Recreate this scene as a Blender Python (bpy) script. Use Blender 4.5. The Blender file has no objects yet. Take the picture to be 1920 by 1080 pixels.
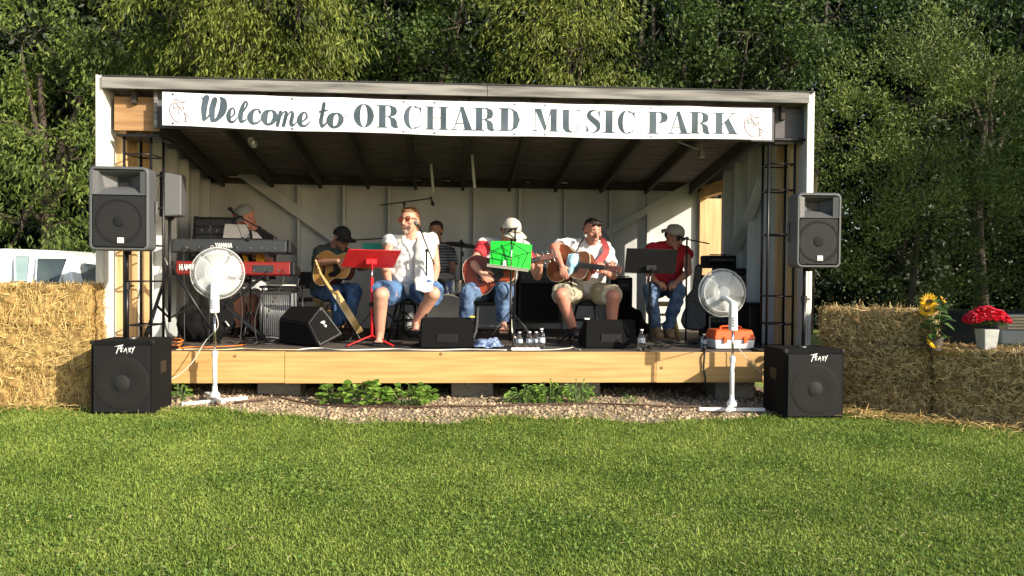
import bpy, math, random
import numpy as np
from mathutils import Vector as V, Matrix, Euler, noise
random.seed(7); RNG = np.random.default_rng(11)
PI = math.pi
sc = bpy.context.scene
COL = sc.collection
# ------------------------------------------------------------------ camera model (used to read positions off at a chosen real depth)
CP = V((-.2007, -7.3293, 1.2152)); YAW, PIT, ROL, FPX = .0825, .0176, .0084, 1490.
cf = V((math.sin(YAW)*math.cos(PIT), math.cos(YAW)*math.cos(PIT), -math.sin(PIT)))
cr0 = V((math.cos(YAW), -math.sin(YAW), 0)); cu0 = cr0.cross(cf)
cr = math.cos(ROL)*cr0 + math.sin(ROL)*cu0; cu = -math.sin(ROL)*cr0 + math.cos(ROL)*cu0
def at(px, py, y=None, z=None, x=None):
    d = cf + cr*((px-960)/FPX) - cu*((py-540)/FPX)
    if y is not None: t = (y-CP.y)/d.y
    elif z is not None: t = (z-CP.z)/d.z
    else: t = (x-CP.x)/d.x
    return CP + d*t
# ------------------------------------------------------------------ terrain
def sstep(a, b, x):
    t = np.clip((x-a)/(b-a), 0, 1); return t*t*(3-2*t)
def gz(x, y):
    x = np.asarray(x, float); y = np.asarray(y, float)
    h = .065*sstep(-1.2, -2.2, x)*sstep(-3.0, -.8, y)
    h = h + .02*np.sin(x*.9+1)*np.sin(y*.7+.5)*sstep(-1.0, -3.0, y)
    h = h + .03*sstep(-1.0, -.5, y)*sstep(2.2, 1.6, x)*sstep(-2.2, -1.2, x)
    return h
# ------------------------------------------------------------------ materials
MATS = {}
def mat(name, col, rough=.6, var=.12, scale=8, bump=0., metal=0., col2=None, stretch=(1,1,1), spec=.5, trans=0., island=False, detail=6, emit=None, fac=(.35,.65), alpha=1., coat=0., subs=0., wave=None):
    if name in MATS: return MATS[name]
    m = bpy.data.materials.new(name); m.use_nodes = True; nt = m.node_tree; N = nt.nodes; L = nt.links
    b = N['Principled BSDF']; b.inputs['Roughness'].default_value = rough; b.inputs['Metallic'].default_value = metal
    b.inputs['Specular IOR Level'].default_value = spec; b.inputs['Alpha'].default_value = alpha
    b.inputs['Coat Weight'].default_value = coat
    if subs: b.inputs['Subsurface Weight'].default_value = subs; b.inputs['Subsurface Radius'].default_value = (.02,.008,.005)
    c1 = tuple(max(0, c*(1-var)) for c in col)+(1,)
    c2 = (tuple(min(1, c*(1+var)) for c in col) if col2 is None else tuple(col2))+(1,)
    tc = N.new('ShaderNodeTexCoord'); mp = N.new('ShaderNodeMapping'); mp.inputs['Scale'].default_value = stretch
    L.new(tc.outputs['Object'], mp.inputs['Vector'])
    nz = N.new('ShaderNodeTexNoise'); nz.inputs['Scale'].default_value = scale; nz.inputs['Detail'].default_value = detail
    L.new(mp.outputs[0], nz.inputs['Vector'])
    mr = N.new('ShaderNodeMapRange'); mr.inputs['From Min'].default_value = fac[0]; mr.inputs['From Max'].default_value = fac[1]
    if island:
        g = N.new('ShaderNodeNewGeometry')
        ad = N.new('ShaderNodeMath'); ad.operation = 'MULTIPLY_ADD'; ad.inputs[1].default_value = .45
        L.new(g.outputs['Random Per Island'], ad.inputs[0]); 
        sb = N.new('ShaderNodeMath'); sb.operation = 'SUBTRACT'; sb.inputs[1].default_value = .225
        L.new(nz.outputs[0], sb.inputs[0]); L.new(sb.outputs[0], ad.inputs[2]); L.new(ad.outputs[0], mr.inputs['Value'])
    else: L.new(nz.outputs[0], mr.inputs['Value'])
    mx = N.new('ShaderNodeMix'); mx.data_type = 'RGBA'; mx.inputs['A'].default_value = c1; mx.inputs['B'].default_value = c2
    L.new(mr.outputs[0], mx.inputs['Factor']); L.new(mx.outputs['Result'], b.inputs['Base Color'])
    if bump:
        bp = N.new('ShaderNodeBump'); bp.inputs['Strength'].default_value = min(1, bump); bp.inputs['Distance'].default_value = .01
        L.new(nz.outputs[0], bp.inputs['Height']); L.new(bp.outputs[0], b.inputs['Normal'])
    if trans:
        out = N['Material Output']; tr = N.new('ShaderNodeBsdfTranslucent'); ms = N.new('ShaderNodeMixShader'); ms.inputs[0].default_value = trans
        L.new(mx.outputs['Result'], tr.inputs['Color']); L.new(b.outputs[0], ms.inputs[1]); L.new(tr.outputs[0], ms.inputs[2]); L.new(ms.outputs[0], out.inputs['Surface'])
    if emit: b.inputs['Emission Color'].default_value = tuple(emit[:3])+(1,); b.inputs['Emission Strength'].default_value = emit[3]
    MATS[name] = m; return m
def glass(name, col=(1,1,1), rough=.02, alpha=None):
    if name in MATS: return MATS[name]
    m = bpy.data.materials.new(name); m.use_nodes = True; b = m.node_tree.nodes['Principled BSDF']
    b.inputs['Base Color'].default_value = tuple(col)+(1,); b.inputs['Roughness'].default_value = rough
    if alpha is None: b.inputs['Transmission Weight'].default_value = 1; b.inputs['IOR'].default_value = 1.33
    else: b.inputs['Alpha'].default_value = alpha
    MATS[name] = m; return m
# ------------------------------------------------------------------ object helpers
WM = {}
def tag(o, label=None, cat=None, group=None, kind=None):
    if label: o['label'] = label
    if cat: o['category'] = cat
    if group: o['group'] = group
    if kind: o['kind'] = kind
    return o
def thing(name, label, cat, loc=(0,0,0), rz=0, group=None):
    o = bpy.data.objects.new(name, None); COL.objects.link(o); o.location = loc; o.rotation_euler = (0,0,rz)
    o.empty_display_size = .1
    WM[o.name] = Matrix.Translation(V(loc)) @ Matrix.Rotation(rz, 4, 'Z')
    return tag(o, label, cat, group)
def kids(o): return [c for c in bpy.data.objects if c.parent == o]
def copy_tree(o, parent=None, loc=None, rz=None):
    c = o.copy(); COL.objects.link(c); c.parent = parent
    if loc is not None: c.location = loc
    if rz is not None: c.rotation_euler = (0,0,rz)
    WM[c.name] = Matrix.Translation(c.location) @ Matrix.Rotation(c.rotation_euler.z, 4, 'Z') if parent is None else WM[parent.name]
    for ch in kids(o): copy_tree(ch, c)
    return c
def frame(d, up=V((0,0,1))):
    """matrix whose X axis is d, Z near up"""
    x = V(d).normalized(); u = V(up)
    if abs(x.dot(u)) > .98: u = V((0,1,0)) if abs(x.y) < .9 else V((1,0,0))
    y = u.cross(x).normalized(); z = x.cross(y)
    return Matrix((x, y, z)).transposed()
def xf(origin, x, z):
    """4x4 with origin, X axis along x, Z near z"""
    m = frame(x, z).to_4x4(); m.translation = V(origin); return m
class MB:
    def __init__(s, M=None): s.v = []; s.f = []; s.mi = []; s.M = M; s.cur = 0
    def add(s, vs, fs):
        b = len(s.v)
        if s.M is not None: vs = [s.M @ V(p) for p in vs]
        s.v += [tuple(p) for p in vs]; s.f += [tuple(i+b for i in f) for f in fs]; s.mi += [s.cur]*len(fs); return s
    def box(s, c, size, R=None, taper=1.):
        c = V(c); h = V(size)/2; vs = []
        for z in (-1,1):
            k = 1 if z < 0 else taper
            for x, y in ((-1,-1),(1,-1),(1,1),(-1,1)):
                p = V((x*h.x*k, y*h.y*k, z*h.z)); vs.append(c + (R @ p if R is not None else p))
        return s.add(vs, [(3,2,1,0),(4,5,6,7),(0,1,5,4),(1,2,6,5),(2,3,7,6),(3,0,4,7)])
    def bar(s, a, b, w, h, up=(0,0,1)):
        a, b = V(a), V(b); R = frame(b-a, up); return s.box((a+b)/2, ((b-a).length, w, h), R)
    def hexa(s, pts): return s.add(pts, [(3,2,1,0),(4,5,6,7),(0,1,5,4),(1,2,6,5),(2,3,7,6),(3,0,4,7)])
    def tube(s, pts, r, n=8, cap=True, closed=False):
        pts = [V(p) for p in pts]; k = len(pts); rs = r if isinstance(r, (list,tuple)) else [r]*k
        vs = []; u = None
        for i, p in enumerate(pts):
            if closed: t = (pts[(i+1)%k]-pts[i-1])
            else: t = (pts[min(i+1,k-1)]-pts[max(i-1,0)])
            t = t.normalized() if t.length > 1e-9 else V((0,0,1))
            if u is None:
                u = t.orthogonal().normalized()
            else:
                u = (u - t*u.dot(t)); u = u.normalized() if u.length > 1e-6 else t.orthogonal().normalized()
            w = t.cross(u)
            for j in range(n):
                a = 2*PI*j/n; vs.append(p + (u*math.cos(a)+w*math.sin(a))*rs[i])
        fs = []
        for i in range(k if closed else k-1):
            i2 = (i+1)%k
            for j in range(n): fs.append((i*n+j, i*n+(j+1)%n, i2*n+(j+1)%n, i2*n+j))
        if cap and not closed: fs += [tuple(range(n-1,-1,-1)), tuple((k-1)*n+j for j in range(n))]
        return s.add(vs, fs)
    def cap(s, p0, r0, p1, r1, f0=False, f1=False, n=16, flat=1., up=None):
        """tapered capsule; flat<1 squeezes it along `up`"""
        p0, p1 = V(p0), V(p1); d = p1-p0; L = d.length
        R = frame(d if L > 1e-6 else V((0,0,1)), up if up is not None else V((0,1,0.01)))
        prof = []
        if f0: prof += [(0, 0), (0, r0)]
        else:
            for i in range(5): a = PI/2*(1-i/4); prof.append((-r0*math.sin(a), r0*math.cos(a)))
        if f1: prof += [(L, r1), (L, 0)]
        else:
            for i in range(5): a = PI/2*i/4; prof.append((L+r1*math.sin(a), r1*math.cos(a)))
        vs = []
        for x, r in prof:
            for j in range(n):
                a = 2*PI*j/n; vs.append(p0 + R @ V((x, max(r,1e-5)*math.cos(a), max(r,1e-5)*math.sin(a)*flat)))
        k = len(prof); fs = [(i*n+(j+1)%n, i*n+j, (i+1)*n+j, (i+1)*n+(j+1)%n) for i in range(k-1) for j in range(n)]
        fs += [tuple(range(n)), tuple((k-1)*n+j for j in range(n-1,-1,-1))]
        fs = [tuple(reversed(f)) for f in fs]
        return s.add(vs, fs)
    def ell(s, c, r, R=None, nu=20, nv=12):
        c = V(c); vs = []
        for i in range(nv+1):
            a = PI*i/nv; 
            for j in range(nu):
                b = 2*PI*j/nu; p = V((r[0]*max(math.sin(a),1e-4)*math.cos(b), r[1]*max(math.sin(a),1e-4)*math.sin(b), r[2]*math.cos(a)))
                vs.append(c + (R @ p if R is not None else p))
        fs = [(i*nu+j, (i+1)*nu+j, (i+1)*nu+(j+1)%nu, i*nu+(j+1)%nu) for i in range(nv) for j in range(nu)]
        fs += [tuple(range(nu)), tuple(nv*nu+j for j in range(nu-1,-1,-1))]
        return s.add(vs, fs)
    def lathe(s, prof, c=(0,0,0), R=None, n=24, cap=True):
        """prof: list of (r, z)"""
        c = V(c); vs = []
        for r, z in prof:
            for j in range(n):
                a = 2*PI*j/n; p = V((r*math.cos(a), r*math.sin(a), z)); vs.append(c + (R @ p if R is not None else p))
        k = len(prof); fs = [(i*n+j, i*n+(j+1)%n, (i+1)*n+(j+1)%n, (i+1)*n+j) for i in range(k-1) for j in range(n)]
        if cap: fs += [tuple(range(n-1,-1,-1)), tuple((k-1)*n+j for j in range(n))]
        return s.add(vs, fs)
    def prism(s, out, t, M=None, inset=0):
        """2-D outline (x,z) extruded t along +y from y=0"""
        M = M or Matrix.Identity(4); n = len(out); cx = sum(p[0] for p in out)/n; cz = sum(p[1] for p in out)/n
        vs = []
        if inset:
            def ins(p, k): 
                d = V((p[0]-cx, p[1]-cz)); l = d.length or 1; d *= max(0, 1-k/l); return (cx+d.x, cz+d.y)
            lay = [(0,inset),(inset*.4,inset*.3),(inset,0),(t-inset,0),(t-inset*.4,inset*.3),(t,inset)]
            for y, k in lay: vs += [M @ V((ins(p,k)[0], y, ins(p,k)[1])) for p in out]
            m = len(lay)
        else:
            vs = [M @ V((p[0], 0, p[1])) for p in out] + [M @ V((p[0], t, p[1])) for p in out]; m = 2
        fs = [tuple(range(n)), tuple((m-1)*n+j for j in range(n-1,-1,-1))]
        fs += [(i*n+(j+1)%n, i*n+j, (i+1)*n+j, (i+1)*n+(j+1)%n) for i in range(m-1) for j in range(n)]
        return s.add(vs, fs)
    def quad(s, a, b, c, d): return s.add([a,b,c,d], [(0,1,2,3)])
    def build(s, name, m, parent=None, smooth=False, bevel=0, remesh=0, smo=0, disp=None, seg=2, kind=None):
        me = bpy.data.meshes.new(name)
        vs = s.v
        if parent is not None:
            W = WM[parent.name].inverted(); vs = [tuple(W @ V(p)) for p in vs]
        me.from_pydata(vs, [], s.f); me.update()
        ms = m if isinstance(m, (list,tuple)) else [m]
        for k in ms: me.materials.append(k)
        if len(ms) > 1: me.polygons.foreach_set('material_index', s.mi)
        o = bpy.data.objects.new(name, me); COL.objects.link(o)
        if parent is not None: o.parent = parent; WM[o.name] = WM[parent.name]
        if remesh or bevel:
            if remesh:
                rm = o.modifiers.new('r', 'REMESH'); rm.mode = 'VOXEL'; rm.voxel_size = remesh; rm.adaptivity = 0
                if smo:
                    sm = o.modifiers.new('s', 'SMOOTH'); sm.factor = .5; sm.iterations = smo
            if bevel:
                bv = o.modifiers.new('b', 'BEVEL'); bv.width = bevel; bv.segments = seg; bv.limit_method = 'ANGLE'; bv.angle_limit = .6
            dg = bpy.context.evaluated_depsgraph_get(); dg.update()
            nm = bpy.data.meshes.new_from_object(o.evaluated_get(dg)); o.modifiers.clear(); old = o.data; o.data = nm; nm.name = name
            bpy.data.meshes.remove(old)
            if remesh:
                nm.materials.clear()
                for k in ms: nm.materials.append(k)
            me = nm
        if disp:
            amp, fr = disp[:2]; st = disp[2] if len(disp) > 2 else (1,1,1); n = len(me.vertices)
            co = np.empty(n*3); me.vertices.foreach_get('co', co); co = co.reshape(-1,3)
            no = np.array([v.normal[:] for v in me.vertices])
            d = np.array([noise.noise(V((p[0]*fr*st[0], p[1]*fr*st[1], p[2]*fr*st[2])))*.7 + noise.noise(V((p[0]*fr*2.3*st[0]+9, p[1]*fr*2.3*st[1], p[2]*fr*2.3*st[2])))*.3 for p in co])
            co += no*(d*amp)[:,None]; me.vertices.foreach_set('co', co.ravel()); me.update()
        if smooth: me.polygons.foreach_set('use_smooth', [True]*len(me.polygons))
        if kind: o['kind'] = kind
        return o
def npmesh(name, verts, nper, faces_per, m, parent=None, smooth=False):
    """verts (N,nper,3) array; faces_per list of index tuples into one element"""
    N = verts.shape[0]; W = None
    flat = verts.reshape(-1,3)
    if parent is not None:
        W = np.array(WM[parent.name].inverted()); flat = flat @ W[:3,:3].T + W[:3,3]
    me = bpy.data.meshes.new(name); me.vertices.add(len(flat)); me.vertices.foreach_set('co', flat.astype(np.float32).ravel())
    li = []; tot = []
    for f in faces_per: li.append(np.array(f)); tot.append(len(f))
    per = np.concatenate(li); nl = len(per)
    loops = (np.arange(N)[:,None]*nper + per[None,:]).ravel().astype(np.int32)
    me.loops.add(len(loops)); me.loops.foreach_set('vertex_index', loops)
    st = np.concatenate([[0], np.cumsum(tot)[:-1]]); starts = (np.arange(N)[:,None]*nl + st[None,:]).ravel().astype(np.int32)
    me.polygons.add(len(starts)); me.polygons.foreach_set('loop_start', starts); me.polygons.foreach_set('loop_total', np.tile(tot, N).astype(np.int32))
    me.update(calc_edges=True); me.validate()
    me.materials.append(m); o = bpy.data.objects.new(name, me); COL.objects.link(o)
    if smooth: me.polygons.foreach_set('use_smooth', [True]*len(me.polygons))
    if parent is not None: o.parent = parent; WM[o.name] = WM[parent.name]
    return o
def unit(a): return a/np.maximum(np.linalg.norm(a, axis=-1, keepdims=True), 1e-9)
def leaves(pos, axis, L, Wd, fold=.15):
    """diamond leaves: pos (N,3), axis (N,3) unit, L,Wd (N,)"""
    N = len(pos); r = unit(RNG.normal(size=(N,3))); side = unit(np.cross(axis, r)); nrm = np.cross(axis, side)
    b = pos; t = pos + axis*L[:,None]; mid = pos + axis*(L*.45)[:,None]
    k = (Wd/2)[:,None]
    return np.stack([b, mid+side*k+nrm*k*fold*2, t - nrm*(L*.12)[:,None], mid-side*k+nrm*k*fold*2], axis=1)
def catenary(a, b, sag, n=14):
    a, b = V(a), V(b); return [a.lerp(b, i/n) - V((0,0,sag*4*(i/n)*(1-i/n))) for i in range(n+1)]
def spline(pts, k=6):
    pts = [V(p) for p in pts]; out = []
    for i in range(len(pts)-1):
        p0 = pts[max(i-1,0)]; p1 = pts[i]; p2 = pts[i+1]; p3 = pts[min(i+2,len(pts)-1)]
        for j in range(k):
            t = j/k; out.append(.5*((2*p1)+(p2-p0)*t+(2*p0-5*p1+4*p2-p3)*t*t+(3*p1-p0-3*p2+p3)*t**3))
    out.append(pts[-1]); return out
# ================================================================== MATERIALS
FL = .5   # stage floor height
M_white = mat('white_paint_weathered', (.62,.61,.57), .7, .12, 3, .15, stretch=(1,1,.25))
M_wallin = mat('wall_interior_paint', (.52,.54,.54), .8, .14, 2.2, .15, stretch=(1,1,.3), detail=9)
M_fascia = mat('weathered_grey_board', (.11,.107,.103), .85, .1, 5, .35, col2=(.27,.26,.245), stretch=(.35,1,5), detail=10)
M_pine = mat('fresh_pine_board', (.46,.26,.085), .55, .1, 4, .12, col2=(.62,.38,.15), stretch=(.35,1,7), detail=10, fac=(.3,.7))
M_pineV = mat('fresh_pine_stud', (.50,.32,.14), .6, .1, 4, .12, col2=(.64,.43,.21), stretch=(7,7,.35), detail=8)
M_ply = mat('plywood', (.28,.15,.065), .7, .1, 4, .1, col2=(.40,.23,.10), stretch=(.6,1,6), detail=10)
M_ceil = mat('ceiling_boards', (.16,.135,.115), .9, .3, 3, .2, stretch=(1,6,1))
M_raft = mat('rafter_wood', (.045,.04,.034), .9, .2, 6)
M_floor = mat('stage_floor_boards', (.07,.055,.045), .8, .3, 5, .3, stretch=(.3,4,1))
M_roofing = mat('roof_felt', (.03,.03,.03), .9, .3, 20, .4)
M_block = mat('concrete_block', (.24,.225,.20), .95, .2, 30, .6)
M_timber = mat('old_timber', (.10,.08,.055), .9, .3, 8, .3)
M_blk = mat('black_plastic', (.009,.009,.010), .45, .2, 40, .1, spec=.35)
M_carpet = mat('black_carpet', (.006,.006,.006), .9, .3, 120, .5, spec=.15)
M_blkm = mat('black_steel', (.012,.012,.014), .38, .2, 30, .05, metal=.3)
M_grille = mat('black_grille', (.010,.010,.011), .65, .5, 260, .6, detail=2, spec=.2)
M_greysp = mat('grey_speaker_plastic', (.08,.084,.088), .5, .1, 160, .25)
M_chrome = mat('chrome', (.55,.55,.56), .18, .05, 5, metal=1.)
M_alu = mat('brushed_aluminium', (.35,.35,.36), .35, .1, 20, metal=.9)
M_wht = mat('white_plastic', (.75,.76,.76), .35, .04, 5)
M_ban = mat('banner_vinyl', (.84,.85,.88), .5, .03, 2.2, 1.0, detail=2)
M_ink = mat('banner_lettering', (.04,.065,.08), .7, .2, 5, fac=(.3,.7), col2=(.08,.11,.14), spec=.3)
M_ink2 = mat('banner_emblem_line', (.20,.14,.14), .6, .1, 4)
M_logo = mat('white_badge', (.80,.80,.80), .4, .03, 5)
M_red = mat('red_lacquer', (.55,.02,.025), .35, .1, 6)
M_redkb = mat('red_keyboard_case', (.20,.016,.012), .4, .1, 6)
M_green = mat('green_paper', (.0,.62,.03), .55, .04, 6, trans=.25)
M_teal = mat('teal_plastic', (.01,.30,.20), .5, .1, 6)
M_steel = mat('dull_steel', (.25,.25,.25), .4, .1, 20, metal=.8)
def skin(name, c): return mat(name, c, .5, .09, 14, .05, subs=.08, spec=.4)
M_sk1 = skin('skin_fair', (.52,.27,.19)); M_sk2 = skin('skin_tanned', (.40,.20,.13)); M_sk3 = skin('skin_flushed', (.50,.22,.155))
M_denim = mat('blue_denim', (.045,.09,.19), .85, .3, 9, .3, col2=(.11,.18,.31))
M_denimd = mat('faded_denim', (.04,.09,.20), .85, .3, 7, .3, col2=(.08,.17,.34))
M_khaki = mat('khaki_cotton', (.38,.34,.25), .85, .12, 7, .2)
M_wshirt = mat('white_cotton', (.62,.61,.62), .85, .07, 6, .2)
M_towel = mat('white_terry', (.80,.78,.74), .95, .07, 160, .5)
M_rshirt = mat('red_cotton', (.50,.03,.04), .85, .15, 6, .2)
M_rshirt2 = mat('crimson_vest', (.36,.008,.015), .85, .15, 6, .2)
M_gshirt = mat('olive_grey_cotton', (.055,.07,.06), .85, .15, 6, .2)
M_bshirt = mat('black_cotton', (.015,.015,.017), .85, .2, 6, .2)
M_stone_cap = mat('stone_cotton', (.60,.56,.48), .85, .08, 12, .2)
M_hairb = mat('brown_hair', (.12,.055,.025), .6, .4, 60, .5, stretch=(1,1,.2))
M_haird = mat('dark_hair', (.025,.016,.012), .6, .4, 60, .5)
M_hairr = mat('reddish_hair', (.20,.085,.035), .6, .4, 60, .5, stretch=(1,1,.2))
M_beard = mat('grey_blond_beard', (.30,.22,.17), .8, .3, 80, .5)
M_glass = mat('dark_lens', (.02,.012,.01), .1, .1, 5)
M_rlens = mat('amber_lens', (.22,.03,.015), .12, .1, 5)
M_eye = mat('eye_white', (.7,.68,.65), .3, .02, 5); M_lip = mat('lips', (.38,.14,.11), .5, .1, 9)
M_leather = mat('brown_leather', (.09,.04,.02), .6, .2, 20, .2)
M_boot = mat('tan_suede', (.25,.16,.08), .8, .2, 20, .2)
M_gwood = mat('spruce_top', (.55,.28,.08), .3, .1, 3, .02, stretch=(1,8,1), coat=.2)
M_gedge = mat('maple_side', (.62,.42,.16), .3, .12, 6, .02, coat=.5)
M_gsun = mat('cherry_sunburst', (.17,.018,.008), .35, .15, 3, col2=(.34,.06,.015), coat=.15, spec=.3)
M_gside = mat('mahogany_side', (.13,.04,.018), .35, .2, 6, coat=.5)
M_gbrn = mat('mahogany_top', (.30,.10,.04), .3, .15, 4, stretch=(1,6,1), coat=.5)
M_fret = mat('rosewood', (.035,.018,.01), .5, .2, 30)
M_bind = mat('cream_binding', (.72,.66,.5), .4, .03, 5)
M_strap = mat('pink_red_strap', (.52,.09,.09), .8, .1, 20, .2)
M_bluet = mat('light_blue_towel', (.30,.50,.62), .95, .12, 120, .5)
M_bluec = mat('blue_checked_cloth', (.05,.10,.28), .9, .4, 30, .4, col2=(.35,.45,.65))
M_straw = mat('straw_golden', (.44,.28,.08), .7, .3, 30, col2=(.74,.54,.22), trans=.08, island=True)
M_straw2 = mat('straw_shaded', (.26,.17,.06), .8, .3, 30, col2=(.70,.53,.25), trans=.05, island=True)  # straw for the right stack, its shade put into the colour
M_strawc2 = mat('hay_core_shaded', (.13,.08,.028), .95, .3, 14, .9, col2=(.25,.16,.055))  # core darkened too, so the right bales look shaded
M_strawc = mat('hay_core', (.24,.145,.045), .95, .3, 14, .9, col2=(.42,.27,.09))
M_mesh = mat('microphone_mesh',(.12,.12,.12),.6,.3,200,.2)
M_orange = mat('orange_plastic', (.78,.11,.02), .35, .06, 5)
M_cordo = mat('orange_cord', (.75,.20,.03), .5, .1, 9); M_cordw = mat('white_cord', (.62,.60,.52), .5, .05, 9); M_cordy = mat('yellowish_cord', (.62,.50,.28), .5, .05, 9)
M_cordb = mat('black_cord', (.012,.012,.012), .5, .05, 9)
M_water = glass('clear_water_bottle', (.92,.96,1), .05); M_label = mat('bottle_label', (.25,.40,.60), .5, .5, 40, col2=(.8,.82,.85))
M_carw = mat('white_car_paint', (.80,.82,.83), .25, .03, 3, coat=.5); M_cglass = mat('tinted_window', (.035,.05,.055), .05, .2, 2, col2=(.09,.12,.12))
M_card = mat('dark_car_paint', (.02,.022,.028), .25, .1, 3, coat=.6)
M_rubber = mat('tyre_rubber', (.015,.015,.015), .8, .2, 20, .2)
# ================================================================== GROUND
def ground():
    xs = np.concatenate([np.linspace(-60,-9,18)[:-1], np.linspace(-9,9,91), np.linspace(9,60,18)[1:]])
    ys = np.concatenate([np.linspace(-14,-8,5)[:-1], np.linspace(-8,6,90), np.linspace(6,70,20)[1:]])
    X, Y = np.meshgrid(xs, ys); Z = gz(X, Y); n = len(xs)
    me = bpy.data.meshes.new('lawn_ground'); me.from_pydata(np.stack([X,Y,Z],-1).reshape(-1,3).tolist(), [], [(j*n+i, j*n+i+1, (j+1)*n+i+1, (j+1)*n+i) for j in range(len(ys)-1) for i in range(n-1)])
    me.polygons.foreach_set('use_smooth', [True]*len(me.polygons))
    m = mat('lawn_soil', (.11,.17,.022), .95, .3, 7, .3, col2=(.22,.28,.05), detail=10)
    me.materials.append(m); o = bpy.data.objects.new('lawn_ground', me); COL.objects.link(o); o['kind'] = 'structure'
ground()
def gravel_front(x):  # near edge of the gravel strip
    return -.88 + .45*sstep(-1.3,-2.6,x) + .0*x + .10*np.sin(x*3.1)+.05*np.sin(x*7.7) + .25*sstep(2.4,3.2,x)
def gravel():
    xs = np.linspace(-3.15, 3.2, 90); M_g = mat('gravel_dirt', (.17,.13,.09), .95, .3, 25, .6, col2=(.34,.27,.19), detail=10)
    vs = []; fs = []; m = 26
    for i, x in enumerate(xs):
        y0 = float(gravel_front(x)); 
        for j in range(m):
            y = y0 + (2.2-y0)*(j/(m-1))**1.3; vs.append((x, y, float(gz(x,y))+.006+ (.012*noise.noise(V((x*5,y*5,0))) if j else -.012)))
    for i in range(len(xs)-1):
        for j in range(m-1): fs.append((i*m+j, (i+1)*m+j, (i+1)*m+j+1, i*m+j+1))
    b = MB(); b.v = vs; b.f = fs; b.mi = [0]*len(fs); b.build('gravel_bed', M_g, smooth=True, kind='structure')
    # stones
    base = [(-1,-1,-.6),(1,-1,-.6),(1,1,-.6),(-1,1,-.6),(-.7,-.7,.6),(.7,-.7,.5),(.75,.7,.6),(-.7,.7,.5),(0,0,.95),(0,-1.15,0),(1.15,0,0),(-1.15,0,0)]
    B = np.array(base)*.6; N = 22000
    x = RNG.uniform(-3.0,3.1,N); yf = gravel_front(x); y = yf + .02 + (RNG.uniform(0,1,N)**1.2)*(1.3-yf)*.8
    s = RNG.lognormal(-4.45,.40,N)*1.0; s = np.clip(s, .006, .038)
    A = RNG.normal(size=(N,3,3)); Q = np.linalg.qr(A)[0]
    st = np.stack([np.ones(N)*1.1, RNG.uniform(.6,1,N), RNG.uniform(.45,.8,N)],1)
    P = B[None]*(1+RNG.normal(size=(N,12,3))*.13)*st[:,None,:]; P = np.einsum('nij,nkj->nki', Q, P)*s[:,None,None]
    z = gz(x,y)+s*.35; P += np.stack([x,y,z],1)[:,None,:]
    M_s = mat('gravel_stone', (.22,.15,.085), .85, .3, 30, .3, col2=(.54,.41,.27), island=True, fac=(.25,.75))
    o = npmesh('gravel_stones', P, 12, [(0,3,2,1),(4,5,8),(5,6,8),(6,7,8),(7,4,8),(0,1,9),(1,5,9),(5,4,9),(4,0,9),(1,2,10),(2,6,10),(6,5,10),(5,1,10),(3,0,11),(0,4,11),(4,7,11),(7,3,11),(2,3,7,6)], M_s)
    o['kind'] = 'stuff'; tag(o, 'pale tan crushed stone strewn under the front of the stage', 'gravel')
gravel()
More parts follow.
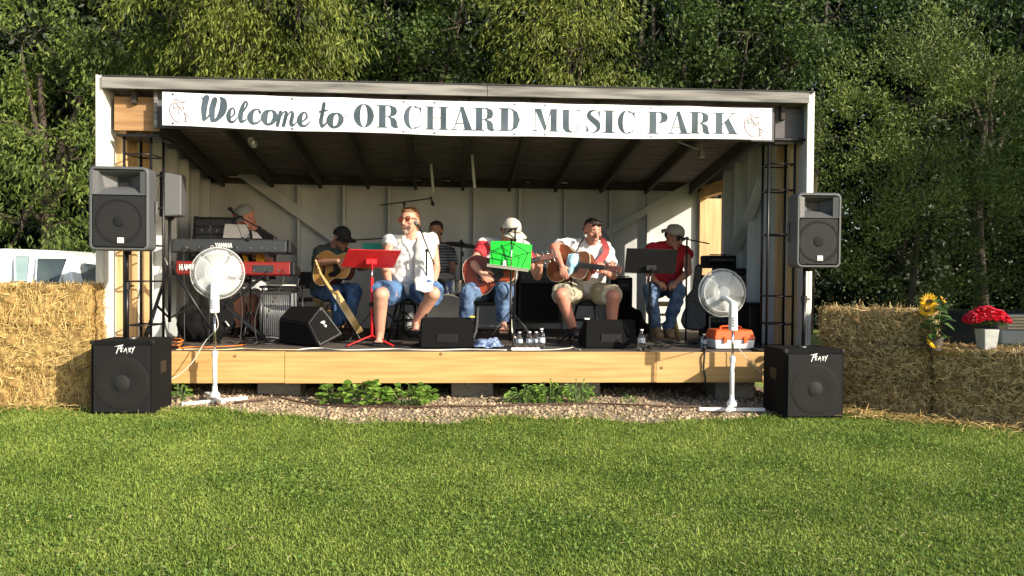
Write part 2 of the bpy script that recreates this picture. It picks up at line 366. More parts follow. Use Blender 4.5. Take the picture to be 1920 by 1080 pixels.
def grass():
    N = 900000
    # denser close to the camera; rows of distance
    u = RNG.uniform(0,1,N); y = -5.7 + (5.6)*u**1.15
    half = (y+7.33)*.66+.5; x = -.2 + (y+7.33)*.083 + RNG.uniform(-1,1,N)*half
    ok = (y < gravel_front(x)+RNG.normal(0,.05,N)) | (x < -3.0) | (x > 3.05)
    ok &= y < 0
    x, y = x[ok], y[ok]
    xb = RNG.uniform(-8,8,30000); yb = RNG.uniform(-.4,4.5,30000); k = (abs(xb) > 3.35); x = np.concatenate([x, xb[k]]); y = np.concatenate([y, yb[k]])
    # stragglers along the gravel edge and under the rim
    xc = RNG.uniform(-3,3.2,9000); yc = gravel_front(xc)+abs(RNG.normal(0,.13,9000)); x = np.concatenate([x,xc]); y = np.concatenate([y,yc])
    # keep out of clump gaps: use noise for length and lean
    n = len(x); z = gz(x,y)
    pn = np.sin(x*5.1+np.sin(y*4.3)*1.7)*np.sin(y*6.7+np.sin(x*3.9)*1.3) + .6*np.sin(x*13.+y*9)*np.sin(y*17-x*5)
    edge = np.exp(-((y-gravel_front(x))/.10)**2)
    L = (.011+.0025*pn+RNG.gamma(2,.0028,n)+(RNG.uniform(size=n)<.006)*RNG.uniform(.02,.05,n))*(1+.7*edge); L = np.clip(L, .008, .085)
    dist = y+7.33; w = .0012+.0006*RNG.uniform(0,1,n)+.00035*dist
    ang = RNG.uniform(0,2*PI,n)+.5*pn; lean = np.clip(RNG.normal(.85,.38,n),.05,1.5)
    d = np.stack([np.cos(ang),np.sin(ang),np.zeros(n)],1); s = np.stack([-np.sin(ang),np.cos(ang),np.zeros(n)],1)
    up = np.array([0,0,1.])
    b = np.stack([x,y,z-.003],1); mid = b + up*(L*.6*np.cos(lean*.5))[:,None] + d*(L*.6*np.sin(lean*.5))[:,None]
    tip = mid + up*(L*.5*np.cos(lean*1.5))[:,None] + d*(L*.5*np.sin(lean*1.5))[:,None]
    S = s*w[:,None]
    P = np.stack([b-S, b+S, mid+S*.85, mid-S*.85, tip],1)
    m = mat('grass_blade', (.12,.21,.026), .65, .2, 1.4, col2=(.35,.425,.09), trans=.35, island=True, fac=(.22,.85), spec=.25)
    o = npmesh('grass_blades', P, 5, [(0,1,2,3),(3,2,4)], m); o['kind'] = 'stuff'; tag(o, 'short sunlit green lawn grass in front of the stage', 'grass')
    # clover and weed leaves low in the sward
    N2 = 26000; y = -5.6 + 5*RNG.uniform(0,1,N2)**1.1; half=(y+7.33)*.66+.4; x=-.2+(y+7.33)*.083+RNG.uniform(-1,1,N2)*half
    k = (y < gravel_front(x)-.03) & (np.sin(x*2.3+1)*np.sin(y*3.1) + RNG.normal(0,.4,N2) > .25); x,y=x[k],y[k]; n=len(x)
    ang=RNG.uniform(0,2*PI,n); ax=unit(np.stack([np.cos(ang),np.sin(ang),RNG.uniform(-.1,.4,n)],1))
    P=leaves(np.stack([x,y,gz(x,y)+.022],1),ax,RNG.uniform(.012,.024,n),RNG.uniform(.010,.018,n))
    o=npmesh('clover_leaves',P,4,[(0,1,2,3)],mat('clover_leaf',(.08,.17,.025),.8,.2,5,col2=(.16,.27,.05),trans=.3,island=True)); o['kind']='stuff'; tag(o,'small clover leaves growing through the lawn','clover')
grass()
def strands(name,label,cat,x,y,L,w,m,lift=.25,h=.012):
    n=len(x); a=RNG.uniform(0,2*PI,n); ax=unit(np.stack([np.cos(a),np.sin(a),RNG.normal(0,lift,n)],1)); b=np.stack([x,y,gz(x,y)+h+np.abs(RNG.normal(0,.006,n))],1)
    s=unit(np.cross(ax,np.array([0,0,1.])+RNG.normal(0,.4,(n,3))))*w[:,None]; m_=b+ax*(L*.5)[:,None]+np.array([0,0,1])*(L*.08)[:,None]; e=b+ax*L[:,None]
    o=npmesh(name,np.stack([b-s,b+s,m_+s,m_-s,e+s*.5,e-s*.5],1),6,[(0,1,2,3),(3,2,4,5)],m); o['kind']='stuff'; tag(o,label,cat)
N=8000; y=-5.6+5.1*RNG.uniform(0,1,N)**1.1; x=-.2+(y+7.33)*.083+RNG.uniform(-1,1,N)*((y+7.33)*.66+.4); k=(y<gravel_front(x)-.02)&(np.sin(x*1.9+2)*np.sin(y*2.3+1)+RNG.normal(0,.5,N)>-.1); x,y=x[k],y[k]
strands('dry_grass_clippings','dry tan clippings lying in the mown lawn','dry grass',x,y,RNG.uniform(.010,.032,len(x)),RNG.uniform(.0006,.0014,len(x)),mat('dry_grass',(.35,.27,.12),.8,.3,20,col2=(.52,.45,.26),island=True),h=.024)
x=np.concatenate([RNG.uniform(-5,-3.0,700),3.1+np.abs(RNG.normal(0,.9,1500)),RNG.uniform(-3,3,150)]); y=np.where(x<-2.9,-.42-np.abs(RNG.normal(0,.16,len(x))),np.where(x>3.05,-.45-(x-3.3)*.85-np.abs(RNG.normal(0,.2,len(x))),-.75+RNG.normal(0,.12,len(x))))
strands('fallen_straw','loose straw fallen on the grass along the bales','straw',x,y,RNG.uniform(.04,.15,len(x)),RNG.uniform(.0012,.0025,len(x)),M_straw,h=.03)
# ================================================================== BANDSTAND
XL, XR, YB = -3.25, 3.25, 3.05
RF, RB = 2.885, 2.44          # underside of roof at front / back
def rz(y): return RF + (RB-RF)*y/YB
st = thing('bandstand', 'open fronted white wooden bandstand with a raised pine edged stage and sloping roof', 'bandstand', (0,0,0))
# floor deck of planks
b = MB()
for i in range(22):
    y0 = .04+i*.138; b.box((0, y0+.067, FL-.019), (6.38, .133, .036))
b.build('stage_floor', M_floor, st, bevel=.003, seg=1)
# rim boards
js = [XL+.1, float(at(534,680,y=0).x), float(at(1229,680,y=0).x), XR-.1]
for i in range(3):
    dz = (.0,-.004,-.006)[i]
    b = MB(); b.box(((js[i]+js[i+1])/2, .0, FL-.143+dz-.002), (js[i+1]-js[i]-.004, .038, .286)); r = b.build('rim_board', M_pine, st, bevel=.004)
for px, py in ((826,664),(1240,690),(440,668)):
    p = at(px,py,y=-.0195); b = MB(); b.lathe([(.001,0),(.016,0),(.016,.0012),(.001,.0012)], p+V((0,0,0)), Matrix.Rotation(PI/2,3,'X'), 14); b.build('knot', mat('wood_knot',(.22,.11,.04),.7,.3,60), st)
# piers and joists below
for px in (525, 885, 1085, 1375):
    p = at(px, 735, y=.35); b = MB(); b.box((p.x,.45,.10),(.40,.30,.20)); b.build('block_pier', M_block, st, bevel=.006)
    b = MB(); b.box((p.x,.45,.225),(.46,.22,.05)); b.build('shim_board', M_timber, st, bevel=.004)
b = MB(); b.box((0,3.0,.12),(6.3,.05,.24)); b.box((0,.4,.31),(6.3,.09,.13)); b.box((0,1.7,.31),(6.3,.09,.13)); b.build('joist', M_timber, st)
# side walls: vertical board sheets, front edge trim, studs
def door_gap(y0, y1, z1): pass
DY0, DY1, DZ = 2.15, 2.99, 2.24   # doorway in the right wall
def wallpoly(name, x0, x1, rect, m):
    """rect list of (y0,y1,z0,top) ; top None = up to the roof"""
    b = MB()
    for y0, y1, z0, z1 in rect:
        za = z1 if z1 is not None else rz(y0)+.05; zb = z1 if z1 is not None else rz(y1)+.05
        b.hexa([(x0,y0,z0),(x1,y0,z0),(x1,y1,z0),(x0,y1,z0),(x0,y0,za),(x1,y0,za),(x1,y1,zb),(x0,y1,zb)])
    return b.build(name, m, st)
n = 10
lw = wallpoly('side_wall', XL, XL+.02, [(YB*i/n+.0015, YB*(i+1)/n-.0015, .10, None) for i in range(n)], M_wallin)
rws = []
for i in range(n):
    y0, y1 = YB*i/n+.0015, YB*(i+1)/n-.0015
    if y1 <= DY0: rws.append((y0,y1,.10,None))
    elif y0 < DY0: rws += [(y0,DY0,.10,None),(DY0,y1,DZ+.003,None)]
    elif y0 < DY1 and y1 <= DY1: rws.append((y0,y1,DZ+.003,None))
    else: rws += [(y0,DY1,DZ+.003,None),(DY1,y1,.10,None)]
wallpoly('side_wall', XR-.02, XR, rws, M_wallin)
b = MB(); ztl_=float(at(190,141,y=-.02).z); b.box((XL-.012,-.012,.05+ztl_/2),(.06,.022,ztl_-.1)); b.box((XL-.022,.0,.05+ztl_/2),(.022,.09,ztl_-.1)); b.build('corner_trim', M_white, st, bevel=.003)
b = MB(); ztr_=float(at(1519,171,y=-.02).z); b.box((XR-.004,-.012,.05+ztr_/2),(.022,.022,ztr_-.1)); b.box((XR-.034,-.014,.05+ztr_/2),(.03,.022,ztr_-.1)); b.box((XR+.011,.025,.05+ztr_/2),(.02,.09,ztr_-.1)); b.build('corner_trim', M_white, st, bevel=.003)
# studs on the side walls
for sx, ylist in ((1,(.22,.50,.86,1.27,1.68,2.06)), (-1,(.26,.50,.86,1.22,1.62,2.02,2.42,2.85))):
    for k, y in enumerate(ylist):
        xw = (XR-.02-.045) if sx > 0 else (XL+.02+.045); b = MB()
        b.hexa([(xw-.045,y,FL),(xw+.045,y,FL),(xw+.045,y+.038,FL),(xw-.045,y+.038,FL),(xw-.045,y,rz(y)-.1),(xw+.045,y,rz(y)-.1),(xw+.045,y+.038,rz(y+.038)-.1),(xw-.045,y+.038,rz(y+.038)-.1)])
        b.build('stud', M_pineV if (sx < 0 and k < 3) or (sx > 0 and k < 2) else M_wallin, st, bevel=.002, seg=1)
# back wall: boards, studs, braces
b = MB()
for i in range(20):
    w = 6.46/20; b.box((-3.23+w*(i+.5), YB+.012, 1.23), (w-.0006, .02, 2.26))
b.build('back_wall', M_wallin, st)
for px in (560, 645, 730, 890, 975, 1060, 1145, 1216):
    x = float(at(px,400,y=YB-.09).x); b = MB(); b.box((x, YB-.045, FL+.91), (.038,.088,1.82)); b.build('stud', M_wallin, st, bevel=.002, seg=1)
for (a, c) in (((452,322),(632,448)), ((1312,338),(1136,438))):
    b = MB(); b.bar(at(*a,y=YB-.105), at(*c,y=YB-.105), .022, .14 if a[0]<900 else .095, V((0,0,1))); b.build('brace', M_wallin, st, bevel=.003)
b = MB(); b.box((0,YB-.05,2.37),(6.4,.09,.07)); b.build('top_plate', M_raft, st)
b = MB(); b.bar(at(1432,335,x=XR-.125), at(1374,478,x=XR-.125), .022, .12, V((1,0,0))); b.build('brace', M_wallin, st, bevel=.003)
# hanging struts under the roof
for px, p0, p1, y in ((811,302,362,2.3),(888,280,352,1.9)):
    a = at(px-3,p0,y=y); c = at(px+2,p1,y=y); b = MB(); a.z = rz(y)-.02; b.bar(a, c, .03, .05, V((0,1,0))); b.build('hanging_strut', M_wallin, st, bevel=.002)
# doorway frame in fresh pine
xw = XR-.06; b = MB(); b.box((xw,(DY0+DY1)/2+.0,DZ+.075),(.10,DY1-DY0+.09,.15)); b.build('door_header', M_pine, st, bevel=.003)
for y, wx in ((DY0-.02,.096),(DY1+.0,.34)):
    b = MB(); b.box((xw-.05+wx/2, y, FL+(DZ-FL)/2),(wx, .034, DZ-FL-.004)); b.build('door_post', M_pineV, st, bevel=.003)
# roof
zfL, zfR = float(at(205,144,y=-.05).z), float(at(1500,173,y=-.05).z)
b = MB(); b.hexa([(XL+.022,-.055,zfL+.002),(XR-.0,-.055,zfR+.002),(XR-.0,YB+.15,RB+.03),(XL+.022,YB+.15,RB+.03),(XL+.022,-.055,zfL+.014),(XR-.0,-.055,zfR+.014),(XR-.0,YB+.15,RB+.042),(XL+.022,YB+.15,RB+.042)])
b.build('roof', M_roofing, st)
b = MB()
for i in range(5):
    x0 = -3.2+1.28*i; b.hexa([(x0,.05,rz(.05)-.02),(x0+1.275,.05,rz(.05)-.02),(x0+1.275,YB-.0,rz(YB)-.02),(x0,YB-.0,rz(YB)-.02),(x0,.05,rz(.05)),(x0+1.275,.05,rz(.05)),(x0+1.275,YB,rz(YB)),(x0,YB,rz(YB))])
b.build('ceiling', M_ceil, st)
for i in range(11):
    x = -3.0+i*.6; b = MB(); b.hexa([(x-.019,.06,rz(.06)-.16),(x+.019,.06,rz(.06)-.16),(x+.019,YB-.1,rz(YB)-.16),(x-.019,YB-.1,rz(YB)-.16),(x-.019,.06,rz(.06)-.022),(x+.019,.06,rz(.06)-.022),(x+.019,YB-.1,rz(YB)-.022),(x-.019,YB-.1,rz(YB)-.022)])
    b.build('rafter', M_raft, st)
# fascia boards (two lengths, butted at px 913)
xj = float(at(913,170,y=-.03).x)
for x0, x1, z0, z1 in ((XL+.02,xj,zfL,(zfL+zfR)/2),(xj+.004,XR-.045,(zfL+zfR)/2,zfR)):
    b = MB(); h=.098; b.hexa([(x0,-.05,z0-h),(x1,-.05,z1-h),(x1,-.012,z1-h),(x0,-.012,z0-h),(x0,-.05,z0),(x1,-.05,z1),(x1,-.012,z1),(x0,-.012,z0)]); b.build('fascia_board', M_fascia, st, bevel=.003)
# header behind the banner, plywood infill left, board infill right
M_hdr = mat('header_boards', (.10,.095,.10), .85, .2, 5, stretch=(.4,1,4))
xa, xb_ = float(at(291,200,y=.06).x), float(at(1452,230,y=.06).x)
b = MB(); b.box(((xa+xb_)/2,.075,2.665),(xb_-xa,.03,.33)); b.build('header_board', M_hdr, st, bevel=.003)
xl = float(at(222,200,y=.1).x)
b = MB(); b.box(((xa+xl)/2-.01,.12,2.63),(xa-xl+.06,.018,.30)); b.build('plywood_panel', M_ply, st)
b = MB(); b.box((xa+.012,.05,2.66),(.03,.04,.34)); b.build('panel_batten', M_fascia, st, bevel=.003)
b = MB(); b.box(((xb_+XR)/2-.0,.12,2.66),(XR-xb_-.06,.018,.34)); b.build('board_panel', M_hdr, st)
# eave gap chinks are left open: the top plate sits below the ceiling
# ================================================================== BANNER AND LETTERING
ban = thing('banner', 'long white banner reading Welcome to ORCHARD MUSIC PARK hung under the roof edge', 'banner', (0,-.07,2.5))
BY = -.070
def rip(x): return -.006*math.sin(x*4.1)-.0035*math.sin(x*9.7+1)-.006*math.sin(x*1.3)
bx0, bx1 = float(at(305,200,y=BY).x), float(at(1448,230,y=BY).x)
def btop(x): t=(x-bx0)/(bx1-bx0); return 2.792 - .010*math.sin(PI*t) - .0035*abs(math.sin(t*PI*7)) 
def bbot(x): t=(x-bx0)/(bx1-bx0); return 2.498 - .026*math.sin(PI*t) + .004*math.sin(t*PI*7+.6)
b = MB(); nb = 160
for i in range(nb):
    a, c = bx0+(bx1-bx0)*i/nb, bx0+(bx1-bx0)*(i+1)/nb
    ya,yc=BY+rip(a),BY+rip(c); b.hexa([(a,ya,bbot(a)),(c,yc,bbot(c)),(c,yc+.002,bbot(c)),(a,ya+.002,bbot(a)),(a,ya,btop(a)),(c,yc,btop(c)),(c,yc+.002,btop(c)),(a,ya+.002,btop(a))])
b.build('banner_sheet', M_ban, ban)
for px in (325,548,757,815,965,1022,1221,1432):
    x = float(at(px,200,y=BY).x)
    b = MB(); Rg = Matrix.Rotation(PI/2,3,'X')
    for z in (btop(x)-.018, bbot(x)+.018): b.lathe([(.004,0),(.011,0),(.011,.004),(.004,.004)], (x,BY+rip(x),z), Rg, 12)
    b.build('grommet', M_steel, ban)
LY = [BY-.0015]
class Glyph:
    """flat lettering: unit height 1, x to the right; pieces are thin slabs standing proud of the sheet"""
    def __init__(s, x0, x1, z0, z1, w, h=1., slant=0, y=None, shear=0.): s.x0=x0; s.sx=(x1-x0)/w; s.z0=z0; s.sz=(z1-z0)/h; s.b=MB(); s.slant=slant; s.k=0; s.y=BY if y is None else y; s.shear=shear
    def P(s, u, v, d=0): x=s.x0+(u+s.slant*v)*s.sx; return V((x, s.y+rip(x)-.0012-.00007*s.k-d, s.z0+v*s.sz+s.shear*(u*s.sx)))
    def poly(s, pts):
        n=len(pts); A=[s.P(u,v) for u,v in pts]; s.k+=1; s.b.add(A,[tuple(range(n))]); return s
    def strip(s, L, R):
        n=len(L); vs=[s.P(*p) for p in L]+[s.P(*p) for p in R]; s.k+=1
        s.b.add(vs,[(i,i+1,n+i+1,n+i) for i in range(n-1)]); return s
    def ring(s, c, ro, ri, a0, a1, n=28):
        A=[math.radians(a0+(a1-a0)*i/n) for i in range(n+1)]
        return s.strip([(c[0]+ro[0]*math.cos(a),c[1]+ro[1]*math.sin(a)) for a in A],[(c[0]+ri[0]*math.cos(a),c[1]+ri[1]*math.sin(a)) for a in A])
    def stroke(s, pts, ws):
        P=[V((p[0],p[1])) for p in pts]; Pf=spline([V((p[0],p[1],w)) for p,w in zip(pts,ws)],7) if len(pts)>2 else [V((p[0],p[1],w)) for p,w in zip(pts,ws)]
        L=[];R=[]
        for i,p in enumerate(Pf):
            t=(Pf[min(i+1,len(Pf)-1)]-Pf[max(i-1,0)]); t=V((t.x,t.y)); t=t.normalized() if t.length>1e-9 else V((1,0)); nn=V((-t.y,t.x))*p.z/2
            L.append((p.x+nn.x,p.y+nn.y)); R.append((p.x-nn.x,p.y-nn.y))
        s.strip(L,R)
        for q in (Pf[0],Pf[-1]):
            if q.z>.05: s.poly([(q.x+q.z/2*math.cos(a*PI/6),q.y+q.z/2*math.sin(a*PI/6)) for a in range(12)])
        return s
    def rect(s,u0,v0,u1,v1): return s.poly([(u0,v0),(u1,v0),(u1,v1),(u0,v1)])
    def stem(s,u0,u1,v0=0,v1=1,e=.09): s.rect(u0,v0,u1,v1); s.rect(u0-e,v0,u1+e,v0+.052); s.rect(u0-e,v1-.052,u1+e,v1); return s
    def done(s, name, m, parent): return s.b.build(name, m, parent)
def cap_letter(ch, g):
    if ch=='O': g.ring((.44,.5),(.44,.52),(.155,.48),0,360,48)
    elif ch=='C':
        g.ring((.47,.5),(.47,.52),(.20,.485),55,305,40); g.poly([(.74,.92),(.80,.86),(.86,.66),(.89,.66),(.89,1.),(.86,1.),(.83,.93)]); g.poly([(.72,.085),(.84,.2),(.89,.36),(.92,.36),(.86,.16),(.76,.03)]); g.stroke([(.72,.93),(.78,.90),(.84,.80)],[.05,.06,.03])
    elif ch=='D':
        g.stem(.10,.40,e=.09); g.strip([(.40,1),(.55,.98),(.78,.85),(.90,.5),(.78,.15),(.55,.02),(.40,0)],[(.40,.96),(.50,.95),(.60,.85),(.62,.5),(.60,.15),(.50,.05),(.40,.052)])
    elif ch in 'RP':
        g.stem(.10,.38,e=.09); g.strip([(.38,1),(.60,.99),(.80,.91),(.86,.74),(.80,.57),(.60,.49),(.38,.47)],[(.38,.96),(.50,.955),(.57,.90),(.59,.74),(.57,.58),(.50,.52),(.38,.505)])
        if ch=='R': g.strip([(.48,.50),(.74,.44),(.84,.32),(.86,.14),(.90,.06),(1.,.08)],[(.48,.46),(.56,.40),(.58,.28),(.60,.08),(.76,-.02),(1.,.045)])
    elif ch=='H': g.stem(.10,.36,e=.08); g.stem(.70,.96,e=.08); g.rect(.36,.49,.70,.53)
    elif ch=='A': 
        g.poly([(.44,1.02),(.60,1.02),(.98,.02),(.66,.02)]); g.poly([(.16,.02),(.20,.02),(.50,.90),(.47,.97)]); g.rect(.26,.28,.72,.315); g.rect(.05,0,.33,.052); g.rect(.56,0,1.08,.052)
    elif ch=='M':
        g.poly([(.12,1),(.44,1),(.72,.16),(.62,0)]); g.poly([(.62,0),(.66,.06),(.96,1),(.90,1)]); g.rect(.15,.02,.185,1); g.rect(.90,0,1.20,1); g.rect(.06,0,.28,.052); g.rect(.04,.965,.3,1); g.rect(.83,0,1.28,.052); g.rect(.9,.965,1.28,1)
    elif ch=='U':
        g.rect(.10,.3,.40,1); g.rect(.01,.965,.49,1); g.rect(.68,.965,.98,1); g.rect(.81,.3,.845,1)
        g.strip([(.10,.3),(.13,.12),(.27,-.01),(.48,-.03),(.68,.0),(.80,.10),(.845,.3)],[(.40,.3),(.41,.15),(.47,.06),(.55,.03),(.68,.05),(.77,.13),(.81,.3)])
    elif ch=='S':
        g.stroke([(.76,.86),(.56,.985),(.30,.93),(.24,.74),(.46,.55),(.68,.38),(.70,.15),(.45,.01),(.16,.12)],[.03,.04,.13,.24,.27,.27,.16,.04,.03]); g.poly([(.76,.68),(.79,.68),(.79,1.),(.76,1.),(.70,.88)]); g.poly([(.10,0),(.13,0),(.22,.12),(.13,.34),(.10,.34)])
    elif ch=='I': g.stem(.12,.42,e=.10)
    elif ch=='K':
        g.stem(.10,.38,e=.09); g.poly([(.38,.42),(.38,.48),(.82,.97),(.88,.97)]); g.poly([(.46,.56),(.66,.72),(1.,.02),(.68,.02)]); g.rect(.70,.965,1.0,1); g.rect(.58,0,1.08,.052)
CW = dict(O=.88,C=.92,D=.90,R=1.,P=.86,H=1.04,A=1.06,M=1.28,U=.98,S=.80,I=.52,K=1.06)
LT = [('O',663,701),('R',706,751),('C',757,791),('H',797,840),('A',843,889),('R',888,931),('D',935,975),('M',997,1047),('U',1051,1090),('S',1096,1125),('I',1130,1153),('C',1158,1191),('P',1213,1252),('A',1250,1292),('R',1292,1335),('K',1338,1385)]
# rows read at the banner's own plane
def zline(px, frac): 
    x = float(at(px,220,y=BY).x); return bbot(x)+(btop(x)-bbot(x))*frac
for ch, a, c in LT:
    x0, x1 = float(at(a,220,y=BY).x), float(at(c,220,y=BY).x)
    g = Glyph(x0, x1, zline(a,.15), zline(a,.83), CW[ch]); cap_letter(ch, g); g.done('letter', M_ink, ban)
def sc_letter(a, c, w, z0, z1, strokes):
    x0, x1 = float(at(a,220,y=BY).x), float(at(c,220,y=BY).x)
    g = Glyph(x0, x1, zline(a,z0), zline(a,z1), w, slant=.12)
    for pts, ws in strokes: g.stroke(pts, [w_*1.32 for w_ in ws])
    g.done('letter', M_ink, ban)
# script words, brush strokes of changing width (unit = letter height)
sc_letter(372,420,1.05,.13,.93,[([(.02,.93),(.12,.86),(.22,.90)],[.04,.06,.10]),([(.21,.92),(.17,.55),(.22,.12)],[.20,.19,.13]),([(.22,.08),(.40,.25),(.50,.60),(.55,.84)],[.06,.06,.06,.06]),([(.56,.86),(.50,.50),(.56,.10)],[.18,.19,.14]),([(.55,.05),(.74,.13),(.93,.45),(.92,.80),(.78,.97)],[.08,.12,.23,.20,.05])])
EE=[([(.16,.30),(.42,.38),(.60,.62),(.48,.92),(.28,.82),(.20,.45),(.34,.10),(.60,.08),(.84,.36)],[.06,.08,.11,.08,.16,.25,.16,.11,.05])]
sc_letter(421,447,.95,.15,.63,EE)
sc_letter(442,466,.62,.15,.84,[([(.06,.28),(.26,.48),(.44,.80),(.36,.96),(.24,.75),(.18,.35),(.26,.08),(.50,.18)],[.04,.06,.08,.06,.13,.19,.12,.04])])
sc_letter(461,492,.95,.14,.62,[([(.72,.72),(.58,.92),(.32,.84),(.18,.48),(.32,.10),(.62,.08),(.90,.38)],[.13,.07,.14,.27,.17,.11,.05])])
sc_letter(487,520,.95,.13,.60,[([(.48,.95),(.24,.80),(.18,.45),(.34,.08),(.60,.12),(.76,.45),(.68,.80),(.48,.95)],[.07,.22,.28,.14,.16,.22,.16,.07]),([(.66,.78),(.80,.66),(1.0,.70)],[.07,.05,.04])])
sc_letter(515,556,1.42,.12,.58,[([(.05,.60),(.20,.82),(.26,.90)],[.05,.07,.09]),([(.26,.90),(.20,.40),(.16,.05)],[.18,.19,.17]),([(.20,.30),(.42,.84),(.60,.92),(.64,.70),(.56,.05)],[.05,.07,.12,.19,.18]),([(.60,.32),(.82,.84),(1.0,.92),(1.06,.68),(1.02,.25),(1.15,.06),(1.40,.30)],[.05,.07,.12,.19,.19,.13,.05])])
sc_letter(553,584,.95,.12,.58,EE)
sc_letter(595,616,.70,.12,.82,[([(.30,.96),(.24,.55),(.20,.25),(.32,.05),(.62,.22)],[.17,.18,.19,.13,.05]),([(.04,.64),(.30,.68),(.56,.72)],[.06,.08,.05])])
sc_letter(610,645,.95,.10,.57,[([(.48,.95),(.24,.80),(.18,.45),(.34,.08),(.60,.12),(.74,.45),(.66,.80),(.48,.95)],[.07,.22,.28,.14,.16,.22,.16,.07]),([(.62,.80),(.78,.66),(1.0,.84)],[.07,.05,.04])])
def emblem(a, c):
    x0, x1 = float(at(a,220,y=BY).x), float(at(c,220,y=BY).x); z0, z1 = zline(a,.08), zline(a,.80)
    g = Glyph(x0, x1, z0, z1, 1.)
    g.stroke([(.52,.80),(.30,.88),(.10,.72),(.06,.45),(.22,.15),(.44,.02),(.60,.05),(.74,.00),(.88,.10)],[.03,.04,.055,.06,.05,.052,.03,.03,.02])
    g.stroke([(.20,.88),(.32,.99),(.52,.90),(.72,.86),(.86,.96)],[.02,.05,.045,.07,.01])
    g.done('apple_emblem', M_ink2, ban)
    g = Glyph(x0, x1, z0, z1, 1.); g.y = BY-.003
    g.ring((.34,.70),(.13,.13),(.085,.10),0,360,24)
    for q in ([(.50,.40),(.53,.68)],[(.54,.68),(.64,.48)],[(.64,.48),(.74,.68)],[(.75,.68),(.79,.40)]): g.stroke(q,[.03,.03])
    g.rect(.45,.385,.57,.405); g.rect(.72,.385,.86,.405); g.rect(.47,.67,.57,.69); g.rect(.72,.67,.82,.69)
    g.stroke([(.84,.06),(.84,.36)],[.045,.045]); g.ring((.86,.27),(.14,.10),(.10,.07),-90,90,14); g.rect(.77,.04,.92,.065); g.rect(.77,.35,.86,.375)
    g.done('emblem_initials', M_ink2, ban)
emblem(317,355); emblem(1394,1432)
# angular letter strokes for loudspeaker and keyboard badges
def badge(word, origin, ux, uz, size, m, parent, name='badge', slant=.25, w=.16, adv=.62, off=.0):
    """thin slabs on a plane: ux right, uz up, size = letter height"""
    S = dict(P=[[(0,0),(0,1)],[(0,1),(.45,1)],[(.45,1),(.45,.5)],[(.45,.5),(0,.5)]],E=[[(0,0),(0,1)],[(0,1),(.45,1)],[(0,.5),(.38,.5)],[(0,0),(.45,0)]],A=[[(0,0),(.25,1)],[(.25,1),(.5,0)],[(.1,.35),(.4,.35)]],
      V=[[(0,1),(.22,0)],[(.22,0),(.5,1)]],Y=[[(0,1),(.22,.5)],[(.5,1),(.10,-.15)]],M=[[(0,0),(0,1)],[(0,1),(.25,.4)],[(.25,.4),(.5,1)],[(.5,1),(.5,0)]],H=[[(0,0),(0,1)],[(.45,0),(.45,1)],[(0,.5),(.45,.5)]],
      O=[[(0,0),(0,1)],[(0,1),(.45,1)],[(.45,1),(.45,0)],[(.45,0),(0,0)]],N=[[(0,0),(0,1)],[(0,1),(.45,0)],[(.45,0),(.45,1)]],D=[[(0,0),(0,1)],[(0,1),(.35,.9)],[(.35,.9),(.45,.5)],[(.45,.5),(.35,.1)],[(.35,.1),(0,0)]],I=[[(.2,0),(.2,1)]])
    o = V(origin); ux = V(ux).normalized(); uz = V(uz).normalized(); nn = ux.cross(uz).normalized(); b = MB(); k = 0
    for i, ch in enumerate(word):
        for (p, q) in S.get(ch, []):
            def W(t): return o + ux*((i*adv+t[0]+slant*t[1])*size) + uz*(t[1]*size) + nn*(.0022+.0001*(k%9)+off)
            k += 1; A, B = W(p), W(q); d = (B-A).normalized(); s_ = d.cross(nn)*size*w/2; e = d*size*w*.4
            b.quad(A-s_-e, B-s_+e, B+s_+e, A+s_-e)
    return b.build(name, m, parent)
def peavey_logo(origin, ux, uz, size, m, parent):
    """angular lightning-like wordmark"""
    o = V(origin); ux = V(ux); uz = V(uz); nn = ux.cross(uz).normalized(); b = MB(); k = 0
    def poly(pts):
        nonlocal k; k += 1; b.add([o+ux*(p[0]*size)+uz*(p[1]*size)+nn*(.003+.0001*k) for p in pts],[tuple(range(len(pts)))])
    poly([(-.35,.78),(.95,1.08),(.55,.86),(.02,.80)]); poly([(.95,1.08),(.55,.48),(.36,.46),(.62,.86)]); poly([(.28,.86),(.42,.88),(.0,-.25),(-.10,-.22)]); poly([(.30,.46),(.58,.50),(.52,.42),(.28,.40)])
    for x in (.72,1.62):
        pass
    def E(x):
        poly([(x,.0),(x+.10,.0),(x+.24,.58),(x+.14,.58)]); poly([(x,.0),(x+.30,.02),(x+.30,.10),(x+.02,.09)]); poly([(x+.06,.26),(x+.34,.28),(x+.34,.35),(x+.08,.34)]); poly([(x+.12,.51),(x+.44,.52),(x+.44,.60),(x+.14,.59)])
    E(.50); poly([(.92,.0),(1.02,.0),(1.34,.56),(1.24,.58)]); poly([(1.20,.30),(1.30,.28),(1.42,-.35),(1.36,.58),(1.24,.58)]); poly([(1.0,.15),(1.24,.17),(1.24,.24),(1.04,.22)])
    poly([(1.40,-.35),(1.50,.05),(1.78,.60),(1.68,.60)]); E(1.66); poly([(2.10,.60),(2.20,.60),(2.26,.30),(2.20,.22)]); poly([(2.42,.78),(2.54,.80),(2.12,-.20),(2.05,-.18)])
    return b.build('wordmark', m, parent)
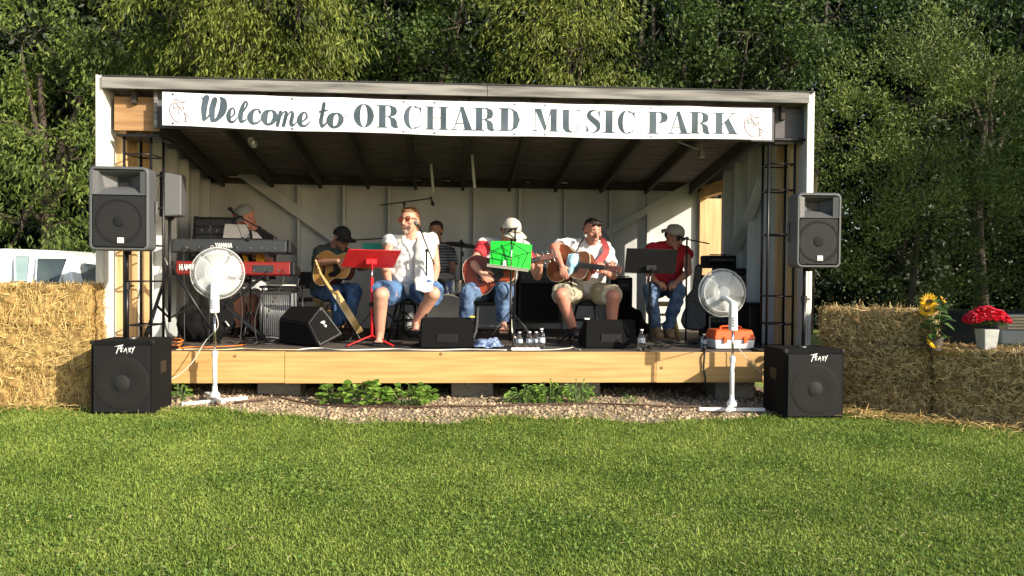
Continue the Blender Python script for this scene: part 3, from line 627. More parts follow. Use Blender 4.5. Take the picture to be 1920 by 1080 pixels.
# ================================================================== LOUDSPEAKERS
def gzf(x,y): return float(gz(x,y))
def pa_speaker(cx, cy, z0, rz_, label, h=.70, w=.455, d=.36):
    t = thing('loudspeaker', label, 'loudspeaker', (cx,cy,z0), rz_, 'grey loudspeakers on poles beside the stage')
    M = WM[t.name]
    # housing: tapered box with recess for horn and grille
    def ro(x0,x1,z0_,z1_,r,n=5):
        o=[]; 
        for (ax,az,a0) in ((x1-r,z1_-r,0),(x0+r,z1_-r,90),(x0+r,z0_+r,180),(x1-r,z0_+r,270)):
            for i in range(n+1): a=math.radians(a0+90*i/n); o.append((ax+r*math.cos(a),az+r*math.sin(a)))
        return o
    b = MB(M); O = ro(-w/2,w/2,0,h,.045); I = ro(-w/2+.022,w/2-.022,.022,h-.022,.03); n=len(O)
    Bk = ro(-w*.36,w*.36,.03,h-.03,.05)
    vs=[V((p[0],-d/2+.012,p[1])) for p in O]+[V((p[0],-d/2,p[1])) for p in ro(-w/2+.008,w/2-.008,.008,h-.008,.04)]+[V((p[0],-d/2,p[1])) for p in I]+[V((p[0],-d/2+.03,p[1])) for p in I]+[V((p[0],.02,p[1])) for p in O]+[V((p[0],d/2,p[1])) for p in Bk]
    fs=[]
    for a,c in ((3,2),(2,1),(1,0),(0,4),(4,5)): fs+=[(a*n+j,a*n+(j+1)%n,c*n+(j+1)%n,c*n+j) for j in range(n)]
    fs+=[tuple(5*n+j for j in range(n))]
    b.add(vs,fs); b.build('housing', M_greysp, t, smooth=False, bevel=.002, seg=1)
    # flared horn
    z1,z2 = h*.665,h-.03; x1=w/2-.026; yf=-d/2+.004; b = MB(M)
    A=[(-x1,yf,z1),(x1,yf,z1),(x1,yf,z2),(-x1,yf,z2)]; zc=(z1+z2)/2+.012
    Bq=[(-.105,yf+.028,z1+.018),(.105,yf+.028,z1+.018),(.125,yf+.028,z2-.022),(-.125,yf+.028,z2-.022)]
    Cq=[(-.05,yf+.13,zc-.030),(.05,yf+.13,zc-.030),(.05,yf+.13,zc+.038),(-.05,yf+.13,zc+.038)]
    A2=[(-x1+.045,yf+.012,z1+.01),(x1-.045,yf+.012,z1+.01),(x1-.045,yf+.012,z2-.01),(-x1+.045,yf+.012,z2-.01)]
    vs=A+A2+[(-.13,yf+.07,zc-.05),(.13,yf+.07,zc-.05),(.15,yf+.05,zc+.06),(-.15,yf+.05,zc+.06)]+Cq
    fs=[]
    for k in range(3): fs+=[(k*4+j,k*4+(j+1)%4,(k+1)*4+(j+1)%4,(k+1)*4+j) for j in range(4)]
    fs+=[(12,13,14,15)]; b.add(vs,fs); b.build('horn', M_greysp, t)
    b = MB(M); b.box((0,yf+.127,zc+.004),(.098,.004,.066)); b.build('horn_throat', M_blk, t)
    # grille with visible driver ring
    b = MB(M); b.prism(ro(-w/2+.028,w/2-.028,.03,h*.655,.02), .012, Matrix.Translation((0,-d/2+.006,0)), inset=.004); g=b.build('grille', mat('speaker_grille',(.012,.0125,.013),.55,.5,300,.5,detail=2,spec=.25), t)
    b = MB(M); zc2=.03+(h*.655-.03)/2; R=Matrix.Rotation(PI/2,3,'X')
    b.lathe([(.155,0),(.17,.0035),(.178,.0035),(.183,0)],(0,-d/2+.0065,zc2),R,40,cap=False); b.lathe([(.002,.006),(.03,.006),(.045,.003),(.048,0)],(0,-d/2+.0065,zc2),R,28,cap=False); b.build('driver_ring', M_grille, g, smooth=True)
    b = MB(M); b.box((.012,-d/2+.003,.075),(.05,.006,.030)); b.build('badge', M_logo, t, bevel=.004); b = MB(M); b.box((.012,-d/2+.003,.099),(.05,.005,.010)); b.build('badge', M_logo, t, bevel=.002); b = MB(M); b.box((.012,-d/2-.0005,.071),(.034,.002,.010)); b.build('badge_print', mat('grey_print',(.25,.26,.27),.5,.4,90), t)
    for s in (-1,1):
        b=MB(M); b.tube([(s*(w/2-.012),-.03,h*.36),(s*(w/2+.016),-.03,h*.36),(s*(w/2+.016),-.03,h*.60),(s*(w/2-.012),-.03,h*.60)],.010,8); b.build('carry_handle', M_greysp, t, smooth=True)
    b = MB(M); b.lathe([(.03,0),(.03,-.03),(.024,-.03)],(0,0.02,0.0),n=16); b.build('pole_socket', M_blk, t)
    return t
def subwoofer(x0, x1, yf, d, h, label, rz_=0.):
    cx=(x0+x1)/2; z0=gzf(cx,yf+d/2)-.01; w=x1-x0
    t = thing('subwoofer', label, 'subwoofer', (cx,yf+d/2,z0), rz_, 'black carpeted subwoofers on the ground')
    M = WM[t.name]; b = MB(M)
    b.box((0,0,h/2),(w,d,h)); b.build('cabinet', M_carpet, t, bevel=.018, seg=3)
    b = MB(M); b.box((0,-d/2-.006,h/2-.005),(w-.05,.016,h-.07)); g=b.build('grille', M_grille, t, bevel=.006)
    R=Matrix.Rotation(PI/2,3,'X'); b = MB(M); zc=h*.44
    b.lathe([(.095,0.000),(.13,.0025),(.19,.004),(.205,.003),(.215,0)],(0,-d/2-.0145,zc),R,44,cap=False); b.build('cone_surround', mat('cone_grey',(.013,.0125,.012),.8,.3,200,.3,spec=.2), g, smooth=True)
    b = MB(M); b.lathe([(.001,.014),(.03,.012),(.055,.006),(.066,0)],(0,-d/2-.0145,zc),R,32,cap=False); b.build('dust_cap', mat('dust_cap_grey',(.018,.018,.018),.7,.2,100,.2,spec=.2), g, smooth=True)
    peavey_logo(M @ V((-.035,-d/2-.0145,h*.855)), V((math.cos(rz_),math.sin(rz_),0)), V((0,0,1)), .056, M_logo, t)
    for sx in (-1,1):
        b = MB(M); b.box((sx*(w/2-.012),-d/2+.01,h-.012),(.032,.03,.032)); b.build('corner_protector', M_blk, t, bevel=.006)
    b = MB(M); b.lathe([(.02,0),(.03,0),(.03,.012),(.02,.012)],(0,0,h),n=16); b.build('pole_cup', M_steel, t)
    for s in (-1,1):
        b=MB(M); b.box((s*(w/2+.001),0,h*.62),(.006,.13,.10)); b.build('side_handle', M_blk, t, bevel=.003)
    return t, z0+h
sl, ztl = subwoofer(-3.02,-2.535,-.76,.44,.60,'black subwoofer with white wordmark standing between the golden bales and the left fan')
sr, ztr = subwoofer(float(at(1471,700,y=-.80).x),float(at(1583,700,y=-.80).x),-.80,.46,.60,'black subwoofer with white wordmark in front of the shaded bales, right of the stage')
def pole(px, y, z0, z1, label):
    p=at(px,600,y=y); t=thing('speaker_pole',label,'pole',(p.x,y,z0),0,'poles carrying the grey loudspeakers')
    b=MB(); b.tube([(p.x,y,z0),(p.x,y,z0+(z1-z0)*.62)],.0175,14); b.build('lower_tube',M_blkm,t,smooth=True)
    b=MB(); b.tube([(p.x,y,z0+(z1-z0)*.60),(p.x,y,z1+.06)],.0145,14); b.build('upper_tube',M_blkm,t,smooth=True)
    b=MB(); b.lathe([(.014,-.03),(.026,-.03),(.026,.03),(.014,.03)],(p.x,y,z0+(z1-z0)*.6),n=16); b.tube([(p.x+.02,y,z0+(z1-z0)*.6),(p.x+.055,y,z0+(z1-z0)*.6)],.007,8); b.build('clamp_collar',M_blk,t)
    return p.x
p=at(237,470,y=-.73); p.x=at(237,470,y=-.55).x; xs_=pole(238,-.55,ztl+.01,p.z,'black pole rising from the subwoofer on the left'); pa_speaker(p.x+.0,-.55,p.z,.06,'grey loudspeaker on a pole at the left end of the stage, beside the side-on speaker',h=.672,w=.455)
p=at(1525,502,y=-.73); p.x=at(1519,502,y=-.55).x; pole(1507,-.55,ztr+.01,p.z,'black pole rising from the subwoofer on the right'); pa_speaker(p.x,-.55,p.z,-.05,'grey loudspeaker on a pole at the right end of the stage, against the dark trees',h=.645,w=.39)
# ================================================================== TOWERS (black tube lighting towers)
def tower(pxs, y, ztop, zbot, rungs, label, depth=.26):
    xs=[float(at(px,400,y=y).x) for px in pxs]
    t=thing('lighting_tower',label,'tower',((xs[0]+xs[-1])/2,y+depth/2,zbot),0,'black tube towers at the ends of the stage')
    corners=[(xs[0],y),(xs[1],y),(xs[1]+.02,y+depth),(xs[0]+.05,y+depth)]
    for (x,yy) in corners:
        b=MB(); b.tube([(x,yy,zbot),(x,yy,ztop)],.0125,10); b.build('upright',M_blkm,t,smooth=True)
    for z in rungs:
        for i in range(4):
            a=corners[i]; c=corners[(i+1)%4]; b=MB(); b.tube([(a[0],a[1],z),(c[0],c[1],z)],.0075,8); b.build('rung',M_blkm,t,smooth=True)
    b=MB(); b.box(((xs[0]+xs[1])/2+.02,y+depth/2,ztop+.012),(xs[1]-xs[0]+.14,depth+.10,.022)); b.build('top_plate',M_blkm,t,bevel=.004)
    b=MB(); b.box(((xs[0]+xs[1])/2+.02,y+depth/2,zbot+.012),(xs[1]-xs[0]+.30,depth+.25,.022)); b.build('base_plate',M_blkm,t,bevel=.004)
    return t
tower((233,283),.12,float(at(260,258,y=.12).z),FL,[.72,1.12,1.45,1.80,2.1,2.27],'black tube tower standing on the left end of the stage behind the loudspeaker')
tower((1440,1489),.12,float(at(1465,265,y=.12).z),FL,[.75,1.02,1.62,2.05,2.30],'black tube tower standing on the right end of the stage near the grey loudspeaker')
# ================================================================== TRIPODS, STANDS
def tripod(name, label, cat, x, y, z0, zc, rad, ang0, m, hub=.30, group=None, r=.010):
    t=thing(name,label,cat,(x,y,z0),0,group)
    for k in range(3):
        a=ang0+2*PI*k/3; e=V((x+rad*math.cos(a),y+rad*math.sin(a),z0+.012)); b=MB(); b.tube([(x+.02*math.cos(a),y+.02*math.sin(a),z0+hub),e],r,8); lg=b.build('leg',m,t,smooth=True)
        b=MB(); b.ell(e,(.016,.016,.012),nu=10,nv=6); b.build('rubber_foot',M_rubber,lg)
        b=MB(); b.tube([(x,y,z0+hub*.35),(x+rad*.5*math.cos(a),y+rad*.5*math.sin(a),z0+hub*.52)],r*.7,6); b.build('brace',m,t)
    b=MB(); b.tube([(x,y,z0+hub*.3),(x,y,zc)],r*1.1,10); b.build('pole',m,t,smooth=True)
    b=MB(); b.lathe([(r,-.02),(r*2.1,-.02),(r*2.1,.02),(r,.02)],(x,y,z0+hub),n=14); b.lathe([(r,-.02),(r*1.9,-.02),(r*1.9,.02),(r,.02)],(x,y,z0+(zc-z0)*.6),n=14); b.build('collar',M_blk,t)
    return t
# side-on small speaker on tripod
p=at(318,408,y=.55); t=tripod('speaker_stand','black tripod stand carrying the side-on speaker above the keyboards','stand',float(p.x),.55,FL,p.z,.46,.35,M_blkm,hub=.75,r=.014)
t=thing('stage_speaker','grey speaker seen side-on upon a black tripod, beside the left loudspeaker','speaker',(p.x,.55,p.z),0)
def spk_side(t,p):
    x0=float(at(297,370,y=.40).x); x1=float(at(346,370,y=.55).x); z0=p.z+.005; z1=float(at(320,325,y=.5).z)
    b=MB(); R=Matrix.Rotation(.0,3,'Z'); w=x1-x0
    b.hexa([(x0+.04,.42,z0),(x1-.0,.46,z0+.01),(x1-.02,.66,z0+.01),(x0+.04,.72,z0),(x0+.04,.42,z1),(x1-.0,.46,z1-.012),(x1-.02,.66,z1-.012),(x0+.04,.72,z1)]); b.build('housing',M_greysp,t,bevel=.012)
    b=MB(); b.box((x0+.018,.57,(z0+z1)/2),(.03,.31,z1-z0+.01)); b.build('grille',M_grille,t,bevel=.006)
    b=MB(); b.lathe([(.0,.0),(.05,0),(.03,-.03),(.0,-.03)],(p.x,.55,z0),n=20); b.build('stand_socket',M_blk,t)
spk_side(t,p)
def music_stand_solid(name,label,px0,px1,py0,py1,pxp,y,m,mbase,tilt=.35,base=.0,rad=.27,skew=0.,solidbase=False,top_off=0.):
    x0=float(at(px0,py0,y=y).x); x1=float(at(px1,py1,y=y).x); zt=float(at((px0+px1)/2,py0,y=y).z); zb=float(at((px0+px1)/2,py1,y=y).z)
    xp=float(at(pxp,600,y=y+.03).x); t=thing(name,label,'music stand',(xp,y+.03,FL),0,'music stands on the stage')
    h=(zt-zb); dy=h*math.tan(tilt); b=MB()
    # desk: rear face seen from the front (tilted away at the top)
    A=[(x0,y-dy/2,zt),(x1-skew,y-dy/2,zt-.01),(x1,y+dy/2,zb),(x0+skew,y+dy/2,zb+.01)]
    nrm=V((0,math.cos(tilt),math.sin(tilt)))*.004
    b.hexa([V(A[3])-nrm,V(A[2])-nrm,V(A[2])+nrm,V(A[3])+nrm,V(A[0])-nrm,V(A[1])-nrm,V(A[1])+nrm,V(A[0])+nrm]); b.build('desk',m,t,bevel=.002,seg=1)
    b=MB(); b.box(((x0+x1)/2,y+dy/2+.03,zb+.004),(x1-x0,.06,.006)); b.build('ledge',m,t,bevel=.001,seg=1)
    b=MB(); b.tube([(xp,y+.03,zb-.015),(xp,y-.02,zb+.05)],.013,10); b.box((xp,y-.01,zb+.06),(.10,.02,.05)); b.build('tilt_bracket',mbase,t)
    b=MB(); b.tube([(xp,y+.03,FL+.06),(xp,y+.03,FL+(zb-FL)*.88)],.0155,14); b.build('pole',mbase,t,smooth=True)
    b=MB(); b.tube([(xp,y+.03,FL+(zb-FL)*.8),(xp,y+.03,zb)],.009,10); b.build('inner_tube',M_chrome,t,smooth=True)
    b=MB(); b.lathe([(.016,-.02),(.023,-.02),(.023,.03),(.016,.03)],(xp,y+.03,FL+(zb-FL)*.52),n=16); b.tube([(xp-.04,y+.0,FL+(zb-FL)*.53),(xp+.05,y+.0,FL+(zb-FL)*.53)],.005,6); b.build('clamp_collar',M_blk,t)
    for k in range(3):
        a=[-2.55,-.6,1.5][k]; e=V((xp+rad*math.cos(a),y+.03+rad*math.sin(a),FL+.01)); b=MB()
        b.bar((xp,y+.03,FL+.10),e,.030,.010,V((0,0,1))); b.build('leg',mbase,t,bevel=.002,seg=1)
    return t
music_stand_solid('music_stand','red music stand with a tilted red desk in front of the seated singer',655,736,468,502,697,.55,M_red,M_red,tilt=.75,skew=-.09)
music_stand_solid('music_stand','plain black music stand in front of the man in the crimson vest',1173,1268,466,513,1218,.62,M_blkm,M_blkm,tilt=.35)
def wire_stand():
    y=.55; xp=float(at(957,600,y=y).x); t=thing('music_stand','folding wire music stand holding bright green paper in front of the white-capped guitarist','music stand',(xp,y,FL),0,'music stands on the stage')
    q=lambda px,py,dy=0: at(px,py,y=y+dy)
    b=MB(); 
    for a,c in (((922,473),(958,483)),((958,483),(999,472)),((925,500),(921,470)),((915,497),(990,505)),((922,471),(960,455)),((960,455),(990,474)),((990,474),(978,502)),((945,501),(965,455)),((918,468),(960,483)),((983,445),(981,457))):
        b.tube([q(*a,-.02),q(*c,-.02)],.0035,6)
    b.build('folding_frame',M_blkm,t)
    b=MB(); b.bar(q(913,497,-.02),q(991,507,-.02),.03,.006,V((0,-1,0))); b.build('ledge',M_chrome,t)
    b=MB(); b.tube([q(957,640,0),q(958,508,0)],.011,10); b.build('lower_pole',M_blkm,t,smooth=True)
    b=MB(); b.tube([q(958,520,-.0),q(959,448,-.01)],.0075,10); b.build('upper_pole',M_chrome,t,smooth=True)
    for k,a in enumerate((-2.7,-.5,1.5)):
        b=MB(); b.tube([(xp,y,FL+.35),(xp+.30*math.cos(a),y+.3*math.sin(a),FL+.01)],.006,8); b.build('leg',M_blkm,t,smooth=True)
    # the green sheet
    s=thing('paper_folder','bright green open folder propped on the wire music stand','folder',q(955,505,.01),0)
    b=MB(); P=[q(918,497,.03),q(958,502,.02),q(994,506,.03),q(998,459,.08),q(958,452,.07),q(921,452,.08)]
    n_=V((0,.003,0)); b.add([P[0],P[1],P[4],P[5],P[0]+n_,P[1]+n_,P[4]+n_,P[5]+n_],[(0,1,2,3),(7,6,5,4),(0,4,5,1),(1,5,6,2),(2,6,7,3),(3,7,4,0)]); b.build('left_cover',M_green,s)
    b=MB(); b.add([P[1],P[2],P[3],P[4],P[1]+n_,P[2]+n_,P[3]+n_,P[4]+n_],[(0,1,2,3),(7,6,5,4),(0,4,5,1),(1,5,6,2),(2,6,7,3),(3,7,4,0)]); b.build('right_cover',M_green,s)
    b=MB(); b.quad(q(943,499,.01),q(949,499.5,.01),q(950,489,.015),q(944,488.5,.015)); b.build('white_tab',M_logo,s)
wire_stand()
# teal desk behind the red one
def teal():
    y=1.25; p=at(697,470,y=y); t=thing('music_stand','small teal music stand peeping out above the red music stand','music stand',(p.x,y,FL),0,'music stands on the stage')
    b=MB(); A,B_,C,D=at(679,468,y=y),at(716,468,y=y),at(715,456,y=y+.02),at(680,456,y=y+.02); n_=V((0,.004,0)); b.hexa([A,B_,B_+n_,A+n_,D,C,C+n_,D+n_]); b.build('desk',M_teal,t)
    b=MB(); b.tube([(p.x,y+.01,FL+.1),(p.x,y+.01,p.z)],.01,8); b.build('pole',M_blkm,t,smooth=True)
    for a in (-2.6,-.6,1.5): b=MB(); b.tube([(p.x,y,FL+.3),(p.x+.25*math.cos(a),y+.25*math.sin(a),FL+.01)],.006,8); b.build('leg',M_blkm,t)
teal()
def microphone(tip, back, parent_label, m=M_steel):
    tip,back=V(tip),V(back); t=thing('microphone',parent_label,'microphone',back,0); d=(tip-back)
    R=frame(d); b=MB(); b.cap(back,.009,tip-d.normalized()*.03,.013,f0=True,f1=True); b.build('handle',M_blk,t,smooth=True)
    b=MB(); b.ell(tip-d.normalized()*.012,(.026,.023,.023),R,nu=18,nv=12); b.build('mesh_head',(M_mesh if m is M_steel else m),t,smooth=True); return t
def mic_stand(label, px, y, pytop, boom=None, rad=.28, ang=.4, round_base=False, m=None, leg_hub=.28):
    p=at(px,pytop,y=y); mm=m or M_blkm
    if round_base:
        t=thing('microphone_stand',label,'microphone stand',(p.x,y,FL),0,'microphone stands on the stage')
        b=MB(); b.lathe([(.0,0),(.125,0),(.125,.012),(.04,.028),(.0,.03)],(p.x,y,FL),n=28); b.build('round_base',M_blkm,t,smooth=False)
        b=MB(); b.tube([(p.x,y,FL+.02),(p.x,y,p.z)],.0095,10); b.build('pole',mm,t,smooth=True)
    else: t=tripod('microphone_stand',label,'microphone stand',float(p.x),y,FL,p.z,rad,ang,mm,hub=leg_hub,group='microphone stands on the stage',r=.0085)
    if boom:
        b=MB(); b.tube([at(boom[0][0],boom[0][1],y=boom[0][2]),at(boom[1][0],boom[1][1],y=boom[1][2])],.007,8); b.build('boom',mm,t,smooth=True)
        b=MB(); b.lathe([(.0,-.015),(.018,-.015),(.018,.015),(0,.015)],p,Matrix.Rotation(PI/2,3,'X'),n=12); b.build('boom_clutch',M_blk,t)
    return t
# stands: (a) singer, (b) overhead, (c) dark-cap guitarist, (d) centre, (e) towel, (f) vest man
mic_stand('black microphone stand with a straight boom beside the singer\'s hanging towel',800,.62,470,boom=((814,496,.60),(786,425,.70)),round_base=True)
microphone(at(779,417,y=.72),at(787,428,y=.70),'microphone at the singer\'s chin on a slanted boom')
mic_stand('tall microphone stand with a level boom above the singer\'s head',758,1.55,382,boom=((712,385,1.45),(808,372,1.7)))
microphone(at(812,384,y=1.7),at(807,368,y=1.7),'small black microphone hanging from the overhead boom end',M_blk)
mic_stand('microphone stand with a long level boom reaching the dark-capped guitarist',724,1.35,446,boom=((735,446,1.33),(668,450,1.45)))
microphone(at(652,451,y=1.47),at(668,450,y=1.45),'black microphone at the mouth of the dark-capped guitarist',M_blk)
mic_stand('black microphone stand rising behind the green folder to the white-capped guitarist',966,.72,430,boom=((944,430,.72),(972,427,.74)))
microphone(at(948,437,y=.80),at(962,429,y=.74),'microphone under the brim of the white cap',M_steel)
mic_stand('microphone stand draped with the light blue towel before the guitarist in the white T-shirt',1071,.80,490,boom=((1066,500,.79),(1092,450,.92)),round_base=False,rad=.14,leg_hub=.10)
microphone(at(1098,441,y=.95),at(1090,454,y=.92),'silver-headed microphone at the mouth of the guitarist in the white T-shirt',mat('silver_mesh',(.25,.25,.26),.55,.2,200,metal=.5))
mic_stand('microphone stand with a level boom from the man in the crimson vest toward the doorway',1288,.85,447,boom=((1330,457,.75),(1280,447,.87)),round_base=True)
microphone(at(1272,445,y=.95),at(1281,447,y=.87),'black microphone at the mouth of the man in the crimson vest',M_blk)
# cloths
def cloth(name,label,cat,pts_rows,m,parent=None,th=.006,disp=(.008,14)):
    """grid of world points -> thick crumpled cloth"""
    b=MB(); R=len(pts_rows); C=len(pts_rows[0]); rows=[]
    def cr_(P,k): return spline(P,k)
    rows=[cr_(r,5) for r in pts_rows]; cols=[cr_([rows[i][j] for i in range(R)],5) for j in range(len(rows[0]))]
    n1=len(cols); n2=len(cols[0]); vs=[]
    for i in range(n1):
        for j in range(n2): vs.append(cols[i][j])
    fs=[(i*n2+j,(i+1)*n2+j,(i+1)*n2+j+1,i*n2+j+1) for i in range(n1-1) for j in range(n2-1)]
    b.add(vs,fs); o=b.build(name,m,parent,smooth=True,disp=disp)
    md=o.modifiers.new('t','SOLIDIFY'); md.thickness=th; md.offset=0
    if parent is None: tag(o,label,cat)
    return o
# ================================================================== PEOPLE
DYP = 0.   # depth shift of the figure being built
def hand(b, wr, d, pn, th, curl=.5, s=1., thumb_in=.4):
    """wr wrist, d direction of the palm, pn direction the palm faces, th side of the thumb"""
    wr=V(wr); d=V(d).normalized(); pn=V(pn); pn=(pn-d*pn.dot(d)).normalized(); sd_=d.cross(pn).normalized(); 
    if sd_.dot(V(th))<0: sd_=-sd_
    offs=(.031,.011,-.010,-.029); lens=(.070,.079,.073,.058)
    for k in range(4):
        kn=wr+d*(.088-.006*abs(k-1))*s+sd_*offs[k]*s; b.cap(wr+sd_*offs[k]*.55*s+d*.01*s,.0135*s,kn,.0115*s,n=10)
        p=kn; dd=(d+sd_*(offs[k]*1.2)).normalized(); c=curl*(1+.12*(k-1))
        for j,(fr,r) in enumerate(((.44,.0092),(.31,.0083),(.25,.0074))):
            a=c*(.75,1.05,.7)[j]; ax=dd.cross(pn).normalized(); dd=(Matrix.Rotation(a,3,ax) @ dd).normalized(); pn2=(Matrix.Rotation(a,3,ax) @ pn)
            q=p+dd*lens[k]*fr*s; b.cap(p,r*s,q,(r-.0008)*s,n=10); p=q; pnk=pn2
    b.ell(wr+d*.045*s,(.048*s,.034*s,.016*s),Matrix((d,sd_,pn)).transposed())
    p=wr+d*.022*s+sd_*.026*s; q=p+(d*.55+sd_*.75+pn*thumb_in).normalized()*.042*s; b.cap(p,.0145*s,q,.0115*s,n=10); u=q+(d*.85+sd_*.25+pn*thumb_in).normalized()*.032*s; b.cap(q,.0105*s,u,.0095*s,n=10); v=u+(d*.95+pn*thumb_in*1.2).normalized()*.024*s; b.cap(u,.0095*s,v,.008*s,n=10)
def headM(c, look, up=(0,0,1)):
    """matrix whose -Y looks along `look`, Z near up"""
    f=V(look).normalized(); y=-f; x=y.cross(V(up)).normalized(); z=x.cross(y); M=Matrix((x,y,z)).transposed().to_4x4(); M.translation=V(c); return M
def head_blobs(b, M, s=1., ears=True, jaw=1.):
    T=lambda x,y,z: M @ V((x*s,y*s,z*s)); R=M.to_3x3()
    b.ell(T(0,.012,.042),(.075*s,.096*s,.082*s),R,nu=28,nv=18); b.ell(T(0,-.018,.02),(.066*s,.080*s,.075*s),R,nu=24,nv=14)
    b.ell(T(0,-.032,-.045),(.052*jaw*s,.060*s,.058*s),R); b.ell(T(0,-.068,-.088),(.024*s,.022*s,.020*s),R); b.ell(T(0,-.01,-.045),(.058*jaw*s,.06*s,.05*s),R)
    b.cap(T(0,-.090,.026),.0085*s,T(0,-.118,-.018),.0135*s,n=12); b.ell(T(-.014,-.104,-.022),(.010*s,.011*s,.008*s),R,nu=10,nv=6); b.ell(T(.014,-.104,-.022),(.010*s,.011*s,.008*s),R,nu=10,nv=6)
    b.cap(T(-.045,-.074,.038),.009*s,T(.045,-.074,.038),.009*s,n=10)
    b.ell(T(-.040,-.066,-.008),(.024*s,.02*s,.022*s),R,nu=12,nv=8); b.ell(T(.040,-.066,-.008),(.024*s,.02*s,.022*s),R,nu=12,nv=8)
    b.cap(T(-.020,-.088,-.052),.009*s,T(.020,-.088,-.052),.009*s,n=10)
    if ears:
        for k in (-1,1): b.ell(T(k*.077,.014,.006),(.010*s,.018*s,.032*s),R,nu=12,nv=8)
def foot_blobs(b, an, dr, s=1., shoe=0.):
    an=V(an); d=V(dr); d.z=0; d.normalize(); z=V((0,0,1)); h=.075*s
    b.cap(an-z*.02,.040*s+shoe,an-z*(h-.035)-d*.035*s,.038*s+shoe,n=14); b.cap(an-z*(h-.034)-d*.03*s,.036*s+shoe,an-z*(h-.026)+d*.12*s,.032*s+shoe,n=14,flat=.8,up=z); b.cap(an-z*.01+d*.02*s,.036*s+shoe,an-z*(h-.03)+d*.13*s,.030*s+shoe,n=14)
    sd_=d.cross(z)
    if not shoe:
        for k in range(5): b.cap(an-z*(h-.016)+d*.13*s+sd_*(k-2)*.016*s,.0115*s,an-z*(h-.013)+d*(.175-.006*k)*s+sd_*(k-2)*.017*s,.009*s,n=8)
def person(label, P, skin_m, face=(0,-1,-.1), up=(0,0,1), hs=1.08, build=1., belly=1., hands=None, legs=True, feet='bare', jaw=1.):
    """P: joints as (px,py,y) read on the picture at their real depth"""
    J={k:(at(v[0],v[1],y=v[2]+DYP) if isinstance(v,tuple) else V(v)) for k,v in P.items()}
    pel=J['pelvis']; t=thing('person',label,'person',(pel.x,pel.y,FL)); B=build; b=MB()
    ch,nk,hd=J['chest'],J['neck'],J['head']
    M=headM(hd,face,up); head_blobs(b,M,hs,jaw=jaw)
    b.cap(hd+(nk-hd)*.30+M.to_3x3()@V((0,.02,0)),.054*B,nk,.062*B,n=18)
    spine=(ch-pel).normalized(); sl=(J['sR']-J['sL']); R=Matrix((sl.normalized(), (spine.cross(sl)).normalized(), spine)).transposed() if True else None
    # orthonormal torso frame
    x=sl.normalized(); y=spine.cross(x).normalized(); z=x.cross(y); R=Matrix((x,y,z)).transposed()
    J['R']=R; J['M']=M
    b.ell(pel,(.165*B,.125*B,.12),R,nu=26,nv=16); mid=pel.lerp(ch,.5); b.ell(mid-y*.02*belly,(.150*B*belly,.118*B*belly,.19),R,nu=26,nv=16); b.ell(ch,(.170*B,.118*B,.17),R,nu=26,nv=16)
    b.cap(J['sL'],.058*B,J['sR'],.058*B,n=18); b.cap(J['sL'].lerp(nk,.5),.055*B,nk+V((0,0,.0)),.058*B,n=16); b.cap(J['sR'].lerp(nk,.5),.055*B,nk,.058*B,n=16)
    for s in 'LR':
        if 'e'+s in J:
            b.cap(J['s'+s],.054*B,J['e'+s],.040*B,n=16); b.cap(J['e'+s],.041*B,J['e'+s].lerp(J['w'+s],.35),.040*B,n=16); b.cap(J['e'+s].lerp(J['w'+s],.35),.040*B,J['w'+s],.026,n=16)
            hp=(hands or {}).get(s)
            if hp: hand(b,J['w'+s],hp[0],hp[1],hp[2],hp[3],hp[4] if len(hp)>4 else 1.05)
        if legs and 'k'+s in J:
            b.cap(J['h'+s],.092*B,J['k'+s],.062*B,n=20); b.cap(J['k'+s],.060*B,J['k'+s].lerp(J['a'+s],.3)+y*.012,.058*B,n=18); b.cap(J['k'+s].lerp(J['a'+s],.3)+y*.012,.058*B,J['a'+s],.037*B,n=18)
            foot_blobs(b,J['a'+s],J.get('toe'+s,V((0,-1,0))) if isinstance(J.get('toe'+s),V) else V((0,-1,0)))
    b.build('body',skin_m,t,smooth=True,remesh=.0062,smo=2)
    J['t']=t; J['hs']=hs
    # face parts
    T=lambda x_,y_,z_: M @ V((x_*hs,y_*hs,z_*hs)); Rm=M.to_3x3()
    for k in (-1,1):
        e=MB(); e.ell(T(k*.030,-.079,.018),(.0125*hs,.010*hs,.0085*hs),Rm,nu=12,nv=8); eo=e.build('eye',M_eye,t,smooth=True)
        e=MB(); e.ell(T(k*.030,-.0875,.018),(.005*hs,.003*hs,.005*hs),Rm,nu=10,nv=6); e.build('iris',M_haird,eo)
    for k in (-1,1):
        e=MB(); e.cap(T(k*.016,-.0905,.043),.0042*hs,T(k*.047,-.080,.045),.0028*hs,n=8); e.build('eyebrow',M_hairb,t,smooth=True)
    e=MB(); e.cap(T(-.020,-.0965,-.049),.0042*hs,T(.020,-.0965,-.049),.0042*hs,n=8); e.cap(T(-.018,-.0960,-.057),.005*hs,T(.018,-.0960,-.057),.005*hs,n=8); e.build('lips',M_lip,t,smooth=True)
    return J
def cloth_blob(name, J, fn, m, rem=.008, disp=(.032,10), smo=2, label=None):
    b=MB(); fn(b,J); o=b.build(name,m,J['t'],smooth=True,remesh=rem,smo=smo,disp=disp)
    if label: o['label']=label
    return o
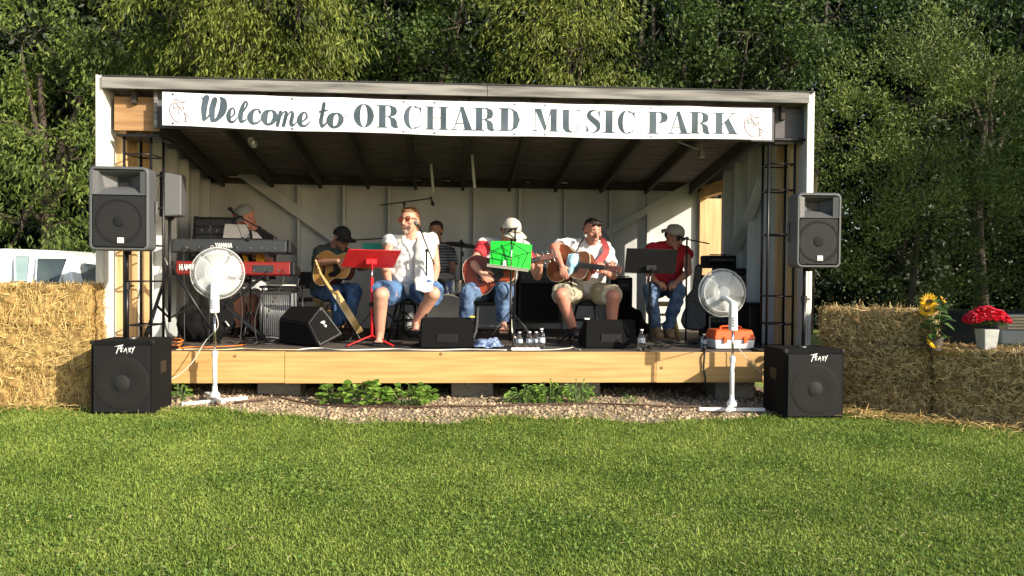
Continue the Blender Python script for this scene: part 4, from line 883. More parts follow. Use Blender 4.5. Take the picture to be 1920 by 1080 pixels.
def shirt(J, m, B=1.08, belly=1., sleeve=.5, both=True, hem=.0, name='shirt', sl=None, sides='LR', label=None):
    def f(b,J):
        R=J['R']; z=R@V((0,0,1)); y=R@V((0,1,0)); pel,ch,nk=J['pelvis'],J['chest'],J['neck']
        b.ell(pel+z*.03,(.178*B,.138*B*belly,.12+hem),R,nu=28,nv=16); b.ell(pel.lerp(ch,.5)-y*.02*belly,(.164*B*belly,.130*B*belly,.20),R,nu=28,nv=16); b.ell(ch,(.180*B,.130*B,.185),R,nu=28,nv=16)
        b.cap(J['sL'],.066*B,J['sR'],.066*B,n=20); 
        for s in 'LR': b.cap(J['s'+s].lerp(nk,.3),.064*B,J['s'+s].lerp(nk,.80),.062*B,n=18)
        b.cap(nk-z*.05,.078*B,nk+z*.005,.066*B,f1=True,n=20)
        for s in sides:
            if 'e'+s in J and sleeve>0: b.cap(J['s'+s],.068*B,J['s'+s].lerp(J['e'+s],sleeve),.066*B,f1=True,n=20)
    return cloth_blob(name,J,f,m,label=label)
def trousers(J, m, B=1.1, frac=1., flare=0., name='jeans', disp=(.032,11)):
    def f(b,J):
        R=J['R']; z=R@V((0,0,1)); pel=J['pelvis']; b.ell(pel-z*.02,(.178*B,.136*B,.115),R,nu=26,nv=16)
        for s in 'LR':
            if 'k'+s not in J: continue
            h,k,a=J['h'+s],J['k'+s],J['a'+s]; b.cap(h,.102*B,k,.072*B+flare*.4,f1=False if frac>=.5 else True,n=22)
            if frac>.5: e=k.lerp(a,(frac-.5)*2*.97); b.cap(k,.070*B,e,(.056 if frac>.9 else .075)*B+flare,f1=True,n=22)
    return cloth_blob(name,J,f,m,disp=disp)
def shorts(J, m, cover=.85, B=1.12, flare=.018):
    def f(b,J):
        R=J['R']; z=R@V((0,0,1)); pel=J['pelvis']; b.ell(pel-z*.02,(.182*B,.138*B,.12),R,nu=26,nv=16)
        for s in 'LR':
            h,k=J['h'+s],J['k'+s]; e=h.lerp(k,cover); b.cap(h,.104*B,e,.074*B+flare,f1=True,n=22)
    return cloth_blob('shorts',J,f,m,disp=(.030,11))
def shoes(J, m, size=1.05, name='shoe', th=.010, cuff=0):
    for s in 'LR':
        if 'a'+s in J:
            b=MB(); foot_blobs(b,J['a'+s]-V((0,0,.0)),V((0,-1,0)),size,th); b.build(name,m,J['t'],smooth=True,remesh=.008,smo=2)
def sandals(J, m):
    for s in 'LR':
        a=J['a'+s]; b=MB(); b.box(a+V((0,-.055,-.088)),(.105,.27,.022)); 
        for dy,dz,w in ((-.11,-.055,.10),(-.05,-.035,.095),(.03,-.01,.095)):
            pts=[a+V((w/2*math.cos(q),dy,-.08+ (.045+dz*.2)*math.sin(q))) for q in [PI*i/8 for i in range(9)]]; 
            for i in range(8): b.bar(pts[i],pts[i+1],.028,.006,V((0,1,0)))
        b.build('sandal',m,J['t'],bevel=.003,seg=1)
def hair(J, m, style='short', s=1.0):
    M=J['M']; hs=J['hs']; R=M.to_3x3(); T=lambda x,y,z: M @ V((x*hs,y*hs,z*hs)); b=MB()
    b.ell(T(0,.030,.058),(.080*hs*s,.090*hs*s,.076*hs*s),R,nu=26,nv=16)
    if style=='long': 
        b.ell(T(0,.052,-.0),(.078*hs,.066*hs,.08*hs),R); b.cap(T(0,.10,-.02),.035*hs,T(.02,.11,-.10),.022*hs,n=12); b.ell(T(0,-.015,.092),(.062*hs,.062*hs,.032*hs),R)
    elif style=='short': b.ell(T(0,.055,.012),(.076*hs,.058*hs,.062*hs),R); b.ell(T(0,-.01,.098),(.060*hs,.060*hs,.026*hs),R)
    o=b.build('hair',m,J['t'],smooth=True,remesh=.006,smo=1,disp=(.010,45)); return o
def cap_hat(J, m, brim_dir=(0,-1,0), brimw=.085, logo=None, name='cap', high=1.):
    M=J['M']; hs=J['hs']; R=M.to_3x3(); T=lambda x,y,z: M @ V((x*hs,y*hs,z*hs)); b=MB()
    prof=[]; n=10
    for i in range(n+1): a=PI/2*i/n; prof.append((math.cos(a),math.sin(a)))
    vs=[]; nu=28
    for r,z in prof:
        for j in range(nu):
            q=2*PI*j/nu; vs.append(T(.088*r*math.cos(q)+0,.008+.108*r*math.sin(q),.040+.098*high*z**.85 - .012*(r*math.sin(q))))
    fs=[(i*nu+j,i*nu+(j+1)%nu,(i+1)*nu+(j+1)%nu,(i+1)*nu+j) for i in range(n) for j in range(nu)]; b.add(vs,fs)
    c=b.build(name,m,J['t'],smooth=True)
    md=c.modifiers.new('t','SOLIDIFY'); md.thickness=.004
    # brim
    bd=V(brim_dir); ba=math.atan2(bd.y,bd.x); b=MB(); rows=[]
    for i in range(5):
        rr=i/4; row=[]
        for j in range(13):
            q=(-1+2*j/12)*1.05; ex=brimw*rr*math.cos(q*.9); cx_=math.cos(ba+q); sy=math.sin(ba+q)
            X=(.086+ex)*cx_; Y=.008+(.105+ex)*sy; row.append(T(X,Y,.042-.018*rr*rr-.020*(q*q)*rr*.9+.0))
        rows.append(row)
    vs=[p for r in rows for p in r]; b.add(vs,[(i*13+j,i*13+j+1,(i+1)*13+j+1,(i+1)*13+j) for i in range(4) for j in range(12)])
    o=b.build('brim',m,c,smooth=True); md=o.modifiers.new('t','SOLIDIFY'); md.thickness=.004
    b=MB(); b.ell(T(0,.008,.140*high**.5 if high<1.05 else .145),(.007,.007,.004),R,nu=10,nv=6); b.build('button',m,c)
    if logo: b=MB(); b.ell(T(0,-.094,.085),(.022*hs,.005,.016*hs),R,nu=14,nv=8); b.build('cap_patch',logo,c,smooth=True)
    return c
def glasses(J, lens, up=0., tiltup=0., name='sunglasses'):
    M=J['M']; hs=J['hs']; T=lambda x,y,z: M @ V((x*hs,y*hs,(z+up)*hs)); R=M.to_3x3(); yo=tiltup
    b=MB(); b.tube([T(-.062,-.088+yo,.030),T(-.035,-.102+yo,.032),T(0,-.106+yo,.028),T(.035,-.102+yo,.032),T(.062,-.088+yo,.030)],.0028*hs,8)
    for k in (-1,1): b.tube([T(k*.062,-.088+yo,.030),T(k*.078,-.04+yo*.5,.028),T(k*.082,.02,.022)],.0028*hs,8)
    g=b.build(name,M_blk,J['t'],smooth=True)
    for k in (-1,1):
        b=MB(); b.ell(T(k*.033,-.099+yo,.018),(.026*hs,.006*hs,.019*hs),R,nu=18,nv=10); b.build('lens',lens,g,smooth=True)
def beard(J, m):
    M=J['M']; hs=J['hs']; R=M.to_3x3(); T=lambda x,y,z: M @ V((x*hs,y*hs,z*hs)); b=MB(); b.ell(T(0,-.083,-.090),(.030*hs,.020*hs,.026*hs),R); b.cap(T(-.026,-.090,-.040),.007*hs,T(.026,-.090,-.040),.007*hs,n=10)
    for k in (-1,1): b.cap(T(k*.030,-.088,-.042),.006*hs,T(k*.027,-.084,-.082),.008*hs,n=10)
    b.build('goatee',m,J['t'],smooth=True,remesh=.004,disp=(.006,60))
def stool(label, seat, h_top, m_leg, m_seat, rad=.17, back=False, wood=False, rot=.6, group='stools and chairs under the players'):
    x,y=seat; z=h_top; t=thing('stool',label,'stool',(x,y,FL),0,group)
    b=MB(); b.lathe([(0,-.05),(rad-.02,-.05),(rad,-.035),(rad,-.01),(rad-.03,0),(0,.002)],(x,y,z),n=32); b.build('seat',m_seat,t,smooth=False)
    for k in range(4):
        a=rot+k*PI/2; p=V((x+(rad-.05)*math.cos(a),y+(rad-.05)*math.sin(a),z-.045)); q=V((x+(rad+.06)*math.cos(a),y+(rad+.06)*math.sin(a),FL+.004)); b=MB(); b.tube([p,q],.013 if not wood else .017,10); b.build('leg',m_leg,t,smooth=True)
    for hz in ((.22,) if not wood else (.16,.27)):
        for k in range(4):
            f_=lambda kk: V((x+(rad+.06-(hz/(z-FL))*.11)*math.cos(rot+kk*PI/2),y+(rad+.06-(hz/(z-FL))*.11)*math.sin(rot+kk*PI/2),FL+hz)); b=MB(); b.tube([f_(k),f_(k+1)],.009,8); b.build('stretcher',m_leg,t,smooth=True)
    return t
# ------------------------------------------------------------------ guitars
def guitar(label, c, head, face, m_top, m_side, pick=None, sound='hole', L=1.0, deep=.10):
    """c: body centre; head: tip of the headstock; face: direction the top faces"""
    c,head=V(c),V(head); ax=(head-c).normalized(); M=xf(c,ax,V(face)); # X neck, Z face
    s=L; t=thing('guitar',label,'guitar',c,0,'guitars on the stage'); Mi=M
    prof=[(-.255,0),(-.250,.075),(-.225,.140),(-.170,.185),(-.105,.198),(-.05,.185),(.0,.150),(.045,.128),(.09,.130),(.14,.142),(.185,.140),(.22,.110),(.238,.06),(.242,0)]
    up=spline([V((p[0],p[1],0)) for p in prof],3); out=[(p.x*s,p.y*s) for p in up]+[(p.x*s,-p.y*s) for p in reversed(up[1:-1])]
    d=deep*s; n=len(out)
    def ringv(k,z): return [Mi@V((x*k,y*k,z)) for x,y in out]
    b=MB(); vs=ringv(.985,-d/2)+ringv(1,-d/2+.006)+ringv(1,d/2-.004); b.add(vs,[tuple(range(n-1,-1,-1))]+[(k*n+j,k*n+(j+1)%n,(k+1)*n+(j+1)%n,(k+1)*n+j) for k in range(2) for j in range(n)]); b.build('sides',m_side,t)
    b=MB(); vs=ringv(1,d/2-.004)+ringv(.992,d/2); b.add(vs,[(j,(j+1)%n,n+(j+1)%n,n+j) for j in range(n)]); 
    b.tube([Mi@V((x*1.0,y*1.0,d/2-.003)) for x,y in out],.0035,6,closed=True); b.build('binding',M_bind,t)
    b=MB(); vs=ringv(.992,d/2); b.add(vs,[tuple(range(n))]); top=b.build('top',m_top,t)
    R3=Mi.to_3x3()
    b=MB(); b.lathe([(.0,0),(.049*s,0),(.049*s,.0008),(.0,.0008)],Mi@V((.075*s,0,d/2+.0006)),R3,28); b.build('soundhole',M_blk,t)
    b=MB(); b.lathe([(.050*s,0),(.060*s,0),(.060*s,.0012),(.050*s,.0012)],Mi@V((.075*s,0,d/2+.0004)),R3,28,cap=False); b.build('rosette',M_fret,t)
    b=MB(M=Mi); b.box((-.105*s,0,d/2+.005),(.034*s,.16*s,.009)); b.build('bridge',M_fret,t,bevel=.002); 
    if pick is not None:
        P=[(.13,-.02),(.12,-.075),(.05,-.118),(-.03,-.11),(-.045,-.07),(.01,-.05),(.03,-.035),(.06,-.058),(.10,-.045)]; b=MB(); b.add([Mi@V((x*s,y*s,d/2+.0022)) for x,y in P],[tuple(range(len(P)))]); b.build('pickguard',pick,t)
    tip=(head-c).length; nk0=.235*s; nk1=tip-.17*s
    b=MB(M=Mi); b.hexa([(nk0-.02,-.029*s,d/2-.034),(nk1,-.023*s,d/2-.020),(nk1,.023*s,d/2-.020),(nk0-.02,.029*s,d/2-.034),(nk0-.02,-.029*s,d/2+.002),(nk1,-.023*s,d/2+.002),(nk1,.023*s,d/2+.002),(nk0-.02,.029*s,d/2+.002)]); b.build('neck',m_side,t,bevel=.006,seg=3)
    b=MB(M=Mi); b.hexa([(.14*s,-.028*s,d/2+.003),(nk1,-.022*s,d/2+.003),(nk1,.022*s,d/2+.003),(.14*s,.028*s,d/2+.003),(.14*s,-.028*s,d/2+.008),(nk1,-.022*s,d/2+.008),(nk1,.022*s,d/2+.008),(.14*s,.028*s,d/2+.008)]); fb=b.build('fretboard',M_fret,t)
    b=MB(M=Mi)
    for k in range(16): x=nk1-(nk1-.15*s)*(1-2**(-k/12))*1.7; b.box((x,0,d/2+.0088),(.0016,.046*s,.0016))
    fr=b.build('frets',M_steel,fb)
    b=MB(M=Mi)
    for k in range(6): y=(k-2.5)*.0078*s; b.tube([(-.10*s,y*1.3,d/2+.011),(tip-.13*s,y*.9,d/2+.012)],.0009,4)
    b.build('strings',M_steel,t)
    b=MB(M=Mi); hx=nk1; b.hexa([(hx,-.024*s,d/2-.018),(tip,-.036*s,d/2-.045),(tip,.036*s,d/2-.045),(hx,.024*s,d/2-.018),(hx,-.024*s,d/2+.001),(tip,-.036*s,d/2-.028),(tip,.036*s,d/2-.028),(hx,.024*s,d/2+.001)]); hd_=b.build('headstock',m_side,t,bevel=.004)
    for sgn in (-1,1):
        for k in range(3):
            f_=.25+.27*k; x=hx+(tip-hx)*f_; z=d/2-.010-.028*f_; b=MB(M=Mi); b.tube([(x,sgn*.022*s,z),(x,sgn*.050*s,z)],.0028,6); b.ell((x,sgn*.055*s,z),(.010,.007,.006),nu=10,nv=6); b.lathe([(0,0),(.005,0),(.004,.014),(0,.014)],(x,sgn*.018*s,z+.006),n=8); b.build('tuning_peg',M_chrome,hd_,smooth=True)
    return t, M, d
def on_guitar(M,x,y,z): return M@V((x,y,z))
def aim(a,b_): return (V(b_)-V(a)).normalized()
# ---- 1 singer
J=person('seated singer in amber sunglasses and sleeveless white shirt, white towel on one shoulder',
 dict(pelvis=(762,538,1.02),chest=(767,485,.95),neck=(770,448,.93),head=(767,416,.88),sL=(733,452,.93),sR=(809,452,.95),
      eL=(722,502,.84),wL=(731,536,.62),eR=(817,503,.92),wR=(810,538,.70),
      hL=(745,546,.98),kL=(714,553,.50),aL=(712,627,.62),hR=(785,546,.98),kR=(812,551,.55),aR=(780,606,.72)),
 M_sk1, face=(-.42,-1,-.02), hs=1.17, build=1.17, belly=1.18, hands=dict(L=((.35,-.5,-.6),(-.2,.3,-.8),(1,-.2,0),.7),R=((-.2,-.7,-.35),(-.2,.3,-.9),(-1,0,0),.5)), jaw=1.05)
shirt(J,M_wshirt,B=1.22,belly=1.14,sleeve=.16,hem=.05)
shorts(J,M_denimd,cover=.90,B=1.30,flare=.035)
sandals(J,M_blk); hair(J,M_hairr,'long'); glasses(J,M_rlens); beard(J,M_beard)
def ties():
    b=MB(); 
    for a,c in (((765,447,.78),(771,457,.775)),((776,446,.78),(769,458,.775)),((766,455,.775),(772,465,.775)),((774,456,.775),(768,466,.775)),((770,464,.77),(766,476,.765)),((770,464,.77),(775,475,.765))): b.tube([at(a[0],a[1],y=a[2]-.005),at(c[0],c[1],y=c[2]-.005)],.003,6)
    b.build('neck_lacing',M_towel,J['t'])
ties()
S1=J
stool('tall black stool under the singer in denim shorts',(at(765,560,y=1.05).x,1.05),FL+.44,M_blkm,M_blk,rad=.18)
# towel on the singer's shoulder
rows=[[at(784,446,y=1.07),at(800,442,y=1.08),at(818,447,y=1.06)],[at(783,441,y=.93),at(800,437,y=.93),at(819,444,y=.93)],[at(779,462,y=.80),at(797,460,y=.775),at(817,465,y=.80)],[at(777,492,y=.76),at(795,492,y=.70),at(812,494,y=.76)],[at(777,520,y=.66),at(794,522,y=.58),at(812,522,y=.64)],[at(780,545,y=.50),at(797,549,y=.44),at(811,545,y=.47)]]
cloth('towel','white towel hanging down over the shoulder and chest of the seated singer','towel',rows,M_towel,disp=(.035,13))
# ---- 2 dark-capped guitarist
g2,GM,gd=guitar('natural-topped acoustic guitar held by the man in the dark cap',at(628,503,y=1.50),at(742,489,y=1.12),(.15,-1,.28),M_gwood,M_gside,pick=M_blk,L=1.0)
J=person('seated guitarist in a dark cap, olive grey T-shirt and jeans behind the red music stand',
 dict(pelvis=(612,543,1.90),chest=(618,495,1.80),neck=(627,464,1.76),head=(640,448,1.68),sL=(601,473,1.78),sR=(651,478,1.80),
      eL=(597,494,1.55),wL=(634,489,1.36),eR=(676,502,1.55),wR=(697,499,1.25),
      hL=(602,548,1.86),kL=(630,548,1.42),aL=(636,612,1.40),hR=(624,548,1.86),kR=(664,546,1.45),aR=(652,606,1.35)),
 M_sk2, face=(.85,-.9,-.50), hs=1.06, build=1.0, hands=dict(L=((.7,-.1,-.75),(0,1,-.1),(.3,-.4,.7),.55,1.05),R=((.2,-.2,1),(-.2,.9,.2),(-.8,-.2,.3),.9,1.05)))
shirt(J,M_gshirt,B=1.12,sleeve=.55); trousers(J,M_denimd,B=1.08); sandals(J,M_leather); cap_hat(J,M_bshirt,(0,-1,0)); 
stool('wooden stool under the man in the dark cap',(at(612,560,y=1.92).x,1.92),FL+.43,M_gedge,M_gedge,rad=.16,wood=True)
# ---- 3 drummer
J=person('dark-haired drummer in a grey striped shirt sitting behind the singer',
 dict(pelvis=(820,552,2.50),chest=(822,492,2.45),neck=(819,461,2.43),head=(817,436,2.38),sL=(797,470,2.43),sR=(843,472,2.43),eL=(792,508,2.3),wL=(805,528,2.08),eR=(849,510,2.30),wR=(838,528,2.05),
      hL=(810,555,2.45),kL=(795,556,2.05),aL=(795,612,2.1),hR=(832,555,2.45),kR=(850,556,2.05),aR=(850,612,2.1)),
 M_sk2, face=(-.35,-1,-.15), hs=1.06, hands=dict(L=((.2,-.9,-.1),(0,0,-1),(1,0,0),1.),R=((-.2,-.9,-.1),(0,0,-1),(-1,0,0),1.)))
M_stripe = mat('striped_cotton',(.05,.055,.07),.85,.1,5,.1)
def stripes():
    nt=M_stripe.node_tree; N=nt.nodes; L=nt.links; bs=N['Principled BSDF']; tc=N.new('ShaderNodeTexCoord'); wv=N.new('ShaderNodeTexWave'); wv.bands_direction='Z'; wv.inputs['Scale'].default_value=9; wv.inputs['Distortion'].default_value=1.2; wv.inputs['Detail Scale'].default_value=1
    cr_=N.new('ShaderNodeValToRGB'); cr_.color_ramp.elements[0].position=.45; cr_.color_ramp.elements[1].position=.55; cr_.color_ramp.elements[0].color=(.06,.065,.08,1); cr_.color_ramp.elements[1].color=(.30,.29,.30,1)
    L.new(tc.outputs['Object'],wv.inputs['Vector']); L.new(wv.outputs[0],cr_.inputs[0]); L.new(cr_.outputs[0],bs.inputs['Base Color'])
stripes()
shirt(J,M_stripe,B=1.12,sleeve=.6); trousers(J,M_bshirt,B=1.08); shoes(J,M_blk); hair(J,M_haird,'short')
stool('round black drum stool under the drummer',(at(822,560,y=2.52).x,2.52),FL+.42,M_chrome,M_blk,rad=.16)
DYP=-.20
# ---- 4 white-capped guitarist
g4,GM4,gd4=guitar('cherry sunburst acoustic guitar held by the man in the pale cap',at(919,512,y=1.00+DYP),at(1044,478,y=.92+DYP),(-.05,-1,.22),M_gsun,M_gside,pick=M_blk,L=1.06)
J=person('seated guitarist in a pale cap and red-sleeved white shirt behind the green folder',
 dict(pelvis=(928,538,1.36),chest=(938,490,1.27),neck=(948,458,1.22),head=(957,437,1.12),sL=(909,460,1.24),sR=(981,462,1.26),
      eL=(886,492,1.05),wL=(902,512,.87),eR=(1008,518,1.15),wR=(1013,500,.98),
      hL=(912,545,1.30),kL=(877,549,.86),aL=(870,628,.98),hR=(945,545,1.30),kR=(943,543,.85),aR=(943,604,.95)),
 M_sk1, face=(.42,-.9,-.52), hs=1.12, build=1.12, belly=1.12, hands=dict(L=((.75,-.15,-.6),(.1,1,-.1),(.5,-.5,.6),.55,1.08),R=((-.05,-.2,1),(-.3,.9,.1),(-1,-.1,.1),.95,1.08)))
shirt(J,M_wshirt,B=1.18,belly=1.1,sleeve=.0); 
for s_ in 'LR': cloth_blob('red_sleeve',J,lambda b,J: b.cap(J['s'+s_]+(J['chest']-J['s'+s_])*.06,.085,J['s'+s_].lerp(J['e'+s_],.60),.074,f1=True,n=20),M_rshirt)
trousers(J,M_denim,B=1.14); sandals(J,M_leather); cap_hat(J,M_stone_cap,(0,-1,0),.09,high=1.08); glasses(J,M_glass,name='spectacles')
hair(J,M_haird,'short',.96)
def curved_chair(label,x,y,h):
    t=thing('chair',label,'chair',(x,y,FL),0,'stools and chairs under the players')
    b=MB(); b.box((x,y,FL+h-.025),(.40,.38,.05)); b.build('seat',M_blk,t,bevel=.018,seg=3)
    for s in (-1,1):
        b=MB(); b.tube(spline([(x+s*.17,y-.16,FL+h-.06),(x+s*.175,y-.18,FL+h*.55),(x+s*.19,y-.17,FL+h*.25),(x+s*.24,y-.26,FL+.012)],6),.012,10); b.build('front_leg',M_cordw,t,smooth=True)
        b=MB(); b.tube(spline([(x+s*.17,y+.16,FL+h-.06),(x+s*.18,y+.19,FL+h*.5),(x+s*.20,y+.25,FL+.012)],6),.012,10); b.build('rear_leg',M_blkm,t,smooth=True)
    b=MB(); b.tube([(x-.19,y-.17,FL+.17),(x+.19,y-.17,FL+.17)],.010,8); b.build('foot_rail',M_chrome,t,smooth=True)
    return t
curved_chair('black chair with curved cream legs under the white-capped guitarist',at(925,560,y=1.34+DYP).x,1.34+DYP,.43)
# ---- 5 white T-shirt guitarist
g5,GM5,gd5=guitar('brown acoustic guitar with a pink red strap held by the man in the white T-shirt',at(1071,497,y=1.02+DYP),at(1166,507,y=.62+DYP),(-.35,-1,.20),M_gbrn,M_gside,pick=M_fret,L=1.02)
J=person('guitarist in a white T-shirt and khaki shorts, sunglasses up on his head',
 dict(pelvis=(1098,543,1.44),chest=(1100,492,1.36),neck=(1106,459,1.33),head=(1111,435,1.24),sL=(1064,461,1.32),sR=(1135,466,1.36),
      eL=(1038,464,1.10),wL=(1053,498,.90),eR=(1150,517,1.14),wR=(1134,511,.84),
      hL=(1080,548,1.38),kL=(1052,553,.92),aL=(1076,618,1.02),hR=(1117,548,1.38),kR=(1150,556,.95),aR=(1146,622,1.02)),
 M_sk3, face=(.25,-1,-.28), hs=1.12, build=1.14, belly=1.12, hands=dict(L=((.25,-.1,-1),(.2,1,0),(.6,-.4,.3),.6,1.08),R=((-.4,-.25,.6),(-.2,1,.1),(-.6,-.2,.6),.95,1.08)))
shirt(J,M_wshirt,B=1.18,belly=1.1,sleeve=.62); shorts(J,M_khaki,cover=.94,B=1.18,flare=.03); shoes(J,M_blk); hair(J,M_haird,'short',.93); glasses(J,M_glass,up=.072,tiltup=.014)
b=MB(); pts=spline([J['sR']+V((-.03,.10,.03)),J['sR']+V((-.05,-.02,.095)),at(1138,470,y=1.20+DYP),at(1122,492,y=1.16+DYP),at(1109,512,y=1.08+DYP)],5)
for i in range(len(pts)-1): b.bar(pts[i],pts[i+1]+(pts[i+1]-pts[i])*.1,.065,.004,V((-.3,-1,.15)))
b.build('guitar_strap',M_strap,g5)
stool('black stool under the guitarist in khaki shorts',(at(1098,560,y=1.44+DYP).x,1.44+DYP),FL+.43,M_blkm,M_blk,rad=.18)
DYP=0.
rows=[[at(1066,476,y=.72),at(1078,474,y=.72),at(1088,478,y=.74)],[at(1062,490,y=.70),at(1075,486,y=.68),at(1086,494,y=.72)],[at(1060,505,y=.72),at(1070,502,y=.69),at(1083,503,y=.73)],[at(1059,517,y=.73),at(1066,518,y=.71),at(1074,513,y=.74)]]
cloth('towel','small light blue towel draped over the microphone stand before the white T-shirt','towel',rows,M_bluet,disp=(.035,20))
# ---- 6 crimson vest man
J=person('seated man in a crimson vest, dark cap and jeans behind the black music stand',
 dict(pelvis=(1246,532,1.46),chest=(1250,492,1.40),neck=(1256,461,1.36),head=(1264,445,1.27),sL=(1224,467,1.38),sR=(1285,472,1.40),
      eL=(1211,506,1.22),wL=(1229,527,1.02),eR=(1291,510,1.22),wR=(1270,528,1.02),
      hL=(1234,541,1.42),kL=(1219,545,.98),aL=(1231,617,1.12),hR=(1260,541,1.42),kR=(1273,545,.98),aR=(1252,618,1.15)),
 M_sk2, face=(.50,-.9,-.45), hs=1.08, hands=dict(L=((.5,-.6,-.3),(0,.2,-1),(1,0,0),.6),R=((-.6,-.6,-.3),(0,.2,-1),(-1,0,0),.6)))
shirt(J,M_rshirt2,B=1.12,sleeve=.25); trousers(J,M_denim,B=1.08); shoes(J,M_boot,1.1,'boot'); cap_hat(J,mat('taupe_cap',(.30,.26,.21),.85,.1,12,.2),(.0,1,0),.05,name='cap'); glasses(J,M_glass); hair(J,M_haird,'short',.93)
stool('pale wooden stool under the man in the crimson vest',(at(1246,560,y=1.48).x,1.48),FL+.42,M_gedge,M_gedge,rad=.16,wood=True)
# ---- 7 keyboard player
J=person('keyboard player in a light grey cap and black shirt bowed over the keyboards',
 dict(pelvis=(470,528,1.98),chest=(476,470,1.90),neck=(474,430,1.80),head=(462,408,1.68),sL=(447,446,1.86),sR=(499,448,1.92),eL=(428,478,1.72),wL=(418,470,1.46),eR=(505,485,1.75),wR=(488,472,1.48),
      hL=(457,538,1.95),kL=(448,560,1.62),aL=(450,618,1.70),hR=(482,538,1.95),kR=(474,562,1.62),aR=(476,620,1.72)),
 M_sk3, face=(-.75,-.55,-.62), hs=1.1, build=1.05, hands=dict(L=((-.1,-.9,-.3),(0,.1,-1),(1,0,0),.5),R=((-.1,-.9,-.3),(0,.1,-1),(-1,0,0),.5)))
shirt(J,M_bshirt,B=1.14,sleeve=.55); 
M_plaid=mat('pale_grey_cotton',(.45,.45,.46),.85,.15,30,.2); shorts(J,M_plaid,cover=1.0,B=1.15); shoes(J,M_blk); cap_hat(J,mat('light_grey_cap',(.22,.22,.21),.85,.1,12,.2),(0,-1,0),.07,logo=M_orange); 
stool('keyboard player\'s black stool',(at(472,560,y=2.0).x,2.0),FL+.43,M_blkm,M_blk,rad=.17)
# leaning guitar, edge on, on its stand
g8,GM8,gd8=guitar('blond acoustic guitar seen edge-on leaning beside the left floor monitor',at(651,584,y=.98),at(592,489,y=1.18),(at(592,489,y=1.18)-at(651,584,y=.98)).cross(at(620,540,y=1.1)-CP),M_gwood,M_gedge,L=.98,deep=.072)
t=thing('guitar_stand','low black stand holding the blond edge-on guitar beside the floor monitor','guitar stand',(at(655,630,y=1.0).x,1.0,FL)); x=at(655,630,y=1.0).x
for dx,dy in ((-.14,-.12),(.14,-.12),(0,.16)):
    b=MB(); b.tube([(x,1.0,FL+.20),(x+dx,1.0+dy,FL+.01)],.009,8); b.build('leg',M_blkm,t,smooth=True)
b=MB(); b.tube([(x-.02,1.06,FL+.18),(x-.06,1.10,FL+.36)],.009,8); b.tube([(x-.12,1.02,FL+.13),(x+.10,.98,FL+.13)],.010,8); b.build('cradle',M_blkm,t,smooth=True)
